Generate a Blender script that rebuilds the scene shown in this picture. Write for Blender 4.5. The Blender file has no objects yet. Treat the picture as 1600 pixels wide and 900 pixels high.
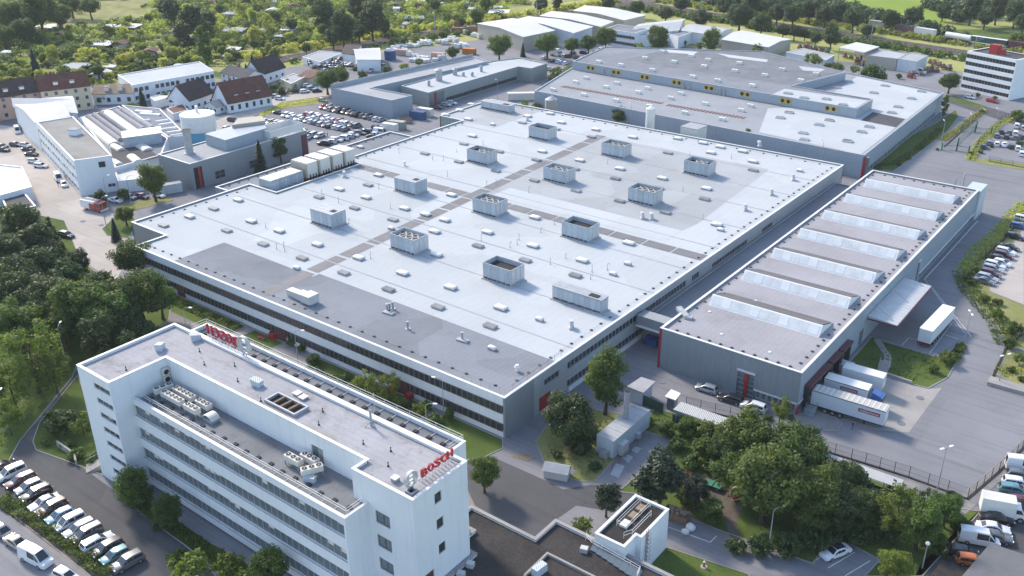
import bpy, bmesh, math, random
import numpy as np
from mathutils import Vector, Matrix

# ---------------------------------------------------------------- camera, sky, sun, exposure
scene = bpy.context.scene
COL = scene.collection
R = math.radians
cam_data = bpy.data.cameras.new('camera'); cam = bpy.data.objects.new('camera', cam_data); COL.objects.link(cam)
cam_data.sensor_width = 36; cam_data.lens = 36 * 1467.1 / 1600; cam_data.clip_start = 1; cam_data.clip_end = 6000
_yaw, _pitch, _roll = 0.664282, 0.442317, -0.0088879
cam.matrix_world = Matrix.Translation((0, 0, 90)) @ Matrix.Rotation(_yaw, 4, 'Z') @ Matrix.Rotation(math.pi / 2 - _pitch, 4, 'X') @ Matrix.Rotation(_roll, 4, 'Z')
scene.camera = cam
SUN_DIR = Vector((-0.97, 0.24, 0)).normalized(); SUN_EL = R(36)
world = bpy.data.worlds.new('World'); scene.world = world; world.use_nodes = True
wn = world.node_tree; bg = wn.nodes['Background']
sky = wn.nodes.new('ShaderNodeTexSky'); sky.sky_type = 'NISHITA'; sky.sun_disc = False
sky.sun_elevation = SUN_EL; sky.sun_rotation = math.atan2(SUN_DIR.x, SUN_DIR.y)
sky.dust_density = 1.0; sky.air_density = 1.0
wn.links.new(sky.outputs[0], bg.inputs[0]); bg.inputs[1].default_value = 0.15
sl = bpy.data.lights.new('sun', 'SUN'); sl.energy = 2.2; sl.angle = R(8); sl.color = (1, 0.88, 0.73)
sun = bpy.data.objects.new('sun', sl); COL.objects.link(sun)
sv = SUN_DIR * math.cos(SUN_EL) + Vector((0, 0, math.sin(SUN_EL)))
sun.rotation_euler = sv.to_track_quat('Z', 'Y').to_euler(); sun.location = (0, 0, 200)
vs = scene.view_settings; vs.view_transform = 'Standard'; vs.look = 'None'; vs.exposure = 1.18; vs.gamma = 1; vs.use_curve_mapping = False
scene.cycles.use_denoising = True; scene.cycles.max_bounces = 5; scene.cycles.transparent_max_bounces = 6
scene.cycles.diffuse_bounces = 3; scene.cycles.glossy_bounces = 2; scene.cycles.volume_bounces = 0

# ---------------------------------------------------------------- materials
MATS = {}
def mat(name, col, rough=0.8, metal=0.0, var=0.12, scale=0.6, bump=0.0, bscale=8.0, col2=None, stain=0.0, spec=0.3, space='Object', wave=None, objvar=0.0, fine=0.06, seams=None, patch=0.0, pscale=0.06, streak=0.0, tracks=0.0):
    """principled material: large patches + fine grain + optional corrugation (wave=(axis,period,depth)), stains and sheet seams"""
    m = bpy.data.materials.new(name); MATS[name] = m; m.use_nodes = True
    nt = m.node_tree; N = nt.nodes; L = nt.links; b = N['Principled BSDF']
    b.inputs['Roughness'].default_value = rough; b.inputs['Metallic'].default_value = metal
    b.inputs['Specular IOR Level'].default_value = spec
    tc = N.new('ShaderNodeTexCoord')
    src = tc.outputs['Object']
    if space == 'World':
        g = N.new('ShaderNodeNewGeometry'); src = g.outputs['Position']
    def noise(sc, det=5, rg=0.6):
        n = N.new('ShaderNodeTexNoise'); n.inputs['Scale'].default_value = sc; n.inputs['Detail'].default_value = det; n.inputs['Roughness'].default_value = rg
        L.new(src, n.inputs['Vector']); return n.outputs['Fac']
    def ramp(f, a, c, lo=0.3, hi=0.7):
        r = N.new('ShaderNodeValToRGB'); L.new(f, r.inputs[0]); e = r.color_ramp.elements
        e[0].position = lo; e[0].color = (*a, 1); e[1].position = hi; e[1].color = (*c, 1); return r.outputs[0]
    def mixc(kind, fac, a, c):
        x = N.new('ShaderNodeMix'); x.data_type = 'RGBA'; x.blend_type = kind
        if isinstance(fac, (int, float)): x.inputs[0].default_value = fac
        else: L.new(fac, x.inputs[0])
        for s_, v in ((x.inputs[6], a), (x.inputs[7], c)):
            if isinstance(v, tuple): s_.default_value = (*v[:3], 1)
            else: L.new(v, s_)
        return x.outputs[2]
    col = tuple(col); c2 = tuple(col2) if col2 else tuple(max(0, c * (1 - var * 1.6)) for c in col)
    c1 = col if col2 else tuple(min(1, c * (1 + var * 0.5)) for c in col)
    out = ramp(noise(scale), c2, c1)
    if fine:
        f1 = ramp(noise(scale * 14 + 1.5, 4, 0.7), (1 - fine * 2,) * 3, (1 + 0,) * 3, 0.25, 0.75)
        out = mixc('MULTIPLY', 1.0, out, f1)
    if stain:
        s1 = ramp(noise(scale * 2.7, 8, 0.72), (0, 0, 0), (1, 1, 1), 0.55, 0.72)
        out = mixc('MIX', s1, out, tuple(c * (1 - stain) for c in col)) if False else mixc('MULTIPLY', stain, out, ramp(noise(scale * 2.7, 8, 0.72), (1, 1, 1), (0.45, 0.42, 0.4), 0.52, 0.75))
    if patch:
        vo = N.new('ShaderNodeTexVoronoi'); vo.distance = 'CHEBYCHEV'; vo.inputs['Scale'].default_value = pscale; vo.inputs['Randomness'].default_value = 0.9; L.new(src, vo.inputs['Vector'])
        sc_ = N.new('ShaderNodeSeparateColor'); L.new(vo.outputs['Color'], sc_.inputs[0]); out = mixc('MULTIPLY', 1.0, out, ramp(sc_.outputs[0], (1 - patch,) * 3, (1, 1, 1), 0.0, 1.0))
    if tracks:
        for rot in (0.5, 1.45):
            mp = N.new('ShaderNodeMapping'); mp.inputs['Scale'].default_value = (0.025, 0.9, 1); mp.inputs['Rotation'].default_value = (0, 0, rot); L.new(src, mp.inputs[0]); n2 = N.new('ShaderNodeTexNoise'); n2.inputs['Scale'].default_value = 1.0; n2.inputs['Detail'].default_value = 4; n2.inputs['Distortion'].default_value = 0.6; L.new(mp.outputs[0], n2.inputs['Vector'])
            out = mixc('MULTIPLY', tracks, out, ramp(n2.outputs['Fac'], (1, 1, 1), (0.5, 0.5, 0.5), 0.52, 0.66))
    if streak:
        mp = N.new('ShaderNodeMapping'); mp.inputs['Scale'].default_value = (1.6, 1.6, 0.10); L.new(src, mp.inputs[0]); n2 = N.new('ShaderNodeTexNoise'); n2.inputs['Scale'].default_value = 1.2; n2.inputs['Detail'].default_value = 6; L.new(mp.outputs[0], n2.inputs['Vector'])
        out = mixc('MULTIPLY', streak, out, ramp(n2.outputs['Fac'], (1, 1, 1), (0.45, 0.44, 0.42), 0.5, 0.75))
    if seams:
        ax, per, wid, dark = seams
        sp = N.new('ShaderNodeSeparateXYZ'); L.new(src, sp.inputs[0])
        d = N.new('ShaderNodeMath'); d.operation = 'DIVIDE'; L.new(sp.outputs['XYZ'.index(ax)], d.inputs[0]); d.inputs[1].default_value = per
        fr = N.new('ShaderNodeMath'); fr.operation = 'FRACT'; L.new(d.outputs[0], fr.inputs[0])
        lt = N.new('ShaderNodeMath'); lt.operation = 'LESS_THAN'; L.new(fr.outputs[0], lt.inputs[0]); lt.inputs[1].default_value = wid / per
        ml = N.new('ShaderNodeMath'); ml.operation = 'MULTIPLY'; L.new(lt.outputs[0], ml.inputs[0]); ml.inputs[1].default_value = dark
        out = mixc('MULTIPLY', ml.outputs[0], out, (0.35, 0.35, 0.37))
    if objvar:
        oi = N.new('ShaderNodeObjectInfo'); h = N.new('ShaderNodeHueSaturation'); L.new(out, h.inputs['Color'])
        mr = N.new('ShaderNodeMapRange'); L.new(oi.outputs['Random'], mr.inputs[0]); mr.inputs[3].default_value = 1 - objvar; mr.inputs[4].default_value = 1 + objvar
        L.new(mr.outputs[0], h.inputs['Value']); out = h.outputs[0]
    L.new(out, b.inputs['Base Color'])
    nrm = None
    if wave:
        ax, per, dep = wave
        sp = N.new('ShaderNodeSeparateXYZ'); L.new(src, sp.inputs[0])
        if ax == 'H':
            ad = N.new('ShaderNodeMath'); ad.operation = 'ADD'; L.new(sp.outputs[0], ad.inputs[0]); L.new(sp.outputs[1], ad.inputs[1]); o = ad.outputs[0]
        else: o = sp.outputs['XYZ'.index(ax)]
        d = N.new('ShaderNodeMath'); d.operation = 'MULTIPLY'; L.new(o, d.inputs[0]); d.inputs[1].default_value = 2 * math.pi / per
        s_ = N.new('ShaderNodeMath'); s_.operation = 'SINE'; L.new(d.outputs[0], s_.inputs[0])
        bp = N.new('ShaderNodeBump'); bp.inputs['Distance'].default_value = dep; bp.inputs['Strength'].default_value = 1; L.new(s_.outputs[0], bp.inputs['Height']); nrm = bp.outputs[0]
    if bump:
        bp = N.new('ShaderNodeBump'); bp.inputs['Distance'].default_value = bump; bp.inputs['Strength'].default_value = 1; L.new(noise(bscale, 4, 0.7), bp.inputs['Height'])
        if nrm: L.new(nrm, bp.inputs['Normal'])
        nrm = bp.outputs[0]
    if nrm: L.new(nrm, b.inputs['Normal'])
    return m
def leafmat(name, col, col2, trans=0.35, objvar=0.2, satv=0.12):
    m = bpy.data.materials.new(name); MATS[name] = m; m.use_nodes = True
    nt = m.node_tree; N = nt.nodes; L = nt.links; b = N['Principled BSDF']; b.inputs['Roughness'].default_value = 0.55; b.inputs['Specular IOR Level'].default_value = 0.35
    g = N.new('ShaderNodeTexCoord'); n = N.new('ShaderNodeTexNoise'); n.inputs['Scale'].default_value = 2.6; n.inputs['Detail'].default_value = 6; n.inputs['Roughness'].default_value = 0.8; L.new(g.outputs['Object'], n.inputs['Vector'])
    r = N.new('ShaderNodeValToRGB'); L.new(n.outputs['Fac'], r.inputs[0]); e = r.color_ramp.elements
    e[0].position = 0.34; e[0].color = (*col, 1); e[1].position = 0.66; e[1].color = (*col2, 1)
    oi = N.new('ShaderNodeObjectInfo'); h = N.new('ShaderNodeHueSaturation'); L.new(r.outputs[0], h.inputs['Color'])
    mr = N.new('ShaderNodeMapRange'); L.new(oi.outputs['Random'], mr.inputs[0]); mr.inputs[3].default_value = 1 - objvar; mr.inputs[4].default_value = 1 + objvar; L.new(mr.outputs[0], h.inputs['Value'])
    wn_ = N.new('ShaderNodeTexWhiteNoise'); wn_.noise_dimensions = '1D'; L.new(oi.outputs['Random'], wn_.inputs['W'])
    m2 = N.new('ShaderNodeMapRange'); L.new(wn_.outputs['Value'], m2.inputs[0]); m2.inputs[3].default_value = 0.485; m2.inputs[4].default_value = 0.52; L.new(m2.outputs[0], h.inputs['Hue'])
    L.new(h.outputs[0], b.inputs['Base Color'])
    t = N.new('ShaderNodeBsdfTranslucent'); tm = N.new('ShaderNodeMix'); tm.data_type = 'RGBA'; tm.blend_type = 'MULTIPLY'; tm.inputs[0].default_value = 1
    L.new(h.outputs[0], tm.inputs[6]); tm.inputs[7].default_value = (1.5, 1.45, 0.6, 1); L.new(tm.outputs[2], t.inputs[0])
    mx = N.new('ShaderNodeMixShader'); mx.inputs[0].default_value = trans; L.new(b.outputs[0], mx.inputs[1]); L.new(t.outputs[0], mx.inputs[2])
    L.new(mx.outputs[0], N['Material Output'].inputs['Surface']); return m
def paint(name, col, rough=0.3, metal=0.0, coat=0.0, spec=0.5):
    m = bpy.data.materials.new(name); MATS[name] = m; m.use_nodes = True; b = m.node_tree.nodes['Principled BSDF']
    b.inputs['Base Color'].default_value = (*col, 1); b.inputs['Roughness'].default_value = rough; b.inputs['Metallic'].default_value = metal
    b.inputs['Coat Weight'].default_value = coat; b.inputs['Specular IOR Level'].default_value = spec; return m

# ground
mat('asphalt', (0.255, 0.256, 0.272), 0.9, var=0.10, scale=0.045, space='World', stain=0.25, bump=0.01, bscale=6, spec=0.2, fine=0.05, patch=0.12, pscale=0.035, tracks=0.22)
mat('asphalt_dark', (0.115, 0.115, 0.12), 0.9, var=0.12, scale=0.06, space='World', stain=0.2, bump=0.01, bscale=6, spec=0.2, patch=0.2, pscale=0.06, tracks=0.2)
mat('asphalt_pale', (0.50, 0.455, 0.41), 0.9, var=0.10, scale=0.05, space='World', stain=0.25, spec=0.2, patch=0.12, pscale=0.05, tracks=0.12)  # pale asphalt, lifted and warmed in colour to stand in for full sun
mat('paving', (0.27, 0.26, 0.25), 0.9, var=0.15, scale=0.3, space='World', stain=0.3, spec=0.2)
mat('concrete', (0.36, 0.34, 0.32), 0.9, var=0.12, scale=0.15, space='World', stain=0.3, spec=0.2)
mat('soil', (0.15, 0.13, 0.11), 0.95, var=0.3, scale=0.3, space='World', bump=0.05, bscale=3, spec=0.1)
mat('lawn', (0.14, 0.19, 0.045), 0.95, col2=(0.08, 0.125, 0.03), scale=0.12, space='World', bump=0.12, bscale=5, spec=0.1, fine=0.2)
mat('dry_lawn', (0.40, 0.37, 0.16), 0.95, col2=(0.20, 0.23, 0.07), scale=0.10, space='World', bump=0.12, bscale=4, spec=0.1, fine=0.2)
mat('garden_lawn', (0.38, 0.40, 0.11), 0.95, col2=(0.22, 0.27, 0.06), scale=0.15, space='World', bump=0.12, bscale=3, spec=0.1, fine=0.25)  # brighter than real grass: full sun on the gardens is in the colour
mat('garden_path', (0.60, 0.55, 0.45), 0.95, var=0.15, scale=0.3, space='World', spec=0.1)  # path tone raised too, so the gardens' strong sunlight is painted in
mat('meadow', (0.52, 0.50, 0.20), 0.95, col2=(0.33, 0.37, 0.10), scale=0.03, space='World', bump=0.15, bscale=2, spec=0.1, fine=0.25)  # sunlight over the far ground is mixed into this raised base colour
mat('bright_field', (0.26, 0.34, 0.05), 0.95, col2=(0.20, 0.29, 0.04), scale=0.02, space='World', spec=0.1, fine=0.12)
mat('ballast', (0.17, 0.145, 0.13), 0.95, var=0.25, scale=0.4, space='World', bump=0.05, bscale=4, spec=0.1, fine=0.15)
mat('line_white', (0.72, 0.72, 0.70), 0.8, var=0.15, scale=0.8, space='World', stain=0.3)
# buildings
mat('roof_white', (0.50, 0.525, 0.535), 0.88, var=0.05, scale=0.035, space='World', stain=0.16, seams=('X', 2.05, 0.07, 0.20), bump=0.01, bscale=1.5, fine=0.04, spec=0.12, patch=0.10, pscale=0.055)
mat('roof_pale', (0.41, 0.425, 0.435), 0.88, var=0.07, scale=0.06, space='World', stain=0.2, seams=('X', 2.05, 0.07, 0.22), fine=0.04, spec=0.12, patch=0.12, pscale=0.07)
mat('roof_grey', (0.262, 0.278, 0.305), 0.88, var=0.10, scale=0.07, space='World', stain=0.3, seams=('X', 1.05, 0.06, 0.3), bump=0.01, bscale=2, spec=0.12, patch=0.15, pscale=0.08)
mat('roof_slab', (0.40, 0.395, 0.41), 0.88, var=0.10, scale=0.12, space='World', stain=0.8, seams=('Y', 1.0, 0.05, 0.35), bump=0.01, bscale=2, fine=0.08, spec=0.12)
mat('roof_dark', (0.105, 0.105, 0.11), 0.88, var=0.15, scale=0.12, space='World', stain=0.3, seams=('X', 1.05, 0.05, 0.3), spec=0.12)
mat('roof_terrace', (0.21, 0.22, 0.235), 0.88, var=0.15, scale=0.15, space='World', stain=0.5, seams=('X', 1.0, 0.05, 0.3), spec=0.12)
mat('roof_rose', (0.375, 0.368, 0.385), 0.88, var=0.07, scale=0.07, space='World', stain=0.3, seams=('X', 1.05, 0.05, 0.3), bump=0.01, bscale=2, spec=0.12, patch=0.08, pscale=0.08)
mat('gravel_roof', (0.085, 0.078, 0.074), 0.95, var=0.25, scale=0.18, space='World', stain=0.35, bump=0.06, bscale=5, spec=0.1, fine=0.3)
mat('wall_light', (0.42, 0.44, 0.46), 0.5, var=0.05, scale=0.1, stain=0.08, wave=('H', 0.32, 0.03), spec=0.3, streak=0.18)
mat('roof_warm', (0.33, 0.32, 0.295), 0.9, var=0.12, scale=0.1, space='World', stain=0.3, patch=0.15, pscale=0.12, spec=0.1)
mat('roof_mid', (0.32, 0.335, 0.355), 0.85, var=0.08, scale=0.06, space='World', stain=0.2, seams=('X', 1.05, 0.06, 0.25), fine=0.05, spec=0.12)
mat('wall_white', (0.74, 0.765, 0.785), 0.75, var=0.03, scale=0.15, stain=0.07, fine=0.02, streak=0.14)
mat('wall_cream', (0.60, 0.54, 0.40), 0.8, var=0.06, scale=0.2, stain=0.12)
mat('wall_pink', (0.52, 0.36, 0.29), 0.8, var=0.06, scale=0.2, stain=0.12)
mat('wall_grey', (0.27, 0.30, 0.32), 0.5, var=0.05, scale=0.1, stain=0.08, wave=('H', 0.32, 0.03), spec=0.4, streak=0.18)
mat('wall_blue', (0.33, 0.39, 0.45), 0.45, var=0.05, scale=0.1, stain=0.08, wave=('H', 0.32, 0.03), spec=0.4, streak=0.18)
mat('wall_green', (0.29, 0.33, 0.32), 0.5, var=0.05, scale=0.1, stain=0.08, wave=('H', 0.3, 0.03), spec=0.4, streak=0.18)
mat('wall_sheet', (0.53, 0.60, 0.65), 0.5, var=0.05, scale=0.12, stain=0.10, wave=('H', 0.4, 0.03), spec=0.4, streak=0.18)
mat('wall_beige', (0.42, 0.39, 0.33), 0.7, var=0.06, scale=0.12, stain=0.12, wave=('H', 0.5, 0.02))
mat('coping', (0.72, 0.71, 0.68), 0.45, var=0.05, scale=0.4, stain=0.12, spec=0.5)
mat('coping_grey', (0.36, 0.38, 0.40), 0.4, var=0.05, scale=0.4, stain=0.1, spec=0.5)
mat('metal_sheet', (0.55, 0.56, 0.56), 0.55, 0.15, var=0.08, scale=0.5, stain=0.15, fine=0.05)
mat('galvanised', (0.40, 0.42, 0.44), 0.6, 0.2, var=0.12, scale=0.9, stain=0.2)
mat('louvre', (0.50, 0.56, 0.61), 0.5, 0.05, var=0.10, scale=0.7, stain=0.3, wave=('Z', 0.16, 0.02), objvar=0.12)
mat('ac_white', (0.68, 0.66, 0.60), 0.6, var=0.06, scale=0.8, stain=0.15)
mat('dark', (0.03, 0.03, 0.032), 0.8, var=0.2, scale=1)
mat('rubber', (0.045, 0.045, 0.048), 0.85, var=0.2, scale=1)
mat('dome', (0.78, 0.77, 0.72), 0.35, var=0.04, scale=0.8, stain=0.12, objvar=0.08)
mat('dome_grey', (0.20, 0.185, 0.17), 0.3, var=0.2, scale=0.9, stain=0.2, objvar=0.25, spec=0.5)
mat('monitor_glazing', (0.74, 0.74, 0.72), 0.6, var=0.08, scale=0.5, stain=0.3, spec=0.2)
mat('monitor_panel', (0.80, 0.80, 0.78), 0.5, var=0.05, scale=0.5, stain=0.12)
mat('monitor_roof', (0.15, 0.13, 0.125), 0.6, var=0.12, scale=0.4, seams=('X', 0.42, 0.1, 0.6))
mat('window_frame', (0.20, 0.16, 0.14), 0.6, var=0.1, scale=2)
mat('frame_grey', (0.33, 0.34, 0.34), 0.5, var=0.1, scale=2)
mat('frame_white', (0.68, 0.68, 0.66), 0.5, var=0.05, scale=2)
mat('wood', (0.25, 0.16, 0.10), 0.8, var=0.2, scale=1.2)
mat('red', (0.38, 0.03, 0.035), 0.5, var=0.08, scale=0.6, stain=0.1)
mat('letter_red', (0.42, 0.03, 0.045), 0.4, var=0.05, scale=1)
mat('dark_red', (0.13, 0.05, 0.055), 0.6, var=0.1, scale=0.6)
mat('tile_red', (0.22, 0.095, 0.07), 0.8, var=0.25, scale=0.5, stain=0.25, wave=('H', 0.35, 0.04), objvar=0.15, fine=0.2)
mat('tile_brown', (0.085, 0.06, 0.055), 0.8, var=0.25, scale=0.5, stain=0.25, wave=('H', 0.35, 0.04), objvar=0.15, fine=0.2)
mat('tile_pale', (0.45, 0.34, 0.24), 0.85, var=0.2, scale=0.5, stain=0.3, wave=('H', 0.35, 0.04), fine=0.2)
mat('sheet_white', (0.62, 0.62, 0.61), 0.75, var=0.05, scale=0.1, stain=0.12, wave=('H', 0.6, 0.04), spec=0.4)
mat('sheet_grey', (0.44, 0.45, 0.45), 0.5, var=0.08, scale=0.15, stain=0.2, wave=('H', 0.5, 0.04))
mat('corrugated', (0.24, 0.24, 0.245), 0.75, var=0.12, scale=0.3, stain=0.3, wave=('H', 0.28, 0.06))
mat('tarp_blue', (0.03, 0.10, 0.30), 0.55, var=0.15, scale=0.6)
mat('container_blue', (0.06, 0.14, 0.30), 0.5, var=0.1, scale=0.5, wave=('H', 0.28, 0.06), stain=0.15)
mat('tank_blue', (0.16, 0.46, 0.62), 0.45, var=0.05, scale=0.3)
mat('orange', (0.55, 0.19, 0.03), 0.6, var=0.1, scale=0.6)
mat('yellow', (0.62, 0.42, 0.03), 0.5, var=0.1, scale=0.8)
mat('green_paint', (0.05, 0.20, 0.13), 0.5, var=0.1, scale=0.8)
mat('green_fence', (0.035, 0.09, 0.075), 0.6, var=0.1, scale=0.8)
mat('rust', (0.30, 0.14, 0.09), 0.8, var=0.3, scale=1.2)
mat('bark', (0.10, 0.075, 0.055), 0.9, var=0.3, scale=2, bump=0.03, bscale=6)
mat('skin', (0.5, 0.32, 0.24), 0.6, var=0.05); mat('cloth_dark', (0.03, 0.03, 0.04), 0.9); mat('cloth_blue', (0.10, 0.13, 0.20), 0.9)
mat('cloth_white', (0.7, 0.7, 0.7), 0.9); mat('text_white', (0.8, 0.8, 0.8), 0.6)
mat('truck_curtain', (0.66, 0.69, 0.72), 0.5, var=0.03, scale=0.3, stain=0.08)
mat('truck_roof', (0.52, 0.50, 0.47), 0.6, var=0.06, scale=0.4, stain=0.2)
mat('pvc_pile', (0.72, 0.72, 0.70), 0.5, var=0.08, scale=1, objvar=0.15)
paint('glass', (0.035, 0.045, 0.055), 0.08, spec=0.7); paint('glass_blue', (0.13, 0.16, 0.18), 0.12, spec=0.7)
paint('glass_car', (0.025, 0.03, 0.035), 0.06, spec=0.8); paint('chrome', (0.75, 0.75, 0.75), 0.15, 1.0)
paint('lamp_glass', (0.80, 0.80, 0.78), 0.25); paint('tail_lamp', (0.35, 0.01, 0.01), 0.25); paint('tyre', (0.02, 0.02, 0.02), 0.85)
paint('rim', (0.45, 0.46, 0.47), 0.35, 0.7)
PAINTS = {'white': (0.72, 0.73, 0.74), 'silver': (0.42, 0.43, 0.44), 'grey': (0.16, 0.165, 0.17), 'black': (0.014, 0.014, 0.017), 'red': (0.33, 0.02, 0.02),
          'blue': (0.05, 0.12, 0.33), 'lightblue': (0.22, 0.42, 0.62), 'beige': (0.42, 0.36, 0.30), 'brown': (0.13, 0.05, 0.035), 'teal': (0.15, 0.30, 0.32), 'wine': (0.10, 0.025, 0.035), 'orange': (0.6, 0.16, 0.03), 'green': (0.05, 0.11, 0.07), 'yellow': (0.6, 0.45, 0.05)}
for k, c in PAINTS.items(): paint('car_' + k, c, 0.28, 0.25 if k in ('silver', 'grey', 'beige', 'teal') else 0.0, 0.6)
leafmat('leaf_mid', (0.052, 0.095, 0.018), (0.125, 0.18, 0.036), 0.4)
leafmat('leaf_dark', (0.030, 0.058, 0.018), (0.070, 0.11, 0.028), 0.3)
leafmat('leaf_light', (0.085, 0.135, 0.022), (0.18, 0.235, 0.045), 0.45)
leafmat('leaf_pine', (0.014, 0.030, 0.016), (0.034, 0.056, 0.026), 0.12)
leafmat('leaf_garden', (0.21, 0.26, 0.05), (0.48, 0.50, 0.13), 0.5, 0.4)  # foliage brightened beyond natural green to paint in distant sunshine
leafmat('leaf_wine', (0.045, 0.022, 0.022), (0.08, 0.04, 0.035), 0.2)

# ---------------------------------------------------------------- mesh builder
class MB:
    def __init__(s): s.v = []; s.f = []; s.m = []
    def face(s, pts, m=0):
        i = len(s.v); s.v.extend(pts); s.f.append(tuple(range(i, i + len(pts)))); s.m.append(m); return s
    def box(s, x0, y0, z0, x1, y1, z1, m=0, mt=None, bottom=True):
        if x0 > x1: x0, x1 = x1, x0
        if y0 > y1: y0, y1 = y1, y0
        return s.prism([(x0, y0), (x1, y0), (x1, y1), (x0, y1)], z0, z1, m, mt, bottom)
    def prism(s, poly, z0, z1, m=0, mt=None, bottom=True, ztop=None):
        n = len(poly); i = len(s.v); a = area(poly)
        if a < 0: poly = poly[::-1]
        zt = ztop or [z1] * n
        if ztop and a < 0: zt = zt[::-1]
        s.v.extend([(p[0], p[1], z0) for p in poly]); s.v.extend([(p[0], p[1], zt[k]) for k, p in enumerate(poly)])
        for k in range(n):
            l = (k + 1) % n; s.f.append((i + k, i + l, i + n + l, i + n + k)); s.m.append(m)
        s.f.append(tuple(range(i + n, i + 2 * n))); s.m.append(m if mt is None else mt)
        if bottom: s.f.append(tuple(range(i + n - 1, i - 1, -1))); s.m.append(m)
        return s
    def obox(s, cx, cy, z0, z1, lx, ly, rz=0, m=0, mt=None):
        c, d = math.cos(rz), math.sin(rz)
        return s.prism([(cx + c * x - d * y, cy + d * x + c * y) for x, y in ((-lx / 2, -ly / 2), (lx / 2, -ly / 2), (lx / 2, ly / 2), (-lx / 2, ly / 2))], z0, z1, m, mt)
    def cyl(s, cx, cy, z0, z1, r, n=12, m=0, r2=None, mt=None):
        r2 = r if r2 is None else r2; i = len(s.v)
        for z, q in ((z0, r), (z1, r2)): s.v.extend([(cx + q * math.cos(2 * math.pi * k / n), cy + q * math.sin(2 * math.pi * k / n), z) for k in range(n)])
        for k in range(n):
            l = (k + 1) % n; s.f.append((i + k, i + l, i + n + l, i + n + k)); s.m.append(m)
        s.f.append(tuple(range(i + n, i + 2 * n))); s.m.append(m if mt is None else mt); s.f.append(tuple(range(i + n - 1, i - 1, -1))); s.m.append(m); return s
    def tube(s, p, q, r, n=5, m=0, r2=None):
        p = Vector(p); q = Vector(q); d = (q - p); r2 = r if r2 is None else r2
        if d.length < 1e-6: return s
        d.normalize(); a = d.orthogonal().normalized(); b = d.cross(a); i = len(s.v)
        for c, rr in ((p, r), (q, r2)):
            for k in range(n):
                t = 2 * math.pi * k / n; s.v.append(tuple(c + a * (rr * math.cos(t)) + b * (rr * math.sin(t))))
        for k in range(n):
            l = (k + 1) % n; s.f.append((i + k, i + l, i + n + l, i + n + k)); s.m.append(m)
        s.f.append(tuple(range(i + n - 1, i - 1, -1))); s.m.append(m); s.f.append(tuple(range(i + n, i + 2 * n))); s.m.append(m); return s
    def path(s, pts, r, n=5, m=0):
        for a, b in zip(pts, pts[1:]): s.tube(a, b, r, n, m)
        return s
    def mesh(s, name, mats, smooth=None):
        me = bpy.data.meshes.new(name); me.from_pydata(s.v, [], s.f)
        for x in ([mats] if isinstance(mats, str) else mats): me.materials.append(MATS[x])
        if any(s.m): me.polygons.foreach_set('material_index', s.m)
        if smooth is not None:
            me.polygons.foreach_set('use_smooth', [True] * len(s.f)); me.set_sharp_from_angle(angle=R(smooth))
        me.update(); return me
    def build(s, name, mats, parent=None, smooth=None):
        """verts are in world coordinates; they are stored relative to the parent thing (parents are never rotated unless their parts come from put())"""
        o = None
        base = wloc(parent) if parent else Vector((0, 0, 0))
        if parent is None:
            xs = np.array(s.v); c = (xs.min(0) + xs.max(0)) / 2; base = Vector((float(c[0]), float(c[1]), float(xs[:, 2].min())))
        s.v = [(p[0] - base.x, p[1] - base.y, p[2] - base.z) for p in s.v]
        o = bpy.data.objects.new(name, s.mesh(name, mats, smooth)); COL.objects.link(o)
        if parent: o.parent = parent
        else: o.location = base
        return o
def wloc(o):
    v = Vector((0, 0, 0))
    while o: v += Vector(o.location); o = o.parent
    return v
def area(p): return sum(p[i][0] * p[(i + 1) % len(p)][1] - p[(i + 1) % len(p)][0] * p[i][1] for i in range(len(p))) / 2
def inset(poly, d):
    """offset a polygon inwards by d (any winding, mitred)"""
    if area(poly) < 0: poly = poly[::-1]
    n = len(poly); out = []
    for i in range(n):
        a, b, c = poly[i - 1], poly[i], poly[(i + 1) % n]
        e1 = Vector((b[0] - a[0], b[1] - a[1])).normalized(); e2 = Vector((c[0] - b[0], c[1] - b[1])).normalized()
        n1 = Vector((-e1.y, e1.x)); n2 = Vector((-e2.y, e2.x)); m = (n1 + n2); m = m / max(0.2, m.dot(n1)) if m.length > 1e-6 else n1
        out.append((b[0] + m.x * d, b[1] + m.y * d))
    return out
def rect(x0, y0, x1, y1): return [(x0, y0), (x1, y0), (x1, y1), (x0, y1)]
def thing(name, label, cat, loc=(0, 0, 0), rz=0.0, group=None):
    o = bpy.data.objects.new(name, None); COL.objects.link(o); o.empty_display_size = 0.5
    o.location = loc if len(loc) == 3 else (loc[0], loc[1], 0); o.rotation_euler = (0, 0, rz); return tag(o, label, cat, group)
def tag(o, label, cat, group=None):
    o['label'] = label; o['category'] = cat
    if group: o['group'] = group
    return o
def put(me, name, parent=None, loc=(0, 0, 0), rz=0.0, sc=None):
    """an object on shared mesh data; loc is relative to the parent"""
    o = bpy.data.objects.new(name, me); COL.objects.link(o); o.location = loc; o.rotation_euler = (0, 0, rz)
    if sc: o.scale = sc
    if parent: o.parent = parent
    return o
def putw(me, name, parent, loc, rz=0.0, sc=None):
    b = wloc(parent); return put(me, name, parent, (loc[0] - b.x, loc[1] - b.y, loc[2] - b.z), rz, sc)
def struct(name, mb, mats):
    o = mb.build(name, mats); o['kind'] = 'structure'; return o
def ring(mb, poly, w, z0, z1, m=0):
    """a kerb / parapet / coping along the inside of a polygon"""
    if area(poly) < 0: poly = poly[::-1]
    q = inset(poly, w); n = len(poly)
    for k in range(n):
        l = (k + 1) % n; mb.prism([poly[k], poly[l], q[l], q[k]], z0, z1, m)
    return mb
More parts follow.
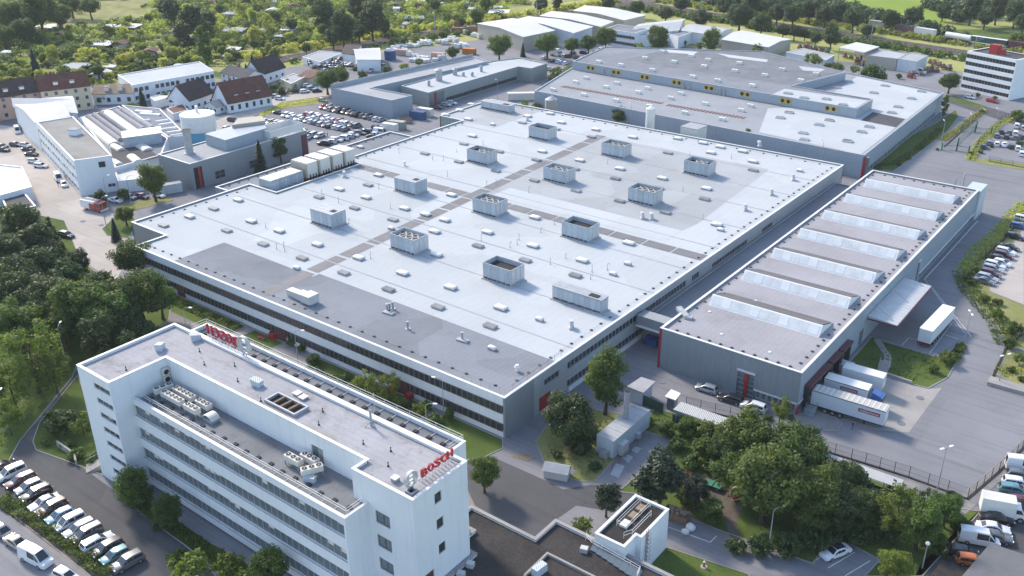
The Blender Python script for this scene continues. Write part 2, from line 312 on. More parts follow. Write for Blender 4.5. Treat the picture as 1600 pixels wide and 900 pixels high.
def holes_wall(mb, p, q, z0, z1, holes, depth=0.25, m=0, mr=0):
    """a wall face from p to q (outside on the right hand of p->q) with real openings (u0,u1,za,zb) and reveals of the given depth"""
    p = Vector((p[0], p[1])); q = Vector((q[0], q[1])); L = (q - p).length; d = (q - p) / L; nrm = Vector((d.y, -d.x))
    us = sorted({0, L, *[h[0] for h in holes], *[h[1] for h in holes]}); zs = sorted({z0, z1, *[h[2] for h in holes], *[h[3] for h in holes]})
    P = lambda u, z, o=0: (p.x + d.x * u - nrm.x * o, p.y + d.y * u - nrm.y * o, z)
    for a, b in zip(us, us[1:]):
        for c, e in zip(zs, zs[1:]):
            um, zm = (a + b) / 2, (c + e) / 2
            if any(h[0] < um < h[1] and h[2] < zm < h[3] for h in holes): continue
            mb.face([P(a, c), P(b, c), P(b, e), P(a, e)], m)
    for u0, u1, a, b in holes:
        mb.face([P(u0, a), P(u0, a, depth), P(u0, b, depth), P(u0, b)], mr); mb.face([P(u1, a, depth), P(u1, a), P(u1, b), P(u1, b, depth)], mr)
        mb.face([P(u0, a), P(u1, a), P(u1, a, depth), P(u0, a, depth)], mr); mb.face([P(u0, b, depth), P(u1, b, depth), P(u1, b), P(u0, b)], mr)
    return mb
_wm = {}
def win_mesh(w, h, frame='window_frame', glass='glass', nx=1, nz=1, bar=0.07):
    """window unit, centred on x, sill at z=0, outside towards -y: real frame bars and set-back panes, a sill in front"""
    k = (round(w, 2), round(h, 2), frame, glass, nx, nz)
    if k in _wm: return _wm[k]
    b = MB(); b.box(-w / 2, 0.06, 0, w / 2, 0.10, h, 1)
    b.box(-w / 2, 0, 0, w / 2, 0.06, bar, 0); b.box(-w / 2, 0, h - bar, w / 2, 0.06, h, 0)
    for i in range(nx + 1):
        x = -w / 2 + bar / 2 + (w - bar) * i / nx; b.box(x - bar / 2, 0.002, bar, x + bar / 2, 0.06, h - bar, 0)
    for j in range(1, nz):
        z = h * j / nz; b.box(-w / 2 + bar, 0.004, z - bar / 2, w / 2 - bar, 0.06, z + bar / 2, 0)
    _wm[k] = b.mesh('window', [frame, glass]); return _wm[k]
def win_row(parent, p, q, z, w, h, n=None, pitch=None, off=0.0, skip=(), **kw):
    """a row of separate window objects along p->q (outside on the right hand), set back by off"""
    P = Vector((p[0], p[1])); Q = Vector((q[0], q[1])); L = (Q - P).length; d = (Q - P) / L; nrm = Vector((d.y, -d.x)); rz = math.atan2(d.y, d.x)
    n = n or max(1, int(L / pitch)); me = win_mesh(w, h, **kw)
    for i in range(n):
        if i in skip: continue
        c = P + d * (L * (i + 0.5) / n) - nrm * off; putw(me, 'window', parent, (c.x, c.y, z), rz)
def flat_building(root, poly, h, wall='wall_white', roof='roof_grey', cop='coping', par=0.4, pw=0.35, z0=0, copz=0.08, walls=True):
    if walls: MB().prism(poly, z0, h - par, 0, bottom=False).build('wall', wall, root) if False else None
    if walls:
        b = MB(); ring(b, poly, pw, z0, h, 0); b.build('wall', wall, root)
    q = inset(poly, pw - 0.01); b = MB(); b.prism(q, h - par - 0.25, h - par, 0); r = b.build('roof', roof, root)
    b = MB(); pp = inset(poly, -0.05); ring(b, pp, pw + 0.12, h, h + copz, 0); b.build('coping', cop, root)
    return r

# ---------------------------------------------------------------- vegetation kit
def quads_mesh(name, c, nrm, size, asp, rng, mats, extra=None):
    """leaf-clump faces: one bent rhombus per centre"""
    n = len(c); nrm = nrm / (np.linalg.norm(nrm, axis=1, keepdims=True) + 1e-9)
    t = rng.normal(size=(n, 3)); t -= nrm * (t * nrm).sum(1, keepdims=True); t /= (np.linalg.norm(t, axis=1, keepdims=True) + 1e-9); u = np.cross(nrm, t)
    s = (size * rng.uniform(0.6, 1.35, (n, 1))); a = s * asp
    V = np.empty((n, 4, 3)); V[:, 0] = c - t * a; V[:, 1] = c + u * s * 0.8 - nrm * s * 0.25; V[:, 2] = c + t * a; V[:, 3] = c - u * s * 0.8 - nrm * s * 0.25
    me = bpy.data.meshes.new(name); me.vertices.add(n * 4); me.vertices.foreach_set('co', V.reshape(-1).astype(np.float32))
    me.loops.add(n * 4); me.loops.foreach_set('vertex_index', np.arange(n * 4, dtype=np.int32)); me.polygons.add(n)
    me.polygons.foreach_set('loop_start', np.arange(0, n * 4, 4, dtype=np.int32))
    me.update(calc_edges=True); me.validate()
    for x in ([mats] if isinstance(mats, str) else mats): me.materials.append(MATS[x])
    return me
def clumps(cent, rad, per, rng, shell=0.45):
    C_ = []; N_ = []
    for c, r in zip(cent, rad):
        k = max(4, int(per * r * r)); d = rng.normal(size=(k, 3)); d /= np.linalg.norm(d, axis=1, keepdims=True)
        d[:, 2] *= 0.8; C_.append(np.array(c) + d * r * rng.uniform(0, 1, (k, 1)) ** shell); N_.append(d * 0.8 + np.array([0, 0, 0.45]) + rng.normal(size=(k, 3)) * 0.45)
    return np.concatenate(C_), np.concatenate(N_)
def trunk_mesh(name, h, r, limbs, rng, top=0.75):
    b = MB(); p = Vector((0, 0, 0)); seg = 4; pts = [Vector((rng.normal() * 0.02 * i, rng.normal() * 0.02 * i, h * top * i / seg)) for i in range(seg + 1)]
    for i in range(seg): b.tube(pts[i], pts[i + 1], r * (1 - 0.2 * i) * (1.25 if i == 0 else 1), 7, 0, r * (1 - 0.2 * (i + 1)))
    for i in range(limbs):
        t = rng.uniform(0.35, 0.95); q = pts[int(t * seg)].lerp(pts[min(seg, int(t * seg) + 1)], (t * seg) % 1); a = rng.uniform(0, 6.28); l = rng.uniform(0.4, 0.75)
        e = q + Vector((math.cos(a) * l, math.sin(a) * l, rng.uniform(0.25, 0.7) * l)); b.tube(q, e, r * 0.42, 5, 0, r * 0.16)
        e2 = e + Vector((rng.normal() * 0.2, rng.normal() * 0.2, 0.25)); b.tube(e, e2, r * 0.16, 4, 0, r * 0.05)
    return b.mesh(name, 'bark', 60)
PROTO = {}
def tree_proto(kind, var=0):
    """unit trees: crown radius 1, returned as (trunk mesh, crown mesh). kinds: 0 broad 1 tall oval 2 loose light 3 spruce 4 pine 5 round bush 6 loose bush 7 column 8 low shrub"""
    key = (kind, var)
    if key in PROTO: return PROTO[key]
    rng = np.random.default_rng(100 + kind * 17 + var * 5)
    H = {0: 2.1, 1: 2.7, 2: 2.5, 3: 4.6, 4: 2.6, 5: 1.5, 6: 1.6, 7: 4.6, 8: 1.3}[kind]
    cent = []; rad = []
    if kind == 3:
        cs = []; ns = []
        for i in range(34):
            z = H * (0.06 + 0.92 * i / 34); r = (1 - z / H) ** 0.85 * 1.0 + 0.03; k = int(14 + 150 * r)
            a = rng.uniform(0, 6.28, k); rr = r * rng.uniform(0.25, 1.08, k) * (1 + 0.16 * np.sin(a * 5 + i * 2.1 + var)); cs.append(np.stack([np.cos(a) * rr, np.sin(a) * rr, z - rr * 0.35 + rng.normal(size=k) * 0.05], 1))
            ns.append(np.stack([np.cos(a) * 0.6, np.sin(a) * 0.6, np.full(k, 0.8)], 1) + rng.normal(size=(k, 3)) * 0.3)
        crown = quads_mesh('crown', np.concatenate(cs), np.concatenate(ns), 0.085, 1.7, rng, 'leaf_pine'); tr = trunk_mesh('trunk', H, 0.08, 0, rng, 0.9)
    else:
        n = {0: 60, 1: 60, 2: 46, 4: 34, 5: 26, 6: 22, 7: 40, 8: 22}[kind]
        for i in range(n):
            d = rng.normal(size=3); d /= np.linalg.norm(d); q = rng.uniform(0.25, 1) ** 0.5
            if kind == 0: c = d * q * np.array([0.8, 0.8, 0.62]) + np.array([0, 0, H * 0.62]); r = rng.uniform(0.2, 0.38)
            elif kind == 1: c = d * q * np.array([0.72, 0.72, 1.0]) + np.array([0, 0, H * 0.56]); c[:2] *= 1.15 - 0.25 * (c[2] / H); r = rng.uniform(0.2, 0.36)
            elif kind == 2: c = d * q * np.array([0.8, 0.8, 0.95]) + np.array([0, 0, H * 0.56]); r = rng.uniform(0.14, 0.3)
            elif kind == 4: c = d * q * np.array([0.72, 0.72, 0.9]) + np.array([0, 0, H * 0.58]); c[:2] *= 1.3 - 0.5 * (c[2] / H); r = rng.uniform(0.2, 0.38)
            elif kind == 5: c = np.abs(d) * np.sign(d) * q * np.array([0.72, 0.72, 0.55]) + np.array([0, 0, H * 0.47]); r = rng.uniform(0.24, 0.4)
            elif kind == 6: c = d * q * np.array([0.78, 0.78, 0.62]) + np.array([0, 0, H * 0.5]); r = rng.uniform(0.16, 0.34)
            elif kind == 7: c = d * q * np.array([0.62, 0.62, H * 0.43]) + np.array([0, 0, H * 0.53]); r = rng.uniform(0.28, 0.42)
            else: c = d * q * np.array([0.75, 0.75, 0.32]) + np.array([0, 0, H * 0.36]); r = rng.uniform(0.22, 0.36)
            cent.append(c); rad.append(r)
        per = {0: 2100, 1: 2100, 2: 1600, 4: 1500, 5: 620, 6: 640, 7: 520, 8: 500}[kind]
        c, nn = clumps(cent, rad, per, rng); c[:, 2] = np.maximum(c[:, 2], 0.02)
        size = {0: 0.038, 1: 0.038, 2: 0.037, 4: 0.05, 5: 0.075, 6: 0.07, 7: 0.085, 8: 0.085}[kind]
        lm = {0: 'leaf_mid', 1: 'leaf_mid', 2: 'leaf_light', 4: 'leaf_dark', 5: 'leaf_mid', 6: 'leaf_light', 7: 'leaf_mid', 8: 'leaf_mid'}[kind]
        crown = quads_mesh('crown', c, nn, size, 1.15 if kind != 4 else 1.7, rng, lm)
        tr = trunk_mesh('trunk', H, {0: 0.085, 1: 0.075, 2: 0.05, 4: 0.07, 5: 0.05, 6: 0.04, 7: 0.07, 8: 0.04}[kind], {0: 9, 1: 8, 2: 8, 4: 6, 5: 5, 6: 5, 7: 3, 8: 4}[kind], rng, {5: 0.5, 6: 0.5, 8: 0.4}.get(kind, 0.75))
    PROTO[key] = (tr, crown, H); return PROTO[key]
TREE_WORDS = {0: ('leafy_tree', 'broad round-crowned green tree', 'tree'), 1: ('leafy_tree', 'tall oval leafy tree', 'tree'), 2: ('leafy_tree', 'loose light-green tree', 'tree'),
              3: ('spruce_tree', 'dark pointed spruce', 'tree'), 4: ('pine_tree', 'dark dense evergreen tree', 'tree'), 5: ('bush', 'round green bush', 'bush'),
              6: ('bush', 'loose light-green bush', 'bush'), 7: ('column_tree', 'slim upright column-shaped tree', 'tree'), 8: ('shrub', 'low spreading green shrub', 'shrub')}
_rt = random.Random(5)
def tree(x, y, r, kind, where, group=None, leaf=None, hs=1.0):
    tr, cr, H = tree_proto(kind, _rt.randrange(3 if kind in (0, 1) else 2))
    nm, w, cat = TREE_WORDS[kind]
    t = thing(nm, '%s %s' % (w, where), cat, (x, y, 0), _rt.uniform(0, 6.28), group or ('trees and shrubs ' + where))
    s = (r * _rt.uniform(0.95, 1.05), r * _rt.uniform(0.95, 1.05), r * hs * _rt.uniform(0.95, 1.06))
    put(tr, 'trunk', t, sc=s); c = put(cr, 'crown', t, sc=s)
    if leaf: c.material_slots[0].link = 'OBJECT'; c.material_slots[0].material = MATS[leaf]
    return t
def trees(lst, where, **kw):
    for x, y, r, k in lst: tree(x, y, r, k, where, **kw)
def leaf_strip(name, poly, h, dens, size, leaf, seed, z=0.0):
    """closed mass of leaf faces over a polygon: hedges and ground cover"""
    rng = np.random.default_rng(seed); xs = [p[0] for p in poly]; ys = [p[1] for p in poly]; A = abs(area(poly)); n = int(A * dens); out = []
    while len(out) < n:
        c = rng.uniform((min(xs), min(ys)), (max(xs), max(ys)), (n, 2))
        out.extend([p for p in c if inside(p, poly)])
    c = np.array(out[:n]); hh = h * (0.55 + 0.45 * np.sin(c[:, 0] * 1.3 + seed) * np.sin(c[:, 1] * 1.7 + 1.1)) if h > 0.2 else np.full(n, h)
    z_ = z + np.abs(hh) * rng.uniform(0.05, 1, n) ** 0.5; C3 = np.column_stack([c, z_]); b = C3.mean(0); b[2] = z
    me = quads_mesh(name, C3 - b, rng.normal(size=(n, 3)) * 0.6 + np.array([0, 0, 0.7]), size, 1.2, rng, leaf)
    o = bpy.data.objects.new(name, me); COL.objects.link(o); o.location = b; return o
def inside(p, poly):
    r = False; j = len(poly) - 1
    for i in range(len(poly)):
        a, b = poly[i], poly[j]
        if (a[1] > p[1]) != (b[1] > p[1]) and p[0] < (b[0] - a[0]) * (p[1] - a[1]) / (b[1] - a[1]) + a[0]: r = not r
        j = i
    return r
def strip_poly(pts, w):
    """polygon of width w along a polyline"""
    L_ = []; R_ = []
    for i, p in enumerate(pts):
        a = pts[max(0, i - 1)]; b = pts[min(len(pts) - 1, i + 1)]; d = Vector((b[0] - a[0], b[1] - a[1])).normalized(); n = Vector((-d.y, d.x)) * (w / 2)
        L_.append((p[0] + n.x, p[1] + n.y)); R_.append((p[0] - n.x, p[1] - n.y))
    return L_ + R_[::-1]
def hedge(pts, w, h, label, leaf='leaf_mid', group=None, dens=34, size=0.16):
    o = leaf_strip('hedge', strip_poly(pts, w), h, dens, size, leaf, len(bpy.data.objects)); tag(o, label, 'hedge', group); return o

# ---------------------------------------------------------------- car kit
def loft(b, rings, m=0, caps=True):
    i0 = len(b.v); n = len(rings[0])
    for r in rings: b.v.extend(r)
    for k in range(len(rings) - 1):
        for j in range(n):
            l = (j + 1) % n; b.f.append((i0 + k * n + j, i0 + k * n + l, i0 + (k + 1) * n + l, i0 + (k + 1) * n + j)); b.m.append(m)
    if caps: b.f.append(tuple(i0 + j for j in range(n))[::-1]); b.m.append(m); b.f.append(tuple(i0 + (len(rings) - 1) * n + j for j in range(n))); b.m.append(m)
CARS = {  # length, width, body stations (x fraction, belt z, width factor), cabin stations (x fraction base, roof z, cabin?)
    'hatch': (4.1, 1.76, [(-.5, .60, .86), (-.47, .86, .95), (-.2, .93, 1), (.18, .92, 1), (.42, .80, .96), (.49, .66, .86), (.5, .48, .82)], [(-.485, .93), (-.40, 1.40), (-.12, 1.49), (.08, 1.46), (.27, .90)]),
    'sedan': (4.6, 1.80, [(-.5, .62, .85), (-.48, .90, .95), (-.3, .95, 1), (.18, .92, 1), (.42, .80, .96), (.49, .66, .86), (.5, .48, .82)], [(-.36, .94), (-.22, 1.36), (-.06, 1.45), (.08, 1.42), (.24, .90)]),
    'estate': (4.65, 1.80, [(-.5, .62, .88), (-.48, .90, .96), (-.2, .95, 1), (.18, .93, 1), (.42, .80, .96), (.49, .66, .86), (.5, .48, .82)], [(-.49, .94), (-.43, 1.42), (-.12, 1.50), (.08, 1.46), (.25, .91)]),
    'suv': (4.55, 1.86, [(-.5, .70, .88), (-.48, 1.02, .96), (-.2, 1.06, 1), (.18, 1.04, 1), (.42, .95, .97), (.49, .82, .88), (.5, .58, .84)], [(-.49, 1.04), (-.42, 1.58), (-.12, 1.68), (.08, 1.63), (.25, 1.02)]),
    'mini_van': (4.4, 1.80, [(-.5, .70, .88), (-.49, 1.05, .96), (-.2, 1.08, 1), (.22, 1.04, 1), (.43, .92, .96), (.49, .74, .86), (.5, .52, .82)], [(-.497, 1.06), (-.46, 1.72), (-.12, 1.80), (.12, 1.74), (.32, 1.02)]),
    'van': (5.4, 1.98, [(-.5, .80, .92), (-.49, 1.15, .98), (-.2, 1.2, 1), (.28, 1.18, 1), (.44, 1.05, .97), (.49, .85, .9), (.5, .58, .86)], [(-.499, 1.2), (-.485, 2.25), (-.1, 2.36), (.2, 2.25), (.38, 1.15)])}
_cm = {}
def car_meshes(kind):
    if kind in _cm: return _cm[kind]
    L, W, body, cab = CARS[kind]; w = W / 2; zb = 0.24
    b = MB(); rings = []
    for x, zt, f in body:
        X = x * L; ww = w * f; mid = (zb + zt) * 0.5
        h = [(ww * .88, zb), (ww, zb + .14), (ww, mid), (ww * .97, zt - .05), (ww * .86, zt)]
        rings.append([(X, y, z) for y, z in h] + [(X, -y, z) for y, z in h[::-1]])
    loft(b, rings)
    cr = []
    for x, z in cab:
        X = x * L; hi = z > cab[0][1] + .2; yb = w * .93; zbelt = cab[0][1] - .06
        if hi: yt = w * .74; cr.append([(X, yb - (yb - yt) * .1, zbelt), (X, yt + .04, z - .12), (X, yt - .08, z), (X, -yt + .08, z), (X, -yt - .04, z - .12), (X, -(yb - (yb - yt) * .1), zbelt)])
        else: cr.append([(X, yb, zbelt), (X, yb * .95, z - .02), (X, yb * .85, z), (X, -yb * .85, z), (X, -yb * .95, z - .02), (X, -yb, zbelt)])
    loft(b, cr); body_me = b.mesh('body', 'car_white', 35)
    g = MB()
    def pane(a, c, d, e, ins=0.1, off=0.015):
        P = [Vector(v) for v in (a, c, d, e)]; ct = sum(P, Vector()) / 4; nn = (P[1] - P[0]).cross(P[3] - P[0]).normalized()
        if nn.dot(ct - Vector((0, 0, 0.9))) < 0: nn = -nn
        g.face([tuple(p.lerp(ct, ins) + nn * off) for p in P])
    k = len(cr)
    pane(cr[k - 1][2], cr[k - 1][3], cr[k - 2][3], cr[k - 2][2], 0.08)                       # windscreen
    pane(cr[0][2], cr[0][3], cr[1][3], cr[1][2], 0.14)                                         # rear window
    for s_ in (0, 1):
        for j in range(1, k - 2):
            if kind == 'van' and j == 1: continue
            A = (cr[j][0], cr[j + 1][0], cr[j + 1][1], cr[j][1]) if s_ == 0 else (cr[j][5], cr[j + 1][5], cr[j + 1][4], cr[j][4])
            A = [Vector(v) for v in A]; A[0].z += .06; A[1].z += .06; pane(*A, 0.06)
        T = [Vector(cr[k - 2][0 if s_ == 0 else 5]), Vector(cr[k - 1][0 if s_ == 0 else 5]), Vector(cr[k - 2][1 if s_ == 0 else 4])]
        ct = (T[0] + T[1] + T[2]) / 3; yy = 0.02 if s_ == 0 else -0.02
        g.face([tuple(p.lerp(ct, .16) + Vector((0, yy, 0.03))) for p in T])
    glass = g.mesh('windows', 'glass_car')
    wb = MB(); r = .32 if kind not in ('suv', 'van') else .36
    for k_ in range(14):
        pass
    n = 14; o = MB()
    for y0, y1, rr, m in ((-.11, .11, r, 0), (.10, .125, r * .62, 1)):
        i = len(o.v)
        for y in (y0, y1): o.v.extend([(rr * math.cos(2 * math.pi * q / n), y, rr * math.sin(2 * math.pi * q / n)) for q in range(n)])
        for q in range(n): o.f.append((i + q, i + (q + 1) % n, i + n + (q + 1) % n, i + n + q)); o.m.append(m)
        o.f.append(tuple(range(i + n - 1, i - 1, -1))); o.m.append(m); o.f.append(tuple(range(i + n, i + 2 * n))); o.m.append(m)
    wheel = o.mesh('wheel', ['tyre', 'rim'])
    hz = body[4][1] - .12
    hl = MB().box(L * .468, -.16, hz - .07, L * .492, .16, hz + .07).mesh('headlight', 'lamp_glass'); tl = MB().box(-L * .503, -.12, body[1][1] - .22, -L * .47, .12, body[1][1] - .02).mesh('tail_light', 'tail_lamp')
    pl = MB().box(-L * .506, -.24, .5, -L * .495, .24, .6).mesh('number_plate', 'line_white')
    # one-mesh version for the far ones
    j = MB(); j.v = list(b.v); j.f = list(b.f); j.m = [0] * len(b.f)
    def add(src, mi, dx=0, dy=0, dz=0, flip=1):
        i = len(j.v); j.v.extend([(p[0] + dx, p[1] * flip + dy, p[2] + dz) for p in src.v]); j.f.extend([tuple(q + i for q in f_) for f_ in src.f]); j.m.extend([mi] * len(src.f))
    add(g, 1)
    for sx in (-.3, .3):
        for sy in (-1, 1): add(o, 2, sx * L, sy * (w - .1), r, sy)
    for sy in (-1, 1):
        q = MB().box(L * .468, sy * w * .68 - .16, hz - .07, L * .492, sy * w * .68 + .16, hz + .07); add(q, 3)
        q = MB().box(-L * .503, sy * w * .72 - .12, body[1][1] - .22, -L * .47, sy * w * .72 + .12, body[1][1] - .02); add(q, 4)
    far = j.mesh('car', ['car_white', 'glass_car', 'tyre', 'lamp_glass', 'tail_lamp'], 35)
    _cm[kind] = dict(body=body_me, glass=glass, wheel=wheel, head=hl, tail=tl, plate=pl, far=far, L=L, w=w, r=r, hz=hz, bz=body[1][1]); return _cm[kind]
KIND_WORD = {'hatch': 'hatchback', 'sedan': 'saloon car', 'estate': 'estate car', 'suv': 'SUV', 'mini_van': 'people carrier', 'van': 'panel van'}
COLOR_WORD = {'lightblue': 'light blue', 'wine': 'dark wine-red'}
def car(x, y, deg, kind, colour, where, group, near=True, z=0.0):
    c = car_meshes(kind); rz = R(deg); label = '%s %s %s' % (COLOR_WORD.get(colour, colour), KIND_WORD[kind], where)
    cat = 'van' if kind == 'van' else 'car'; nm = 'parked_van' if kind == 'van' else 'parked_car'
    def paintit(o): o.material_slots[0].link = 'OBJECT'; o.material_slots[0].material = MATS['car_' + colour]
    if not near:
        o = put(c['far'], nm, None, (x, y, z), rz); paintit(o); return tag(o, label, cat, group)
    t = thing(nm, label, cat, (x, y, z), rz, group)
    paintit(put(c['body'], 'body', t)); put(c['glass'], 'windows', t)
    for sx in (-.3, .3):
        for sy in (-1, 1): put(c['wheel'], 'wheel', t, (sx * c['L'], sy * (c['w'] - .1), c['r']), 0 if sy > 0 else math.pi)
    for sy in (-1, 1): put(c['head'], 'headlight', t, (0, sy * c['w'] * .68, 0)); put(c['tail'], 'tail_light', t, (0, sy * c['w'] * .72, 0))
    put(c['plate'], 'number_plate', t); return t
def cars(lst, where, group, near=True):
    for x, y, d, k, col in lst: car(x, y, d, KINDS[k], COLS[col], where, group, near)
KINDS = {'h': 'hatch', 's': 'sedan', 'e': 'estate', 'u': 'suv', 'm': 'mini_van', 'v': 'van'}
COLS = {'w': 'white', 's': 'silver', 'g': 'grey', 'k': 'black', 'r': 'red', 'b': 'blue', 'l': 'lightblue', 'B': 'beige', 'n': 'brown', 't': 'teal', 'R': 'wine', 'o': 'orange', 'G': 'green', 'y': 'yellow'}
_rc = random.Random(11)
def car_row(p, q, n, deg, where, group, near=False, skip=(), pal='wwsssgggkkkbrB', kinds='hhseeum', jit=0.25):
    for i in range(n):
        if i in skip: continue
        t = (i + 0.5) / n; x = p[0] + (q[0] - p[0]) * t + _rc.uniform(-jit, jit); y = p[1] + (q[1] - p[1]) * t + _rc.uniform(-jit, jit)
        car(x, y, deg + _rc.choice((0, 180)) + _rc.uniform(-2, 2), KINDS[_rc.choice(kinds)], COLS[_rc.choice(pal)], where, group, near)

# ---------------------------------------------------------------- lamps, text
def street_lamp(x, y, h, rz, label, kind='arm', group='street lamps'):
    t = thing('street_lamp', label, 'street lamp', (x, y, 0), rz, group)
    b = MB(); b.cyl(0, 0, 0, h * .5, .10, 8); b.cyl(0, 0, h * .5, h, .075, 8, 0, .05)
    if kind == 'arm': b.path([(0, 0, h), (.25, 0, h + .35), (.8, 0, h + .55), (1.3, 0, h + .58)], .05, 6); head = ((1.25, -.16, h + .48), (2.0, .16, h + .64))
    elif kind == 'twin': b.tube((-.7, 0, h), (.7, 0, h), .05, 6); head = None
    else: head = None
    m = b.mesh('pole', 'galvanised', 40); put(m, 'pole', t)
    def hd(x0, y0, z0, x1, y1, z1):
        q = MB(); q.prism([(x0, y0 * .6), (x0 + .15, y0), (x1 - .2, y0), (x1, y0 * .5), (x1, y1 * .5), (x1 - .2, y1), (x0 + .15, y1), (x0, y1 * .6)], z0, z1); put(q.mesh('lamp_head', 'lamp_glass'), 'lamp_head', t)
    if kind == 'arm': hd(*head[0], *head[1])
    elif kind == 'twin': hd(.5, -.16, h + .02, 1.3, .16, h + .17); hd(-1.3, -.16, h + .02, -.5, .16, h + .17)
    else:
        q = MB()
        for i in range(6):
            a0, a1 = -math.pi / 2 + math.pi * i / 6, -math.pi / 2 + math.pi * (i + 1) / 6
            q.cyl(0, 0, h + .3 + .3 * math.sin(a0), h + .3 + .3 * math.sin(a1), .3 * math.cos(a0) + .01, 12, 0, .3 * math.cos(a1) + .01)
        put(q.mesh('lamp_head', 'lamp_glass', 60), 'lamp_head', t)
    return t
def text_mesh(txt, size, depth, matname, bold=0.0, name='lettering'):
    cu = bpy.data.curves.new('t', 'FONT'); cu.body = txt; cu.size = size; cu.extrude = depth / 2; cu.offset = bold; cu.align_x = 'CENTER'; cu.resolution_u = 3
    o = bpy.data.objects.new('t', cu); COL.objects.link(o); dg = bpy.context.evaluated_depsgraph_get(); me = bpy.data.meshes.new_from_object(o.evaluated_get(dg))
    bpy.data.objects.remove(o); bpy.data.curves.remove(cu); me.materials.clear(); me.materials.append(MATS[matname]); me.name = name; return me

# ---------------------------------------------------------------- ground
def sheet(name, poly, z, m, kerb=None):
    b = MB(); 
    if area(poly) < 0: poly = poly[::-1]
    b.face([(p[0], p[1], z) for p in poly]); o = struct(name, b, m)
    if kerb:
        k = MB(); ring(k, inset(poly, -kerb), kerb, -0.1, z + 0.06); struct('kerb', k, 'concrete')
    return o
sheet('terrain', [(-3000, -1500), (2000, -1500), (2000, 4000), (-3000, 4000)], -0.10, 'meadow')
sheet('factory_yard', [(-470, 120), (-330, 40), (-230, -20), (-60, -30), (6, 50), (8, 180), (-10, 300), (-20, 420), (-60, 440), (-300, 405), (-335, 300), (-345, 225), (-400, 185)], 0.0, 'asphalt')
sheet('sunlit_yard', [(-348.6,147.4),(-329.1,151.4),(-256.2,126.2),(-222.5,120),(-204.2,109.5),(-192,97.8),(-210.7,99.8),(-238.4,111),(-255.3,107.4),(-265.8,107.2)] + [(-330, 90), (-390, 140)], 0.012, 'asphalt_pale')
sheet('lawn', [(-290, 70)] + [(-265.8,107.2),(-255.3,107.4),(-238.4,111),(-210.7,99.8),(-193.7,96.5),(-183.2,98),(-172.8,99.7),(-165.4,93.8),(-162.5,87.1),(-163,72.1),(-159.2,69),(-152.5,60.2),(-146.4,52.5),(-142.1,48.5),(-143.1,47.7)] + [(-200, 10)], 0.02, 'lawn', 0.15)
sheet('front_drive', [(-143.1,47.7),(-146.4,52.5),(-152,60.6),(-161.6,71.6),(-157.6,70.1),(-149,57.8),(-144.3,54.1),(-141.4,53),(-131.7,55.1),(-123.1,54.9),(-102.1,54.3),(-93.3,52.8)] + [(-60, 20), (-150, 10)], 0.016, 'asphalt_dark')
sheet('lawn', [(-158.8,69.9),(-149.2,57.6),(-144.5,54),(-141.7,53.1),(-132,55.1),(-128.1,55.7),(-126.6,56),(-146.1,65)], 0.03, 'lawn', 0.15)
sheet('pavement', [(-132,42.3),(-113.6,42.4),(-106.9,42.4)] + [(-112, 30), (-125, 33)], 0.03, 'paving', 0.12)
sheet('planting_bed', [(-134.8,43.7),(-124.7,44.5),(-114.5,44.8),(-104.1,44.5),(-106.2,42.9),(-115.1,42.3),(-125.9,42.2),(-131.2,41.9)], 0.04, 'soil')
sheet('planting_bed', [(-123.4,55.3),(-114.4,56.6),(-99.1,56.5),(-87.4,57.3),(-92.3,53.6),(-101.8,54.1),(-114.3,54.4)], 0.03, 'lawn', 0.15)
sheet('lower_car_park', [(-130.4,41.6),(-119.5,41.8),(-108,41.6)] + [(-125, 22), (-150, 36)], 0.034, 'asphalt')
sheet('court_paving', [(-190, 77), (-70, 77), (-70, 90), (-84, 90), (-84, 101.8), (-190, 101.8)], 0.012, 'paving')
sheet('planting_bed', rect(-188, 96.5, -150, 101.9), 0.03, 'lawn', 0.12)
sheet('planting_bed', rect(-147, 97, -138, 101.9), 0.03, 'lawn', 0.12)
sheet('planting_bed', rect(-127, 92, -97.5, 101.9), 0.03, 'lawn', 0.12)
sheet('lawn', [(-95, 91), (-95, 101.9), (-82.2, 101.9), (-80.6, 100), (-81.5, 96), (-85, 92), (-89, 90.3)], 0.04, 'lawn', 0.15)
sheet('access_road', [(-87.8,94.6),(-82.9,95.7),(-80.7,97.1),(-69.3,97.3),(-66.4,97.1),(-63.5,100.8),(-56.5,103.5),(-57.2,97.3),(-62.6,95.1),(-63.1,90.8),(-63.3,85.1),(-74.7,85.9)], 0.02, 'asphalt_dark')
sheet('tree_island', [(-77.3,104.9),(-80,115.1),(-77.6,118),(-66.6,121.4),(-65.1,118.4),(-63.7,101.7),(-65.6,100.3),(-70,99.8),(-73.1,101.3)], 0.03, 'dry_lawn', 0.15)
sheet('small_car_park', [(-63.7,101.7),(-65.1,118.4),(-59.5,119.3),(-59,107.7),(-59.2,101.9)], 0.034, 'asphalt')
sheet('park_lawn', [(-65.1,118.4),(-66.6,125.2),(-60.3,127),(-47.3,129.5),(-18.5,128.2),(-14.3,130),(-17,111),(-23,106.4),(-22.4,110.8),(-26.8,111.6),(-29.7,110),(-29.6,104.5),(-42.4,103.1),(-50.4,102.5),(-56.4,103.3),(-59.2,101.9),(-59,107.7),(-59.5,119.3)], 0.03, 'lawn', 0.15)
sheet('park_path', [(-53.9,111.2),(-53.1,113.1),(-47.9,113.7),(-43.2,112.2),(-42.1,108.8),(-41.9,106.2),(-39.3,102.9),(-41.2,102.7),(-43.6,105.9),(-47.3,106.7),(-51.9,108.1)], 0.05, 'soil')
sheet('service_road', [(-51.9,103.2),(-42.4,103.1),(-29.6,104.5),(-25.9,104.2),(-34.8,97.4),(-47.5,95.5)], 0.036, 'asphalt')
